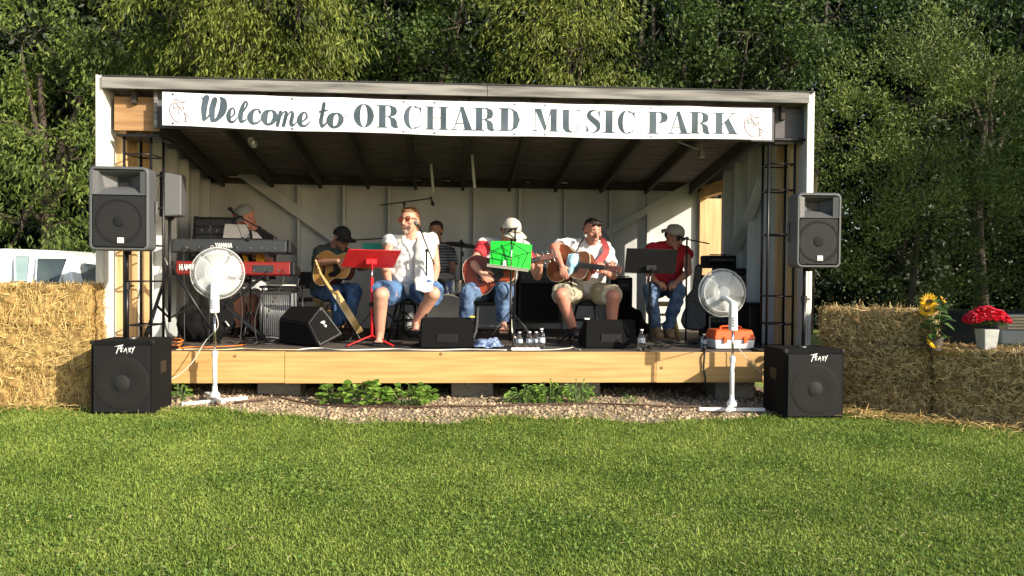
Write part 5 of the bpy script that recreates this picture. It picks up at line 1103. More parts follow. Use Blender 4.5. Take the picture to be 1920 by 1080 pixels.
# ================================================================== FANS
def fan(label, hc, R, armA, armB, front, zb, py_marks, tilt):
    hx=at(hc[0],hc[1],y=hc[2]); a0=at(armA[0],armA[1],z=zb); a1=at(armB[0],armB[1],z=zb); c=(a0+a1)/2; fr=at(front[0],front[1],z=zb)
    c=V((hx.x-.0,c.y,zb)); t=thing('pedestal_fan',label,'fan',(c.x,c.y,zb-.02),0,'white pedestal fans before the stage')
    d=(a1-a0); d.z=0; d.normalize(); e=V((-d.y,d.x,0)); L=(a1-a0).length/2
    b=MB(); b.box(c,(2*L,.042,.03),frame(d)); b.build('base_bar',M_wht,t,bevel=.005)
    fd=(fr-c); fd.z=0; fl=fd.length; fd.normalize(); 
    b=MB(); b.box(c+V((0,0,.031)),(2*L*.98,.042,.028),frame(fd)); b.build('base_bar',M_wht,t,bevel=.005)
    z1,z2,z3=[float(at(hc[0],p,y=c.y).z) for p in py_marks]   # top of white tube, bottom of control box, top of control box
    b=MB(); b.lathe([(.045,0),(.045,.03),(.022,.06),(.0205,.10)],c+V((0,0,.03)),n=24); b.tube([c+V((0,0,.05)),V((c.x,c.y,z1))],.0195,18); b.build('lower_tube',M_wht,t,smooth=True)
    b=MB(); b.lathe([(.0195,-.03),(.026,-.03),(.026,.015),(.0195,.02)],(c.x,c.y,z1),n=18); b.build('height_collar',M_wht,t)
    b=MB(); b.tube([(c.x,c.y,z1),(c.x,c.y,z2+.02)],.011,14); b.build('inner_tube',M_chrome,t,smooth=True)
    b=MB(); b.hexa([(c.x-.032,c.y-.045,z2),(c.x+.032,c.y-.045,z2),(c.x+.032,c.y+.04,z2),(c.x-.032,c.y+.04,z2),(c.x-.030,c.y-.035,z3),(c.x+.030,c.y-.035,z3),(c.x+.028,c.y+.035,z3),(c.x-.028,c.y+.035,z3)]); b.build('control_box',M_wht,t,bevel=.012,seg=3)
    b=MB()
    for k in range(4): b.box((c.x-.005,c.y-.050,z2+.05+.022*k),(.018,.012,.012))
    b.build('control_buttons',mat('grey_buttons',(.35,.36,.37),.5,.1,9),t,bevel=.002)
    face=V(tilt).normalized(); R3=Matrix.Rotation(0,3,'Z'); z=face; x=V((0,0,1)).cross(z).normalized(); y=z.cross(x); R3=Matrix((x,y,z)).transposed()
    W=lambda u,v,w_: hx+R3@V((u,v,w_))
    # motor housing behind
    b=MB(); b.lathe([(.0,-.19),(.05,-.18),(.07,-.13),(.07,-.06),(.0,-.055)],hx,R3,24); b.tube([W(0,0,-.12),(c.x,c.y,z3-.01)],.022,12); b.build('motor_housing',M_wht,t,smooth=True)
    def cage(name,sg,depth,nw):
        b=MB(); 
        for k in range(nw):
            a=2*PI*k/nw; ca,sa=math.cos(a),math.sin(a); pts=[]
            for r,w_ in ((.055,depth),(R*.5,depth*.93),(R*.80,depth*.62),(R*.95,depth*.25),(R,.0)): pts.append(W(r*ca,r*sa,sg*w_))
            b.tube(pts,.0015,4,cap=False)
        for r,w_ in ((R,0),(R*.80,depth*.62),(R*.40,depth*.95)): b.tube([W(r*math.cos(2*PI*j/48),r*math.sin(2*PI*j/48),sg*w_) for j in range(48)],.0022 if r<R else .0052,6,closed=True)
        return b.build(name,M_wht,t)
    cage('front_grille',1,.062,100); cage('rear_grille',-1,.058,80)
    b=MB(); b.lathe([(.0,.072),(.035,.070),(.056,.064),(.058,.058),(.0,.058)],hx,R3,28); b.build('grille_badge',M_wht,t,smooth=False)
    # blades
    b=MB(); b.lathe([(.0,.040),(.03,.038),(.045,.028),(.048,-.03),(.0,-.03)],hx,R3,24); hub=b.build('blade_hub',mat('clear_grey_plastic',(.45,.47,.48),.2,.05,5),t,smooth=True)
    for k in range(5):
        b=MB(); a0_=2*PI*k/5+.3; vs=[]; nr,nc=6,8
        for i in range(nr):
            r=.040+(R*.90-.040)*i/(nr-1); span=.30+.34*math.sin(PI*min(1,(i+1)/nr)*.75)
            for j in range(nc): q=a0_+span*2*(j/(nc-1)-.5)+.12*i/nr; vs.append(W(r*math.cos(q),r*math.sin(q),.030-.055*j/(nc-1)))
        b.add(vs,[(i*nc+j,i*nc+j+1,(i+1)*nc+j+1,(i+1)*nc+j) for i in range(nr-1) for j in range(nc-1)]); o=b.build('blade',mat('fan_blade_plastic',(.66,.69,.71),.25,.05,5,trans=.4),t,smooth=True)
        md=o.modifiers.new('t','SOLIDIFY'); md.thickness=.002
    return hx,V((c.x,c.y,z2))
fh,fb=fan('white pedestal fan before the keyboards with its feet on the gravel at the left',(408,512,-.14),.226,(340,758),(463,746),(434,768),.085,(662,587,530),(.12,-1,.10))
fh2,fb2=fan('white pedestal fan at the right in front of the orange and white box',(1354,549,-.22),.218,(1292,767),(1416,768),(1362,780),.035,(672,620,566),(-.05,-1,.05))
# ================================================================== KEYBOARDS
def keyboard(name,label,px0,px1,py0,py1,y,m,word,wpx,endm=None,depth=.34):
    a=at(px0,(py0+py1)/2,y=y); c=at(px1,(py0+py1)/2,y=y); zt=float(at((px0+px1)/2,py0,y=y).z); zb=float(at((px0+px1)/2,py1,y=y).z)
    t=thing(name,label,'keyboard',((a.x+c.x)/2,y+depth/2,zb),0,'keyboards stacked on the cross-frame stand'); h=zt-zb
    b=MB(); x0,x1=a.x,c.x; e=.05
    pr=[(y,zb+.02),(y+.01,zt-.012),(y+.03,zt),(y+.15,zt-.012),(y+depth,zb+.055),(y+depth,zb),(y+.02,zb)]
    vs=[(x0+e,p[0],p[1]) for p in pr]+[(x1-e,p[0],p[1]) for p in pr]; n=len(pr)
    b.add(vs,[tuple(range(n)),tuple(range(2*n-1,n-1,-1))]+[(j,n+j,n+(j+1)%n,(j+1)%n) for j in range(n)]); b.build('case',m,t,bevel=.006)
    for s,x in ((-1,x0),(1,x1)):
        b=MB(); b.hexa([(x-(0 if s<0 else e)-.001*s,y-.006,zb),(x+(e if s<0 else 0),y-.006,zb),(x+(e if s<0 else 0),y+depth+.004,zb),(x-(0 if s<0 else e),y+depth+.004,zb),(x-(0 if s<0 else e),y-.002,zt+.004),(x+(e if s<0 else 0),y-.002,zt+.004),(x+(e if s<0 else 0),y+depth,zb+.075),(x-(0 if s<0 else e),y+depth,zb+.075)]); b.build('end_cap',endm or M_blk,t,bevel=.02,seg=3)
    b=MB(); n=36
    for i in range(n): w_=(x1-x0-2*e)/n; b.box((x0+e+w_*(i+.5),y+depth-.08,zb+.073),(w_-.002,.14,.012))
    b.build('keys',M_logo,t)
    b=MB(); 
    for k in range(9): xx=x0+.12+(x1-x0-.24)*((k*.377+.07)%1); b.lathe([(0,0),(.010,0),(.010,.006),(0,.006)],(xx,y-.001,zb+.035+h*.15),Matrix.Rotation(PI/2,3,'X'),10)
    b.build('rear_sockets',M_steel,t)
    o=at(wpx,py0+ (py1-py0)*.58,y=y-.004); badge(word,o,(1,0,0),(0,0,1),.042 if word=='YAMAHA' else .052,M_logo,t,name='keyboard_name',slant=.0,w=.20,adv=.68)
    return t,zb
M_kb=mat('dark_grey_keyboard_case',(.03,.034,.038),.45,.1,30,.05)
kt,kz=keyboard('keyboard','long dark grey keyboard with white YAMAHA lettering on its back, upper of the two',313,546,448,475,1.0,M_kb,'YAMAHA',404)
o=at(398,463,y=.996); b=MB(); b.lathe([(.013,0),(.017,0),(.017,.002),(.013,.002)],o,Matrix.Rotation(PI/2,3,'X'),18,cap=False); b.build('round_mark',M_logo,kt)
kt2,kz2=keyboard('keyboard','red keyboard with white HAMMOND lettering on its back, lower of the two',320,553,490,517,1.0,M_redkb,'HAMMOND',337,M_blk)
b=MB(); q=at(494,504,y=.997); b.box(q,(.20,.004,.075)); b.build('socket_panel',M_kb,kt2)
t=thing('keyboard_stand','black cross-frame stand carrying the two keyboards','stand',(at(430,640,y=1.1).x,1.1,FL))
for yy in (1.04,1.26):
    for a,c in (((352,517),(497,642)),((495,517),(345,642))):
        p,q=at(a[0],a[1],y=yy),at(c[0],c[1],y=yy); q.z=FL+.02; b=MB(); b.bar(p,q,.03,.05,V((0,1,0))); b.build('cross_bar',M_blkm,t,bevel=.004)
for px in (362,500):
    p=at(px,517,y=1.0); b=MB(); b.bar(V((p.x,.98,kz2-.02)),V((p.x,1.36,kz2-.02)),.035,.035); b.build('support_arm',M_blkm,t,bevel=.004)
    b=MB(); b.tube([(p.x,1.36,kz2-.02),(p.x,1.40,kz+.06)],.014,8); b.bar(V((p.x,1.0,kz-.018)),V((p.x,1.40,kz-.018)),.03,.03); b.build('upper_arm',M_blkm,t)
def case_box(name,label,cat,px0,px1,py0,py1,y,d,m,bev=.012,extra=None,group=None,rz=0.):
    a=at(px0,(py0+py1)/2,y=y); c=at(px1,(py0+py1)/2,y=y); zt=float(at((px0+px1)/2,py0,y=y).z); zb=float(at((px0+px1)/2,py1,y=y).z)
    if zb<FL+.06: zb=FL+.002
    t=thing(name,label,cat,((a.x+c.x)/2,y+d/2,zb),rz,group); b=MB(); b.box(((a.x+c.x)/2,y+d/2,(zt+zb)/2),(c.x-a.x,d,zt-zb)); b.build('body',m,t,bevel=bev,seg=3)
    return t,a.x,c.x,zb,zt
rs=random.Random(12)
for k,(pxa,ya,kk,pxb,yb,lab) in enumerate(((345,1.0,0,352,.55,'black lead hanging from the left end of the upper keyboard'),(378,1.0,0,398,.70,'black lead hanging behind the left fan from the upper keyboard'),(440,1.0,0,458,.60,'black lead hanging from the middle of the upper keyboard'),(500,1.0,1,488,.62,'black lead hanging from the right half of the red keyboard'),(530,1.0,1,512,.75,'black lead hanging from the right end of the red keyboard'))):
    a=at(pxa,(462,505)[kk],y=ya-.012); e=at(pxb,650,y=yb); e.z=FL+.012; m1=a+V((.02,-.07,-.12)); m2=(a+e)/2+V((rs.uniform(-.1,.1),-.03,-.10)); m3=e+V((-.06,.10,.03))
    b=MB(); b.tube(spline([a,m1,m2,m3,e,e+V((.14,.06,0)),e+V((.22,-.05,.0))],7),.0045,7); tag(b.build('keyboard_lead',M_cordb,smooth=True),lab,'cable','leads hanging from the keyboards')
# rack case and sheets behind the keyboards
t,x0,x1,zb,zt=case_box('equipment_rack','black equipment rack standing behind the upper keyboard beneath the clip lights','rack',362,438,407,530,1.50,.35,M_blk)
b=MB()
for k in range(5): b.box(((x0+x1)/2,1.497,zt-.06-.085*k),((x1-x0)*.88,.010,.072))
b.build('rack_panel',M_kb,t,bevel=.003)
b=MB(); 
for k in range(4): b.box(((x0+x1)/2+(k-1.5)*.08,1.493,zt-.145),(.02,.012,.02))
b.build('rack_knobs',M_steel,t)
def sheet(label,pts,m,th=.0015,name='sheet_music',cat='paper'):
    P=[at(*p[:2],y=p[2]) for p in pts]; n=(P[1]-P[0]).cross(P[2]-P[0]).normalized()*th; b=MB(); b.add(P+[p+n for p in P],[(0,1,2,3),(7,6,5,4),(0,4,5,1),(1,5,6,2),(2,6,7,3),(3,7,4,0)]); o=b.build(name,m); tag(o,label,cat); return o
M_paper=mat('printed_paper',(.74,.73,.70),.7,.25,40,stretch=(1,1,6),col2=(.80,.79,.76))
sheet('wide white sheet music propped behind the upper keyboard',[(418,446,1.42),(470,447,1.42),(464,421,1.47),(422,420,1.47)],M_paper)
sheet('small crumpled white sheet leaning right of the wide sheet behind the upper keyboard',[(474,447,1.42),(492,447,1.42),(482,436,1.46),(472,432,1.46)],M_paper)
M_yel=mat('yellow_paper',(.80,.42,.03),.6,.2,20)
sheet('torn yellow sheet standing left between the two keyboards',[(458,491,1.30),(467,492,1.30),(463,480,1.33),(453,477,1.33)],M_yel)
sheet('square yellow sheet standing right between the two keyboards',[(480,492,1.30),(496,492,1.30),(497,477,1.33),(480,477,1.33)],M_yel)
def clip_lamp(label,base,mid,head):
    A,B_,C=at(*base[:2],y=base[2]),at(*mid[:2],y=mid[2]),at(*head[:2],y=head[2]); t=thing('clip_lamp',label,'lamp',A,0,'clip lights over the keyboards'); b=MB(); b.tube(spline([A,B_,C],8),.0035,6); b.build('gooseneck',M_blkm,t,smooth=True)
    b=MB(); d=(C-B_); d.z=0; d=d.normalized() if d.length>1e-6 else V((1,0,0)); b.box(C,(.055,.03,.014),frame(d)); b.build('lamp_head',M_blk,t,bevel=.004); b=MB(); b.box(C+V((0,-.0,.0085)),(.04,.022,.003),frame(d)); b.build('reflector',M_chrome,t)
    b=MB(); b.box(A,(.03,.03,.035)); b.build('clip',M_blk,t,bevel=.004)
clip_lamp('clip light with tall neck at the left above the upper keyboard',(357,470,1.0),(360,430,1.05),(368,407,1.1))
clip_lamp('clip light reaching up left of the wide white sheet',(395,450,1.05),(394,425,1.05),(396,408,1.1))
clip_lamp('clip light leaning over the wide white sheet',(455,448,1.05),(444,420,1.08),(432,392,1.10))
clip_lamp('clip light bent low over the right of the upper keyboard',(466,448,1.0),(466,430,1.03),(450,406,1.1))
mic_stand('boom microphone stand behind the upper keyboard before the grey-capped player',470,1.38,440,boom=((520,448,1.40),(436,398,1.35)),rad=.22)
microphone(at(431,391,y=1.38),at(438,400,y=1.35),'black microphone before the grey-capped keyboard player',M_blk)
# small table and silver amplifier
t,x0,x1,zb,zt=case_box('amplifier','silver grey amplifier with ribbed cloth front under the small table at the keyboards','amplifier',486,548,545,637,1.30,.30,mat('silver_grille_cloth',(.20,.21,.22),.6,.3,60,.3,stretch=(4,1,.2)),.01)
b=MB(); 
for k in range(16): x=x0+.02+(x1-x0-.04)*k/15; b.tube([(x,1.296,zb+.03),(x,1.296,zt-.03)],.0055,6)
b.build('ribbed_front',M_steel,t,smooth=True)
t=thing('side_table','small black side table over the silver amplifier','table',(at(520,540,y=1.35).x,1.35,FL)); p0,p1=at(486,538,y=1.2),at(563,541,y=1.2)
b=MB(); b.box(((p0.x+p1.x)/2,1.36,p0.z),(p1.x-p0.x,.34,.025)); b.build('table_top',M_blk,t,bevel=.006)
for x in (p0.x+.03,p1.x-.03):
    for yy in (1.22,1.50): b=MB(); b.tube([(x,yy,FL),(x,yy,p0.z)],.010,8); b.build('leg',M_blkm,t,smooth=True)
zt_=p0.z+.0135; xm=(p0.x+p1.x)/2
b=MB(); b.box((xm,1.33,zt_+.006),(.28,.21,.010),Matrix.Rotation(.12,3,'Z')); o=b.build('papers',M_paper,bevel=.001,seg=1); tag(o,'pile of white papers lying on the small black side table','papers')
t=thing('chair','chrome tube chair with a black back left of the wooden stool','chair',(at(585,600,y=2.1).x,2.1,FL),0,'stools and chairs under the players'); xc=at(585,600,y=2.1).x
for s in (-1,1):
    b=MB(); b.tube(spline([(xc+s*.2,1.9,FL+.01),(xc+s*.2,1.88,FL+.30),(xc+s*.2,2.25,FL+.36),(xc+s*.19,2.3,FL+.62),(xc+s*.15,2.32,FL+.70)],6),.011,8); b.build('frame_tube',M_chrome,t,smooth=True)
b=MB(); b.box((xc,2.31,FL+.62),(.40,.03,.20)); b.build('backrest',M_blk,t,bevel=.012); b=MB(); b.box((xc,2.06,FL+.40),(.40,.40,.04)); b.build('seat',M_blk,t,bevel=.012)
# black bag and pedal at left
b=MB(); p=at(368,605,y=.95)
b.ell((p.x,1.0,FL+.16),(.20,.15,.17)); b.ell((p.x+.12,.98,FL+.10),(.17,.14,.11)); b.ell((p.x-.12,1.05,FL+.24),(.10,.10,.16))
o=b.build('gear_bag',M_carpet,smooth=True,remesh=.02,smo=2,disp=(.05,7)); tag(o,'slumped black gear bag under the left half of the keyboards','bag')
t=thing('foot_pedal','silver foot pedal on the stage under the keyboards','pedal',at(418,605,y=1.0)); b=MB(); b.box(at(421,606,y=1.0),(.07,.20,.02),frame(V((.5,.3,-.8)))); b.build('treadle',M_alu,t,bevel=.004); b=MB(); b.box(at(424,615,y=1.05),(.09,.24,.03)); b.build('base',M_blk,t,bevel=.004)
# ================================================================== FLOOR MONITORS
import bmesh
def hull(name,pts,m,parent,bev=.01):
    bm=bmesh.new(); [bm.verts.new(WM[parent.name].inverted()@V(p)) for p in pts]; r=bmesh.ops.convex_hull(bm,input=bm.verts)
    bmesh.ops.delete(bm,geom=[e for e in r['geom_interior'] if isinstance(e,bmesh.types.BMVert)],context='VERTS'); bmesh.ops.dissolve_limit(bm,angle_limit=.12,verts=bm.verts,edges=bm.edges); bmesh.ops.bevel(bm,geom=bm.edges[:],offset=bev,segments=2,affect='EDGES')
    me=bpy.data.meshes.new(name); bm.to_mesh(me); bm.free(); me.materials.append(m); o=bpy.data.objects.new(name,me); COL.objects.link(o); o.parent=parent; WM[o.name]=WM[parent.name]; return o
t=thing('floor_monitor','black wedge floor monitor with a white sticker, left of the red music stand','floor monitor',(at(580,640,y=.6).x,.6,FL),0,'wedge floor monitors along the stage front')
pA=[at(577,606,y=.42),at(602,573,y=.58),at(643,628,y=.70),at(599,648,y=.30)]; pA[3].z=FL+.01; pA[2].z=FL+.10
g_=[V((-.26,.16,0))]
hull('cabinet',pA+[at(522,598,y=.78),at(545,573,y=.92),V((at(522,640,y=.72).x,.72,FL+.01)),V((at(610,640,y=1.0).x,1.0,FL+.01))],M_carpet,t,.012)
n_=(pA[1]-pA[0]).cross(pA[3]-pA[0]).normalized(); n_=-n_ if n_.y>0 else n_
cen=sum(pA,V((0,0,0)))/4; b=MB(); sh=[cen+(p-cen)*.93+n_*.006 for p in pA]; b.add(sh+[q-n_*.01 for q in sh],[(0,1,2,3),(7,6,5,4),(0,4,5,1),(1,5,6,2),(2,6,7,3),(3,7,4,0)]); b.build('side_panel',mat('scuffed_grey_panel',(.06,.06,.063),.6,.2,20,.1),t)
b=MB(); ux=(pA[2]-pA[1]).normalized(); uz=n_.cross(ux).normalized(); uz=uz if uz.z>0 else -uz
rs=random.Random(3)
for k in range(16): c_=cen+n_*.022+ux*(rs.uniform(-.05,.03))+uz*rs.uniform(-.06,.045)+V((.0,0,-.01)); b.box(c_,(rs.uniform(.010,.026),rs.uniform(.008,.016),.002),Matrix((ux,uz,n_)).transposed()@Matrix.Rotation(rs.choice((0,.6,1.57)),3,'Z'))
b.build('worn_sticker',M_logo,t)
def wedge_back(label,px0,px1,py0,y,tagm,group='wedge floor monitors along the stage front'):
    a=at(px0,620,y=y); c=at(px1,620,y=y); zt=float(at((px0+px1)/2,py0,y=y+.04).z); t=thing('floor_monitor',label,'floor monitor',((a.x+c.x)/2,y+.2,FL),0,group)
    x0,x1=a.x,c.x; o=hull('cabinet',[(x0,y,FL+.003),(x1,y,FL+.003),(x0+.01,y+.04,zt),(x1-.01,y+.04,zt),(x0+.01,y+.14,zt),(x1-.01,y+.14,zt),(x0,y+.42,FL+.08),(x1,y+.42,FL+.08),(x0,y+.40,FL+.003),(x1,y+.40,FL+.003)],M_carpet,t,.012)
    b=MB(); b.box(((x0+x1)/2,y+.012,FL+.10),(.20,.012,.08)); b.build('socket_plate',M_blkm,t,bevel=.004)
    b=MB(); b.box((x1-.018 if tagm=='y' else x0+.022,y+.03,zt+.012),(.05,.04,.014)); b.build('plug_tag',mat('yellow_tag',(.75,.60,.05),.5,.05,5) if tagm=='y' else M_logo,t,bevel=.003)
wedge_back('black wedge floor monitor with a yellow tag left of the blue checked cloth',787,889,596,.24,'y')
wedge_back('black wedge floor monitor with a white tag, before the guitarist in khaki shorts',1097,1195,600,.24,'w')
# ================================================================== AMPLIFIERS AND BOXES
def amp(label,px0,px1,py0,py1,y,d,silver=False,name='amplifier',group='amplifiers at the back of the stage'):
    t,x0,x1,zb,zt=case_box(name,label,'amplifier',px0,px1,py0,py1,y,d,M_carpet,.014,group=group); w,h=x1-x0,zt-zb
    fr=MB()
    for c_,s_ in ((((x0+x1)/2,y-.003,zt-.018),(w-.01,.012,.02)),(((x0+x1)/2,y-.003,zb+.018),(w-.01,.012,.02)),((x0+.016,y-.003,(zt+zb)/2),(.02,.012,h-.03)),((x1-.016,y-.003,(zt+zb)/2),(.02,.012,h-.03))): fr.box(c_,s_)
    fr.build('trim_frame',M_alu if silver else M_blkm,t,bevel=.003)
    cp=h*.22; b=MB(); b.box(((x0+x1)/2,y-.001,zt-.035-cp/2),(w-.06,.008,cp)); b.build('control_panel',M_kb,t); b=MB()
    for k in range(7): b.lathe([(0,0),(.010,0),(.008,.014),(0,.014)],(x0+.06+(w-.12)*k/6,y-.004,zt-.035-cp/2),Matrix.Rotation(PI/2,3,'X'),10)
    b.build('control_knobs',M_steel,t,smooth=False)
    if h>.25: b=MB(); b.box(((x0+x1)/2,y-.001,zb+.03+(h-cp-.08)/2),(w-.06,.008,h-cp-.08)); b.build('grille_cloth',M_grille,t)
    b=MB(); b.box(((x0+x1)/2,y+d/2,zt+.012),(.20,.025,.012)); b.build('carry_handle',M_blk,t,bevel=.005); return t
amp('large black speaker cabinet behind the pale-capped guitarist\'s headstock',972,1052,503,606,2.35,.36)
amp('tall black speaker cabinet with a grey edge right behind the knee of the khaki shorts',1156,1186,520,606,2.2,.36)
amp('small black amplifier head on top of the amplifier stack by the doorway',1326,1381,479,503,1.62,.26)
amp('flat black rack unit second from the top of the amplifier stack by the doorway',1350,1400,503,515,1.55,.30)
amp('silver trimmed amplifier in the middle of the stack behind the right fan',1328,1406,516,590,1.55,.34,True)
amp('silver trimmed amplifier at the bottom of the stack behind the right fan',1328,1406,591,636,1.52,.36,True)
b=MB(); p=at(1183,610,y=1.9); b.ell((p.x,1.9,FL+.16),(.16,.12,.17)); b.ell((p.x+.03,1.85,FL+.09),(.19,.14,.10)); o=b.build('soft_bag',M_carpet,smooth=True,remesh=.02,smo=2,disp=(.03,8)); tag(o,'small black soft bag beside the feet of the crimson vest man, left of his stool','bag')
# soft guitar case leaning near the amps
t=thing('guitar_case','grey soft guitar case leaning upright between the wooden stool and the amplifier stack','case',(at(1303,630,y=1.7).x,1.7,FL))
Mx=xf(V((at(1303,600,y=1.7).x,1.70,FL+.33)),V((.10,.10,1)),V((-.2,-1,.1))); out=[(-.32,.0),(-.30,.13),(-.2,.19),(-.08,.17),(.02,.13),(.12,.15),(.2,.12),(.28,.06),(.62,.045),(.66,0)]
o2=[(p[0],p[1]) for p in out]+[(p[0],-p[1]) for p in reversed(out[1:-1])]; b=MB(); n=len(o2); vs=[Mx@V((x*.8,y*.8,-.06)) for x,y in o2]+[Mx@V((x*.8,y*.8,.06)) for x,y in o2]; b.add(vs,[tuple(range(n-1,-1,-1)),tuple(range(n,2*n))]+[(j,(j+1)%n,n+(j+1)%n,n+j) for j in range(n)]); b.build('case_shell',mat('grey_nylon',(.13,.13,.13),.8,.2,30,.3),t,bevel=.02,seg=3)
b=MB(); b.tube([Mx@V((x*.8*.97,y*.8*.97,.062)) for x,y in o2],.004,6,closed=True); b.build('zip_piping',M_blk,t)
t,x0,x1,zb,zt=case_box('storage_bin','black storage bin against the right wall beside the tower','bin',1404,1462,572,640,.95,.34,M_blk,.02)
b=MB(); b.box(((x0+x1)/2,1.12,zt+.01),(x1-x0+.02,.37,.025)); b.build('lid',M_blk,t,bevel=.01)
# orange and white box
t=thing('cooler_box','orange lidded white cooler box at the stage edge behind the right fan','cooler',(at(1377,650,y=.32).x,.32,FL)); x0,x1=at(1338,640,y=.17).x,at(1417,640,y=.17).x; xm=(x0+x1)/2; zt=at(1377,616,y=.2).z; zm=FL+(zt-FL)*.48
b=MB(); b.hexa([(x0+.02,.17,FL+.004),(x1-.02,.17,FL+.004),(x1-.02,.45,FL+.004),(x0+.02,.45,FL+.004),(x0+.008,.16,zm),(x1-.008,.16,zm),(x1-.008,.46,zm),(x0+.008,.46,zm)]); b.build('tub',M_wht,t,bevel=.014,seg=3)
b=MB(); b.hexa([(x0,.15,zm+.002),(x1,.15,zm+.002),(x1,.47,zm+.002),(x0,.47,zm+.002),(x0+.03,.19,zt-.012),(x1-.03,.19,zt-.012),(x1-.03,.43,zt-.012),(x0+.03,.43,zt-.012)]); b.build('lid',M_orange,t,bevel=.014,seg=3)
b=MB(); b.tube(spline([(xm-.10,.29,zt-.02),(xm-.09,.29,zt+.014),(xm+.09,.29,zt+.014),(xm+.10,.29,zt-.02)],5),.010,8); b.build('handle',M_orange,t,smooth=True)
for s in (-1,1): b=MB(); b.box((xm+s*.10,.152,zm+.0),(.035,.018,.06)); b.build('latch',M_orange,t,bevel=.004)
# ================================================================== DRUMS
t=thing('crash_cymbal','dull bronze cymbal on a black stand between the drummer and the pale-capped guitarist','cymbal',(at(865,640,y=2.15).x,2.15,FL)); p=at(865,457,y=2.15)
R_=Matrix.Rotation(math.radians(7),3,'Y')@Matrix.Rotation(math.radians(-6),3,'X'); M_cym=mat('dull_bronze',(.10,.085,.06),.4,.2,40,metal=.9)
b=MB(); b.lathe([(.0,.028),(.03,.024),(.045,.008),(.12,-.002),(.205,-.016),(.205,-.018),(.12,-.006),(.045,.003),(.0,.02)],p,R_,36); b.build('cymbal_plate',M_cym,t,smooth=True)
b=MB(); b.tube([(p.x,2.15,FL+.15),(p.x,2.15,p.z+.045)],.010,8); b.lathe([(0,0),(.015,0),(.015,.03),(0,.03)],(p.x,2.15,p.z+.02),n=12); b.box((p.x+.01,2.14,p.z-.12),(.04,.03,.06)); b.build('stand_pole',M_blkm,t)
for k in range(3): a=.4+2*PI*k/3; b=MB(); b.tube([(p.x,2.15,FL+.32),(p.x+.26*math.cos(a),2.15+.26*math.sin(a),FL+.01)],.008,8); b.build('leg',M_blkm,t,smooth=True)
def drum(label,cx,cy,cz,r,h,axis,mshell,lug=6,name='drum',group='drums around the drummer'):
    t=thing(name,label,'drum',(cx,cy,FL),0,group); R=frame(V(axis)) @ Matrix(((0,0,1),(0,1,0),(-1,0,0))); c=V((cx,cy,cz))
    b=MB(); b.lathe([(r,-h/2),(r,h/2)],c,R,36,cap=False); b.lathe([(.0,h/2-.004),(r,h/2-.004)],c,R,36,cap=False); b.build('shell',mshell,t,smooth=False)
    for s in (-1,1):
        b=MB(); b.lathe([(r,s*h/2-.012),(r+.010,s*h/2-.012),(r+.010,s*h/2+.012),(r-.004,s*h/2+.012)],c,R,36,cap=False); b.build('hoop',M_chrome,t,smooth=False)
        b=MB(); b.lathe([(.0,s*(h/2+.002)),(r-.003,s*(h/2+.002))],c,R,36,cap=False); b.build('drum_head',mat('drum_head_white',(.55,.54,.5),.6,.1,9),t)
    b=MB()
    for k in range(lug): a=2*PI*k/lug; q=c+R@V(((r+.008)*math.cos(a),(r+.008)*math.sin(a),0)); b.bar(q-R@V((0,0,h*.35)),q+R@V((0,0,h*.35)),.012,.012)
    b.build('lugs',M_chrome,t); return t
M_dsh=mat('dark_blue_shell',(.015,.02,.05),.25,.2,6,coat=.5)
drum('chrome snare drum in front of the striped drummer',at(851,540,y=2.05).x,2.05,float(at(851,538,y=2.05).z),.165,.14,(0,0,1),M_chrome)
drum('dark blue bass drum low behind the singer, facing the lawn',at(838,590,y=1.85).x,1.85,FL+.24,.235,.38,(0,-1,0),M_dsh,8)
drum('dark blue tom above the bass drum',at(833,545,y=1.98).x,1.98,FL+.60,.13,.17,(0,-.35,1),M_dsh)
# ================================================================== BOTTLES AND CLOTH ON THE STAGE EDGE
def bottle(label,px,y,h,r,group):
    p=at(px,640,y=y); t=thing('water_bottle',label,'bottle',(p.x,y,FL),0,group); z=FL+.001
    b=MB(); b.lathe([(0,0),(r*.9,0),(r,.01),(r,h*.30),(r*.96,h*.32),(r,h*.34),(r,h*.62),(r*.9,h*.72),(r*.42,h*.88),(r*.40,h*.95),(0,h*.95)],(p.x,y,z),n=24); b.build('bottle_body',M_water,t,smooth=True)
    b=MB(); b.lathe([(r+.0008,h*.36),(r+.0008,h*.58)],(p.x,y,z),n=24,cap=False); b.build('label',M_label,t,smooth=True)
    b=MB(); b.lathe([(0,h*.93),(r*.46,h*.93),(r*.46,h),(0,h)],(p.x,y,z),n=18); b.build('bottle_cap',M_wht,t)
G='water bottles standing on the stage edge'
bottle('small water bottle, leftmost of the four beside the blue cloth',974,.20,.165,.033,G); bottle('small water bottle, second from the left in the four beside the blue cloth',993,.17,.17,.033,G); bottle('small water bottle squeezed against the tallest bottle',1005,.22,.165,.033,G); bottle('tallest water bottle, at the right end of the four',1015,.10,.205,.036,G)
bottle('lone water bottle at the stage edge below the black music stand',1203,.08,.20,.036,G); bottle('bluish water bottle on the floor left of the orange lidded box',1320,.30,.14,.032,G)
rows=[]; rs=random.Random(5)
for i in range(5):
    rows.append([V((at(888+13.5*j,645,y=.30).x,.16+.07*i,FL+.025+(.07*rs.random() if 0<i<4 and 0<j<4 else .0))) for j in range(5)])
cloth('cleaning_cloth','crumpled blue and white checked cloth on the stage edge by the water bottles','cloth',rows,M_bluec,disp=(.03,18))
t=thing('power_strip','white power strip lying on the stage edge under the four bottles','power strip',(at(985,652,y=.05).x,.05,FL)); b=MB(); b.box((at(985,652,y=.05).x,.05,FL+.016),(.27,.05,.028)); b.build('housing',M_wht,t,bevel=.006); b=MB()
for k in range(5): b.box((at(985,652,y=.05).x-.10+.05*k,.05,FL+.0305),(.024,.024,.003))
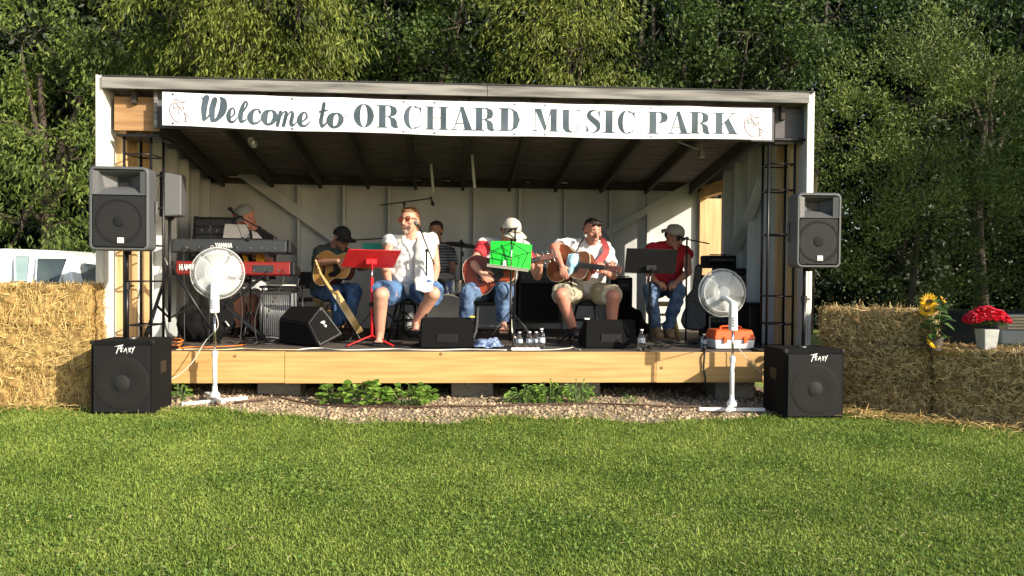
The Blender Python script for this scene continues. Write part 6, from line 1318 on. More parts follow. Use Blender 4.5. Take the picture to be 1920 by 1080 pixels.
b.build('outlets',M_kb,t)
# ================================================================== CABLES
def cable(label,pts,m,r=.005,name='cable',cat='cable',k=6):
    b=MB(); b.tube(spline(pts,k),r,7); o=b.build(name,m,smooth=True); return tag(o,label,cat)
zf=FL+.006
def fl(px,y,dz=0): p=at(px,650,y=y); return V((p.x,y,zf+dz))
cable('yellowish extension cord running along the left stage edge',[fl(330,.06),fl(365,.12),fl(400,.07),fl(430,.10),fl(455,.20,.0),fl(490,.10),fl(530,.07),fl(560,.06)],M_cordy,.005)
cable('white cable snaking from the left floor monitor along the stage edge',[fl(560,.07),fl(580,.20),fl(605,.22),fl(630,.07),fl(660,.05),fl(700,.10),fl(740,.15),fl(775,.06),fl(820,.04),fl(870,.12),fl(900,.10),fl(950,.05)],M_cordw,.006)
cable('white cable curling from the power strip to the towel stand',[fl(1005,.05),fl(1040,.10),fl(1072,.30),fl(1072,.55),fl(1078,.22),fl(1088,.08)],M_cordw,.0045)
cable('thin orange cord coiled on the stage corner',[fl(328+9*math.cos(a*.7)+a*.35,.25+.09*math.sin(a*.7),.006+.0035*a) for a in range(26)],M_cordo,.006)
cable('loose orange cord on the boards under the keyboards',[fl(334,.18),fl(360,.35),fl(385,.30),fl(410,.38),fl(440,.45),fl(460,.6)],M_cordo,.005)
for i,(a0,b0,l_) in enumerate(((470,.7,'black cable loop lying on the boards under the right of the keyboards'),(500,.9,'black cable loop lying left of the floor monitor with the sticker'),(1240,.35,'black cable loop lying between the lone bottle and the bluish bottle'))):
    cable(l_,[fl(a0+18*math.cos(a*.8)+a*.5,b0+.16*math.sin(a*.8)*(.7+.05*a),.004+.002*a) for a in range(22)],M_cordb,.0055)
cable('black cable trailing across the boards below the singer',[fl(700,.45),fl(760,.35),fl(800,.55),fl(840,.75),fl(900,.5),fl(960,.4)],M_cordb,.005)
cable('white fan cord drooping from the left fan to the subwoofer',[fb+V((.01,-.03,.01)),fb+V((.03,-.02,-.12)),at(385,640,y=-.16),at(360,680,y=-.18),at(335,703,y=-.2),at(318,712,y=-.28)],M_cordw,.004,'fan_cord','cord')
cable('white fan cord hanging from the right fan down to the subwoofer',[fb2+V((.02,-.03,.02)),at(1378,640,y=-.12),at(1400,672,y=-.14),at(1425,696,y=-.2),at(1446,712,y=-.3)],M_cordw,.0035,'fan_cord','cord')
cable('black cable dropping over the stage edge left of the right fan',[fl(1325,.4),fl(1322,.08),V((at(1321,660,y=-.03).x,-.035,FL-.02)),V((at(1319,690,y=-.03).x,-.035,FL-.15)),V((at(1321,715,y=-.03).x,-.04,FL-.30)),V((at(1315,735,y=-.03).x,.15,.06))],M_cordb,.009)
def gg(px,y,dz=.03): p=at(px,760,y=y); return V((p.x,y,gzf(p.x,y)+dz))
cable('brown extension cable lying along the gravel from the left fan',[gg(440,-.32),gg(480,-.20),gg(520,-.10,.05),gg(560,-.18),gg(620,-.34),gg(700,-.40),gg(760,-.42),gg(840,-.40)],mat('brown_cord',(.06,.03,.015),.6,.2,9),.009)
cable('dark cable lying along the gravel to the right fan',[gg(830,-.38),gg(900,-.42),gg(980,-.33),gg(1060,-.30),gg(1130,-.32),gg(1200,-.40),gg(1270,-.42),gg(1330,-.30)],MATS['brown_cord'],.008)
# lamps under the roof
t=thing('clamp_lamp','small clamp lamp hanging under the roof above the keyboard player','lamp',at(476,255,y=.5)); p=at(476,266,y=.5)
b=MB(); b.lathe([(.006,.05),(.018,.045),(.024,.025),(.055,-.02),(.053,-.022),(.022,.022),(.0,.025)],p,Matrix.Rotation(-1.0,3,'X')@Matrix.Rotation(.4,3,'Y'),24); b.build('reflector',M_steel,t,smooth=True); b=MB(); b.ell(p+V((0,-.02,-.01)),(.016,.016,.022)); b.build('bulb',mat('frosted_bulb',(.75,.72,.62),.3,.05,5),t,smooth=True); b=MB(); b.tube([p+V((0,.03,.03)),p+V((-.01,.03,.20))],.007,8); b.build('clamp_arm',M_steel,t)
t=thing('junction_box','pale junction box with a thin conduit on the ceiling near the doorway','junction box',at(1315,285,y=1.0)); p=at(1316,288,y=1.0)
b=MB(); b.box(p,(.06,.05,.085)); b.build('box',M_steel,t,bevel=.004); b=MB(); b.tube([p+V((0,0,.03)),at(1272,266,y=.9)],.008,8); b.tube([p+V((0,0,.04)),V((p.x,p.y,rz(p.y)-.02))],.008,8); b.build('conduit',M_wallin,t)
# ================================================================== HAY BALES
def straw_pts(N,Lx,Ly,Lz,spread,vert=1.1):
    """strands over the surface of a box Lx,Ly,Lz (centre origin)"""
    A=np.array([Ly*Lz,Ly*Lz,Lx*Lz,Lx*Lz,Lx*Ly*1.2,Lx*Ly*.2]); f=RNG.choice(6,N,p=A/A.sum()); u=RNG.uniform(-.5,.5,(N,3))*np.array([Lx,Ly,Lz]); h=np.array([Lx,Ly,Lz])/2
    nrm=np.zeros((N,3)); 
    for k in range(6):
        ax=k//2; s=1 if k%2 else -1
        if k==4: s=1
        if k==5: s=-1
        m=f==k; u[m,ax]=h[ax]*s; nrm[m,ax]=s
    t=RNG.normal(size=(N,3)); t[:,2]*=vert; t-= (t*nrm).sum(1)[:,None]*nrm; t=unit(t); 
    lift=np.abs(RNG.normal(0,spread,N)); lift[RNG.uniform(size=N)<.06]*=3
    ax=unit(t+nrm*lift[:,None]); L=.025+RNG.gamma(2,.022,N); L=np.clip(L,.02,.20); w=RNG.uniform(.0009,.0028,N); ed=np.maximum(np.abs(u[:,0])/h[0],np.abs(u[:,2])/h[2])
    second=np.sort(np.abs(u)/h[None,:],axis=1)[:,1]; u=u-nrm*(np.clip((second-.90)/.10,0,1)**2*.022)[:,None]
    p=u-nrm*.012; side=unit(np.cross(ax,nrm+RNG.normal(0,.3,(N,3)))); bend=nrm*RNG.uniform(-.25,.10,N)[:,None]+RNG.normal(0,.12,(N,3))
    a=p-ax*(L/2)[:,None]*.9; m_=p+nrm*.004; e=p+ax*(L/2)[:,None]+bend*L[:,None]*.4; S=side*w[:,None]
    return np.stack([a-S,a+S,m_+nrm*(lift*L*.3)[:,None]+S,m_+nrm*(lift*L*.3)[:,None]-S,e+S*.8,e-S*.8],1)
BALES={}
def bale(label,c,rz_,size,group,N=9000,spread=.30):
    key=size; t=thing('hay_bale',label,'hay bale',c,rz_,group)
    if key in BALES:
        for nm,src in zip(('straw_core','loose_straw','twine','twine'),BALES[key]):
            o=src.copy(); COL.objects.link(o); o.parent=t; WM[o.name]=WM[t.name]
        return t
    Lx,Ly,Lz=size; Wt=WM[t.name]; b=MB(M=Wt); nx,nz=26,12
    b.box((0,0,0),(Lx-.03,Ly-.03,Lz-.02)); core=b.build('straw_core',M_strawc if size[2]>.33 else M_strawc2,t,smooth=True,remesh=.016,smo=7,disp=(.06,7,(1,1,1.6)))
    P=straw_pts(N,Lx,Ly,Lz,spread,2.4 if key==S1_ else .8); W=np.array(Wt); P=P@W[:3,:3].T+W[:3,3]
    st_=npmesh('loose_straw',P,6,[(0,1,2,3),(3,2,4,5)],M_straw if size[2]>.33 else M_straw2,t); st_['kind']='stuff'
    tw=[]
    for s in (-1,1):
        b=MB(M=Wt); y=s*Ly*.22; h,l=Lz/2+.006,Lx/2+.004; b.tube([(-l,y,-h),(l,y,-h),(l,y,h),(-l,y,h)],.005,5,closed=True); tw.append(b.build('twine',mat('orange_twine',(.35,.18,.05),.8,.2,20),t))
    BALES[key]=[core,st_]+tw; return t
GL='golden bales stacked three high at the left'; S1_=(.97,.36,.348); S2_=(.955,.36,.342)
yb=-.21
rowsL=['bottom','middle','top']
for i,r in enumerate(rowsL):
    z=.045+.350*(i+.5); sz=(S1_,S2_)[i%2]
    bale({'bottom':'golden bale at the foot of the left stack, next to the subwoofer','middle':'golden bale in the middle of the left stack, next to the subwoofer','top':'golden bale on top of the left stack, beside the white corner of the bandstand'}[r],(-3.65-.02*((i*7)%3),yb,z),.0+.02*(i-1),sz,GL)
    bale({'bottom':'golden bale at the picture\'s left edge, lowest of its stack','middle':'golden bale at the picture\'s left edge, middle of its stack','top':'golden bale at the picture\'s left edge, topmost of its stack'}[r],(-4.645-.02*((i*5)%3),yb-.05-.01*i,z),.07,(S2_,S1_)[i%2],GL)
GR='bales stacked in a shaded wall at the right'; ang=-math.radians(44); D_=V((math.cos(ang),math.sin(ang),0)); Nn=V((math.sin(ang),-math.cos(ang),0)); Nn=V((-math.sin(-ang),-math.cos(ang),0))
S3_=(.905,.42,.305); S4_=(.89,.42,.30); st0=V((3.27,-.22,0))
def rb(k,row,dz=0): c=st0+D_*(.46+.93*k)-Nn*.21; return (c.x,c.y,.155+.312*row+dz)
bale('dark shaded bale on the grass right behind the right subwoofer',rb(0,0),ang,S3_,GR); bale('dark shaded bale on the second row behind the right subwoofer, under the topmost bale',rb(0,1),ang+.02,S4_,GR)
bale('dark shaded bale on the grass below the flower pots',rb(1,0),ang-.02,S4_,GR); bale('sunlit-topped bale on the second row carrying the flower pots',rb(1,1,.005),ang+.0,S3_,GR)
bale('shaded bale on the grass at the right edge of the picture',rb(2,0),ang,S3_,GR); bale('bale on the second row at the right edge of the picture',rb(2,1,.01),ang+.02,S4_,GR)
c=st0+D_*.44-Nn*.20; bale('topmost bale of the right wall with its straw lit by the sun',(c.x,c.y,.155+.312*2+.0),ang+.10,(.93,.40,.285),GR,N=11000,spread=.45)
# ================================================================== FLOWERS
M_leafd=mat('plant_leaf',(.045,.11,.02),.5,.25,6,col2=(.11,.21,.05),trans=.3,island=True); M_stem=mat('plant_stem',(.10,.17,.05),.6,.15,9)
def heart(c,ax,nm,L,W):
    ax=V(ax).normalized(); nm=V(nm); s=ax.cross(nm).normalized(); n=s.cross(ax)
    pts=[(0,0,0),(.10,.42,.03),(.35,.52,.05),(.65,.36,.02),(1,0,-.10),(.65,-.36,.02),(.35,-.52,.05),(.10,-.42,.03)]; vs=[V(c)+ax*(p[0]*L)+s*(p[1]*W)+n*(p[2]*L) for p in pts]+[V(c)+ax*(.4*L)-n*(.04*L)]
    return vs,[(8,i,(i+1)%8) for i in range(8)]
def sunflower():
    base=rb(1,1)[:2]; p=at(1760,652,y=-1.0); zb=.155+.312*1.5+.0; x,y=p.x,-.93; t=thing('sunflower_plant','potted sunflowers with yellow heads standing where the top bale ends','sunflower',(x,y,zb))
    zb=.62; b=MB(); b.lathe([(0,0),(.055,0),(.075,.10),(.08,.10),(.08,.115),(.068,.115),(.06,.09),(0,.09)],(x-.0,y,zb-.02),n=24); b.build('pot',mat('dark_pot',(.06,.05,.04),.6,.2,20),t)
    heads=[((1742,566),.064,(-.25,-1,.15)),((1738,580),.055,(-.5,-1,-.1)),((1750,640),.055,(.1,-1,.5)),((1768,562),.03,(.6,-.6,.6))]
    rs=random.Random(8); b=MB(); tips=[]
    for (pp,r,d) in heads: q=at(pp[0],pp[1],y=y-.04); tips.append(q); b.tube(spline([(x,y,zb+.08),((x+q.x)/2+.02,y,(zb+.1+q.z)/2),q-V(d).normalized()*.0+V((0,.03,-.02))],6),.006,7)
    for k in range(7):
        a=rs.uniform(0,6.28); h=rs.uniform(.08,.30); b.tube([(x,y,zb+.08),(x+.05*math.cos(a),y+.05*math.sin(a),zb+h)],.004,6)
    b.build('stems',M_stem,t)
    for q,(pp,r,d) in zip(tips,heads):
        d=V(d).normalized(); R=frame(d,V((0,0,1))); b=MB(); R2=Matrix((R@V((0,1,0)),R@V((0,0,1)),d)).transposed()
        for k in range(22):
            a=2*PI*k/22+rs.uniform(-.05,.05); u=R2@V((math.cos(a),math.sin(a),rs.uniform(-.05,.25))); vs,fs=heart(q+u*r*.3,u,d,r*.95,r*.30); b.add(vs,fs)
        h=b.build('flower_head',mat('yellow_petal',(.80,.48,.015),.5,.15,30,trans=.3),t)
        b=MB(); b.lathe([(0,.012),(r*.25,.014),(r*.40,.006),(r*.42,0)],q,R2,18); b.build('flower_disc',mat('brown_seed_disc',(.12,.05,.015),.9,.4,120,.6),h,smooth=True)
    b=MB()
    for k in range(46):
        a=rs.uniform(0,6.28); h=rs.uniform(.02,.36); rr=rs.uniform(.02,.10)+.0; c=V((x+rr*math.cos(a)*.9,y+rr*math.sin(a)*.7,zb+.06+h)); d=V((math.cos(a),math.sin(a),rs.uniform(-.6,.4))); L=rs.uniform(.06,.11); vs,fs=heart(c,d,(0,0,1),L,L*.75); b.add(vs,fs)
    b.build('leaves',M_leafd,t)
sunflower()
def red_flowers():
    y=-1.05; p=at(1850,640,y=y); zb=.60; t=thing('flower_pot_plant','bushy red flowers in a small white pot on the second row of bales','potted flowers',(p.x,y,zb)); x=p.x
    b=MB(); zt=float(at(1850,617,y=y).z); b.hexa([(x-.05,y-.05,zb),(x+.05,y-.05,zb),(x+.05,y+.05,zb),(x-.05,y+.05,zb),(x-.066,y-.066,zt),(x+.066,y-.066,zt),(x+.066,y+.066,zt),(x-.066,y+.066,zt)]); b.build('pot',mat('grey_white_pot',(.34,.35,.34),.6,.1,20),t,bevel=.006)
    rs=random.Random(4); b=MB(); lf=MB()
    for k in range(230):
        v=V((rs.gauss(0,1),rs.gauss(0,1),rs.gauss(0,1))).normalized(); c=V((x+v.x*.185,y+v.y*.11,zt+.085+abs(v.z)*.10-.03*abs(v.x)))
        for j in range(6):
            a=2*PI*j/6; u=(V((math.cos(a),math.sin(a)*.7,.3*math.sin(a)))+v*.35).normalized(); vs,fs=heart(c,u,v+V((0,0,.01)),.026,.020); b.add(vs,fs)
    b.build('blossoms',mat('crimson_petal',(.62,.008,.03),.5,.35,40,trans=.25),t)
    for k in range(120):
        v=V((rs.gauss(0,1),rs.gauss(0,1),rs.uniform(-.4,.3))); v.normalize(); c=V((x+v.x*.10,y+v.y*.07,zt+.03+rs.uniform(0,.07))); vs,fs=heart(c,v,(0,0,1),rs.uniform(.03,.055),.03); lf.add(vs,fs)
    lf.build('leaves',M_leafd,t)
red_flowers()
# ================================================================== WEEDS UNDER THE STAGE
def weed(label,px,y,h,w,n,leaf,py=None,narrow=False):
    x=at(px,750,y=y).x; z=gzf(x,y); t=thing('leafy_weed',label,'weed',(x,y,z),0,'leafy weeds growing from the gravel under the stage edge'); rs=random.Random(int(px)); s=MB(); b=MB()
    for k in range(n):
        a=rs.uniform(0,6.28); rr=w*math.sqrt(rs.random()); hh=h*rs.uniform(.35,1)*(1-.35*(rr/w)**2); c=V((x+rr*math.cos(a),y+rr*math.sin(a)*.55,z+hh)); s.tube(spline([(x+rr*.3*math.cos(a),y+rr*.2*math.sin(a),z),(x+rr*.8*math.cos(a),y+rr*.45*math.sin(a),z+hh*.6),c],3),.0025,5)
        m_=1 if not narrow else 3
        for j in range(m_):
            d=V((math.cos(a)+rs.uniform(-.6,.6),math.sin(a)-.5+rs.uniform(-.5,.3),rs.uniform(-.5,.35))); L=leaf*rs.uniform(.7,1.25); vs,fs=heart(c-V((0,0,.02*j)),d,V((rs.uniform(-.3,.3),-.45,1)),L,L*(.95 if not narrow else .35)); b.add(vs,fs)
    s.build('stems',M_stem,t); b.build('leaves',mat('weed_leaf',(.10,.22,.02),.6,.2,8,col2=(.24,.40,.06),trans=.3,island=True),t)
weed('broad-leaved weed, leftmost of the three clumps left of the centre pier',628,-.12,.20,.16,34,.065); weed('largest broad-leaved weed, between two others left of the centre pier',685,-.22,.26,.20,80,.072); weed('low broad-leaved weed, right next to the largest clump',768,-.24,.21,.22,70,.072)
weed('tangled narrow-leaved weed just right of the centre pier',985,-.14,.19,.17,60,.05,narrow=True); weed('tall narrow-leaved weed in the middle of the right-hand weeds',1030,-.16,.25,.14,50,.055,narrow=True); weed('pale narrow-leaved weed before the right middle pier',1085,-.16,.23,.15,46,.05,narrow=True); weed('small shaded weed between the left subwoofer and the left fan',338,-.12,.17,.09,24,.035); weed('tiny dry weed on the gravel near the right fan',1180,-.12,.10,.07,10,.03,narrow=True)
# ================================================================== VEHICLES
def white_car():
    y0=4.5; xr=at(134,520,y=y0).x; t=thing('parked_wagon','white wagon parked behind the left bales with its windows in view','wagon',(xr-2.2,y0+.85,0)); W_=1.7
    X=lambda px: at(px,500,y=y0).x
    zt=1.50; prof=[(xr+.02,.30),(xr+.03,.95),(X(122),1.42),(X(100),zt),(X(0),zt+.02),(xr-3.0,1.42),(xr-3.7,1.02),(xr-4.6,.86),(xr-4.65,.32)]
    n=len(prof); b=MB(); ins=lambda p: .12 if p[1]>1.2 else 0
    vs=[(p[0],y0+ins(p),p[1]) for p in prof]+[(p[0],y0+W_-ins(p),p[1]) for p in prof]; b.add(vs,[tuple(range(n)),tuple(range(2*n-1,n-1,-1))]+[(j,n+j,n+(j+1)%n,(j+1)%n) for j in range(n)]); b.build('body',M_carw,t,bevel=.04,seg=3)
    def win(px0,px1,py0,py1,sk0=0,sk1=0,nm='side_window',m=M_cglass):
        zA=float(at(px0,py1,y=y0).z); zB=float(at(px0,py0,y=y0).z); yy=lambda z: y0+max(0,(z-1.02)/.42*.12)-.008; P=[(X(px0),zA),(X(px1),zA),(X(px1+sk1),zB),(X(px0+sk0),zB)]; b=MB(); vs=[(p[0],yy(p[1]),p[1]) for p in P]; b.add([V(v) for v in vs]+[V(v)+V((0,.02,0)) for v in vs],[(0,1,2,3),(7,6,5,4),(0,4,5,1),(1,5,6,2),(2,6,7,3),(3,7,4,0)]); w=b.build(nm,m,t,bevel=.004)
        b=MB(); b.tube([V(v)+V((0,-.004,0)) for v in vs],.012,6,closed=True); b.build('window_frame',M_carw,w)
    win(63,121,530,484,4,-10); win(20,50,526,480,8,2,m=mat('pale_reflecting_window',(.28,.38,.38),.05,.2,2))
    for x in (xr-.85,xr-3.65):
        b=MB(); b.lathe([(.0,-.1),(.31,-.1),(.33,-.07),(.33,.07),(.31,.1),(0,.1)],(x,y0+.08,.33),Matrix.Rotation(PI/2,3,'X'),28); w=b.build('wheel',M_rubber,t,smooth=False); b=MB(); b.lathe([(0,.105),(.2,.11),(.21,.10)],(x,y0+.08,.33),Matrix.Rotation(PI/2,3,'X'),24); b.build('rim',M_alu,w)
    # open rear door
    b=MB(); q=lambda px,py: at(px,py,y=y0+.35)
    outl=[q(140,535),q(150,490),q(157,487),q(192,492),q(190,535)]; lo_=[q(141,700),q(189,700)]; 
    b.tube([outl[0],outl[1],outl[2],outl[3],outl[4]],.028,8); dd=b.build('open_door',M_carw,t,smooth=True)
    a,c=q(141,530),q(190,530); b=MB(); b.hexa([(a.x,a.y-.03,.4),(c.x,c.y-.03,.4),(c.x,c.y+.04,.4),(a.x,a.y+.04,.4),(a.x,a.y-.03,a.z),(c.x,c.y-.03,c.z),(c.x,c.y+.04,c.z),(a.x,a.y+.04,a.z)]); b.build('door_panel',M_carw,t,bevel=.02)
    b=MB(); P=[q(146,528),q(186,529),q(187,497),q(156,493)]; b.add(P+[p+V((0,.012,0)) for p in P],[(0,1,2,3),(7,6,5,4),(0,4,5,1),(1,5,6,2),(2,6,7,3),(3,7,4,0)]); b.build('door_window',M_cglass,t)
white_car()
def cart():
    y0=1.2; x0=at(1868,620,y=y0).x; z1=float(at(1895,588,y=y0).z); t=thing('utility_trailer','low dark trailer with a grey front panel behind the red flowers','trailer',(x0+.8,y0+.5,0)); W_=1.7
    zb0,zb1=float(at(1895,645,y=y0).z),float(at(1895,619,y=y0).z)
    b=MB(); b.box((x0+W_/2,y0+.6,(z1+.25)/2),(W_,1.2,z1-.25)); b.build('cargo_box',M_card,t,bevel=.03,seg=3)
    b=MB(); b.box((x0+W_/2,y0-.05,(zb0+zb1)/2),(W_+.02,.10,zb1-zb0)); b.build('front_panel',mat('grey_panel',(.16,.18,.20),.5,.1,9),t,bevel=.02)
    b=MB()
    for k in range(4): b.box((x0+.42,y0-.012,z1-.06-.035*k),(.6,.02,.008))
    b.build('vent_slats',M_steel,t)
    for x in (x0+.05,x0+W_-.05): b=MB(); b.lathe([(0,-.08),(.26,-.08),(.28,-.04),(.28,.04),(.26,.08),(0,.08)],(x,y0+.6,.28),Matrix.Rotation(PI/2,3,'Y'),28); b.build('wheel',M_rubber,t)
cart()
# ================================================================== TREES
M_bark=mat('grey_brown_bark',(.055,.042,.03),.95,.35,9,.8,stretch=(3,3,.6))
def lf(name,c1,c2,tr=.3): return mat(name,c1,.55,.25,.9,col2=c2,trans=tr,island=True,fac=(.2,.8),spec=.35)
L_hang=lf('pale_green_hanging_leaf',(.065,.10,.013),(.25,.29,.045)); L_mid=lf('mid_green_leaf',(.022,.052,.010),(.10,.155,.03)); L_dark=lf('deep_green_leaf',(.018,.042,.010),(.06,.11,.025)); L_olive=lf('olive_green_leaf',(.05,.088,.016),(.22,.28,.06),.22); L_left=lf('fresh_green_leaf',(.036,.075,.013),(.19,.25,.045))
def tree(name,label,base,top,lobes,m,leaf=(.09,.03),dens=1.,hang=.6,clump=.28,group='trees behind the bandstand',cat='tree',shellmin=.45,per=26,droop_out=.5):
    x,y=base; z=0.; t=thing(name,label,cat,(x,y,z),0,group); rs=random.Random(int(x*10)+7)
    b=MB(); H=top; p0=V((x,y,-.1)); p1=V((x+rs.uniform(-.2,.2),y,H*.45)); p2=V((x+rs.uniform(-.3,.3),y,H*.8)); r0=(.034 if cat=='tree' else .020)*H**.9
    b.tube(spline([p0,p0+V((0,0,.5)),p1,p2],6),[r0*(1.25 if i==0 else 1)*(1-.75*i/18) for i in range(19)],12)
    for (cx,cy,cz,rx,ry,rz_) in lobes:
        s=p0.lerp(p2,rs.uniform(.35,.75)); e=V((cx,cy,cz)); mid=(s+e)/2+V((rs.uniform(-.2,.2),rs.uniform(-.2,.2),.25)); b.tube(spline([s,mid,e],5),[r0*.34*(1-.8*i/10) for i in range(11)],7)
        for k in range(7):
            d=V((rs.uniform(-1,1)*rx,rs.uniform(-1,1)*ry,rs.uniform(-1,1)*rz_))*.8; b.tube([e,e+d*.5+V((0,0,.1)),e+d],[r0*.09,r0*.06,.004],5)
    b.build('trunk',M_bark,t,smooth=True)
    allP=[]
    for (cx,cy,cz,rx,ry,rz_) in lobes:
        area=4*PI*((rx*ry)**1.6/3+(rx*rz_)**1.6/3+(ry*rz_)**1.6/3)**(1/1.6); nc=int(area*dens*9); d=unit(RNG.normal(size=(nc,3))); rr=shellmin+(1-shellmin)*RNG.uniform(0,1,nc)**.6; rr*=1+RNG.normal(0,.07,nc)
        C=np.array([cx,cy,cz])+d*rr[:,None]*np.array([rx,ry,rz_]); nz_=np.array([noise.noise(V((c[0]*1.25+x,c[1]*1.25,c[2]*1.5))) for c in C]); k=(C[:,2]>.15)&(nz_>-.15+.12*RNG.normal(size=nc)); C=C[k]; d=d[k]; nc=len(C)
        out=unit(d*np.array([1,1,.4])+RNG.normal(0,.35,(nc,3))); n=per
        off=RNG.normal(size=(nc,n,3))*clump*np.array([.55,.55,.42]) ; along=RNG.uniform(0,1,(nc,n,1))*clump*1.3
        P=C[:,None,:]+off+out[:,None,:]*along - np.array([0,0,1])*along*hang*.7
        ax=unit(out[:,None,:]*droop_out+RNG.normal(0,.45,(nc,n,3))+np.array([0,0,-1])*hang)
        allP.append((P.reshape(-1,3),ax.reshape(-1,3)))
    P=np.concatenate([a for a,_ in allP]); A=np.concatenate([c for _,c in allP]); N=len(P); L=leaf[0]*RNG.uniform(.6,1.35,N); W=leaf[1]*RNG.uniform(.7,1.3,N)
    npmesh('crown',leaves(P,A,L,W),4,[(0,1,2),(0,2,3)],m,t); return N
tot=0
def PX(px,y): return float(at(px,300,y=y).x)
def PZ(py,y,px=960): return float(at(px,py,y=y).z)
def lob(y,*L): return [(PX(px,y+dy),y+dy,PZ(py,y+dy,px),rx,ry,rz_) for (px,py,dy,rx,ry,rz_) in L]
tot+=tree('broadleaf_tree','tall tree with drooping sprays of leaves left of the bandstand',(PX(60,6.4),6.9),5.7,lob(6.5,(40,80,.3,1.3,.9,.75),(230,60,.5,1.0,.8,.6),(-60,240,0,1.2,1,.8),(130,300,-.4,1.15,.8,.55),(270,260,.2,.8,.7,.9),(40,420,-.3,1.1,.9,.5),(240,440,.2,.9,.7,.45),(150,180,.6,1.2,.8,.8),(330,120,.8,.6,.6,.7),(-40,560,0,1.1,.8,.5)),L_left,(.115,.034),.80,.75,.24,per=46,shellmin=.55)
tot+=tree('willow_like_tree','pale yellow-green tree with hanging narrow leaves over the left half of the roof',(PX(430,6.2),6.4),7.2,lob(6.0,(330,10,0,.9,.8,.75),(450,-10,-.2,1.1,.9,1.0),(560,20,0,.95,.8,1.1),(470,110,.2,.9,.7,.55),(590,120,.3,.5,.6,.5),(380,-120,.3,1.3,1,.8),(560,-120,.3,1.2,1,.8)),L_hang,(.120,.028),1.0,1.15,.23,per=40)
tot+=tree('maple_tree','dark leafy tree rising behind the middle of the roof',(PX(760,7.6),7.8),7.0,lob(7.4,(720,60,.2,1.1,.9,.8),(860,50,.0,1.0,.8,.8),(800,130,.3,1.2,.8,.6),(700,-60,.4,1.3,1,.9),(880,-60,.2,1.2,1,.8),(660,140,.5,.6,.6,.5)),L_mid,(.085,.058),.8,.45,.24,per=40)
tot+=tree('willow_like_tree','yellow-green drooping tree behind the roof right of the middle',(PX(1040,6.4),6.6),6.6,lob(6.3,(1000,40,0,.85,.7,.8),(1090,90,-.1,.75,.7,.6),(1020,120,.1,.9,.7,.5),(1080,-30,.2,1.,.8,.8),(1160,150,0,.5,.5,.3)),L_hang,(.105,.029),1.0,.9,.22,per=38)
tot+=tree('maple_tree','dark green tree behind the right third of the roof',(PX(1330,7.6),7.8),7.0,lob(7.4,(1250,50,.2,.9,.8,.8),(1400,60,0,1.1,.9,.9),(1480,120,-.3,.9,.8,.7),(1340,-50,.2,1.3,1,.8),(1200,130,.4,.7,.6,.5),(1560,30,.2,1.,.8,.9),(1370,150,.5,.8,.6,.5)),L_mid,(.085,.055),.75,.45,.24,per=40)
tot+=tree('olive_bush','big silvery olive-green bush filling the right behind the bales',(PX(1720,4.6),4.8),4.6,lob(4.5,(1700,180,.0,1.15,.8,1.0),(1600,260,-.1,.8,.7,.8),(1840,230,0,1.1,.9,1.0),(1740,350,-.4,1.3,.8,.8),(1600,430,-.1,.75,.7,.7),(1880,420,-.2,1.2,.9,.8),(1760,90,.3,.8,.7,.6),(1950,300,.2,1.1,.9,1.3),(1700,520,.5,1.1,.6,.4),(1900,560,.6,1.0,.6,.4)),L_olive,(.068,.024),1.8,-.35,.17,per=40,cat='bush')
tot+=tree('maple_tree','dark tree top at the right corner above the olive-green bush',(PX(1860,7.0),7.2),6.8,lob(7.0,(1820,40,.2,1.2,.9,.7),(1950,110,.0,1.2,.9,1.0),(1700,60,.5,.9,.8,.7),(1940,-60,.2,1.5,1,.9)),L_dark,(.10,.06),.8,.4,.24,per=34)
# far wood that reads as one dark mass
tree('maple_tree','full tree off to the right, shading the foot of the olive bush',(12.6,-.6),6.4,[(12.4,-2.9,3.6,1.4,1.3,1.7),(12.4,-1.4,4.4,1.5,1.5,2.0),(12.8,.6,4.6,1.6,1.5,2.1),(13.4,2.4,4.2,1.5,1.5,1.9),(12.6,-.2,2.0,1.4,1.8,1.1),(13.2,2.2,1.8,1.3,1.4,1.1)],L_mid,(.18,.13),1.3,.3,.3)  # added out of view and thickened so its shadow darkens the bush
def wood():
    N=420000; x=RNG.uniform(-17,17,N); z=RNG.uniform(0,1,N)**.8*(8.8+.9*np.sin(x*.8)+.6*np.sin(x*2.1+1)); y=9.6+RNG.uniform(0,1,N)*2.8+.6*np.sin(x*1.7)+.35*np.sin(z*2.3+x)
    keep=RNG.uniform(size=N)<(.90+.22*np.sin(x*1.3+np.sin(z*.9)*1.5)*np.sin(z*1.4+np.sin(x*1.3))); x,y,z=x[keep],y[keep],z[keep]; n=len(x)
    ax=unit(RNG.normal(size=(n,3))+np.array([0,-.3,-.4])); o=npmesh('distant_wood_foliage',leaves(np.stack([x,y,z],1),ax,RNG.uniform(.12,.26,n),RNG.uniform(.07,.15,n)),4,[(0,1,2),(0,2,3)],lf('shaded_wood_leaf',(.006,.014,.004),(.024,.040,.010),.12)); o['kind']='stuff'; tag(o,'dark dense woodland foliage behind the nearer trees','wood')  # leaf colour kept very dark to stand in for shade deep in the wood
wood()
GT='slender trunks standing in the dark wood'
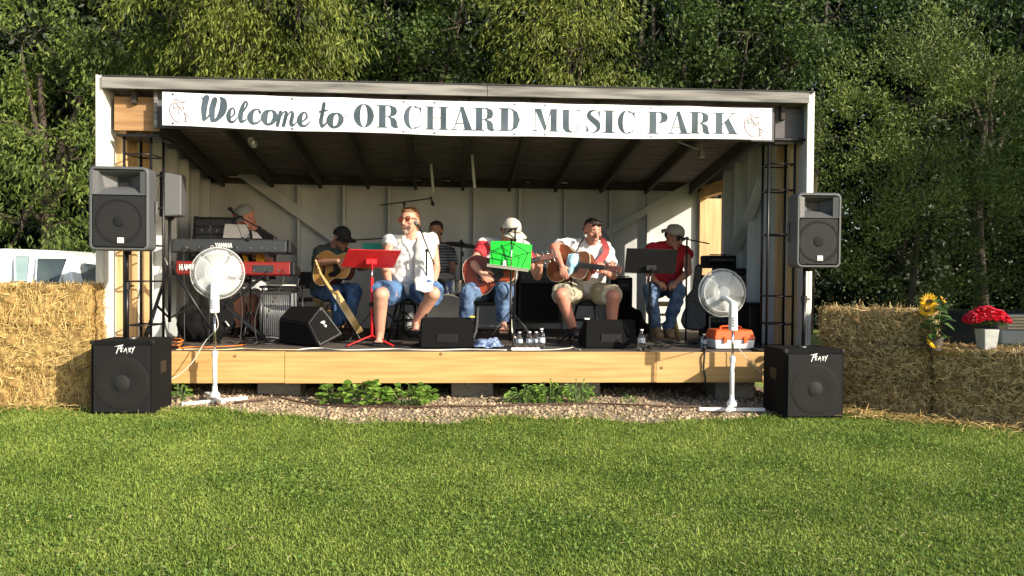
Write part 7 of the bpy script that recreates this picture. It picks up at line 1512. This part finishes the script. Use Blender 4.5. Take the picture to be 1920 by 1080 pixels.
for k,px in enumerate((70,200,620,690,1180,1235,1290,1520)):
    if k<2: continue
    x=PX(px,8.7+.2*(k%3)); y=8.7+.2*(k%3); t=thing('tree_trunk',('pale slender trunk of a wood tree left of the willow','slim dark trunk between the tree sprays at the left','thin leaning trunk at the right end of the pale hanging tree','straight dark trunk left of the middle maple','thin trunk right of the second drooping tree','slim trunk just left of the sky gap above the roof','bare trunk inside the sky gap above the roof','grey trunk where the right maple meets the olive-green bush')[k],'tree trunk',(x,y,0),0,GT); b=MB(); b.tube([(x,y,-.1),(x+.1*math.sin(k),y,3),(x+.3*math.sin(k*2),y,7)],[.10,.08,.04],10); rs=random.Random(k)
    for j in range(9): z0=rs.uniform(2,6); a=rs.uniform(0,6.28); b.tube([(x+(.1*math.sin(k)*z0/3 if z0<3 else .1*math.sin(k)+(.3*math.sin(k*2)-.1*math.sin(k))*(z0-3)/4),y,z0),(x+rs.uniform(.5,1.1)*math.cos(a),y+.4*math.sin(a),z0+rs.uniform(.3,1))],[.03,.008],6)
    b.build('trunk',M_bark,t,smooth=True)
print('LEAVES',tot)
# ================================================================== LIGHT, SKY, CAMERA
AZ, EL = math.radians(50.5), math.radians(24)
sd = V((math.sin(AZ)*math.cos(EL), -math.cos(AZ)*math.cos(EL), math.sin(EL)))   # towards the sun
w = bpy.data.worlds.new('World'); sc.world = w; w.use_nodes = True; nt = w.node_tree
sk = nt.nodes.new('ShaderNodeTexSky'); sk.sky_type = 'NISHITA'; sk.sun_disc = False; sk.sun_elevation = EL; sk.sun_rotation = math.atan2(sd.x, sd.y); sk.dust_density = 1.5
bg = nt.nodes['Background']; nt.links.new(sk.outputs[0], bg.inputs[0]); bg.inputs[1].default_value = .125
l = bpy.data.lights.new('sun', 'SUN'); l.energy = 5.0; l.angle = math.radians(.53); l.color = (1,.90,.74)
lo = bpy.data.objects.new('sun', l); COL.objects.link(lo); lo.rotation_euler = (-sd).to_track_quat('-Z','Y').to_euler(); lo.location = sd*40
cam = bpy.data.cameras.new('camera'); cam.sensor_width = 36; cam.lens = FPX/1920*36; cam.clip_end = 500; cam.clip_start = .05
co = bpy.data.objects.new('camera', cam); COL.objects.link(co)
Mc = Matrix((cr, cu, -cf)).transposed().to_4x4(); Mc.translation = CP; co.matrix_world = Mc
sc.camera = co
sc.view_settings.view_transform = 'Standard'; sc.view_settings.look = 'None'; sc.view_settings.gamma = 1; sc.view_settings.exposure = .80
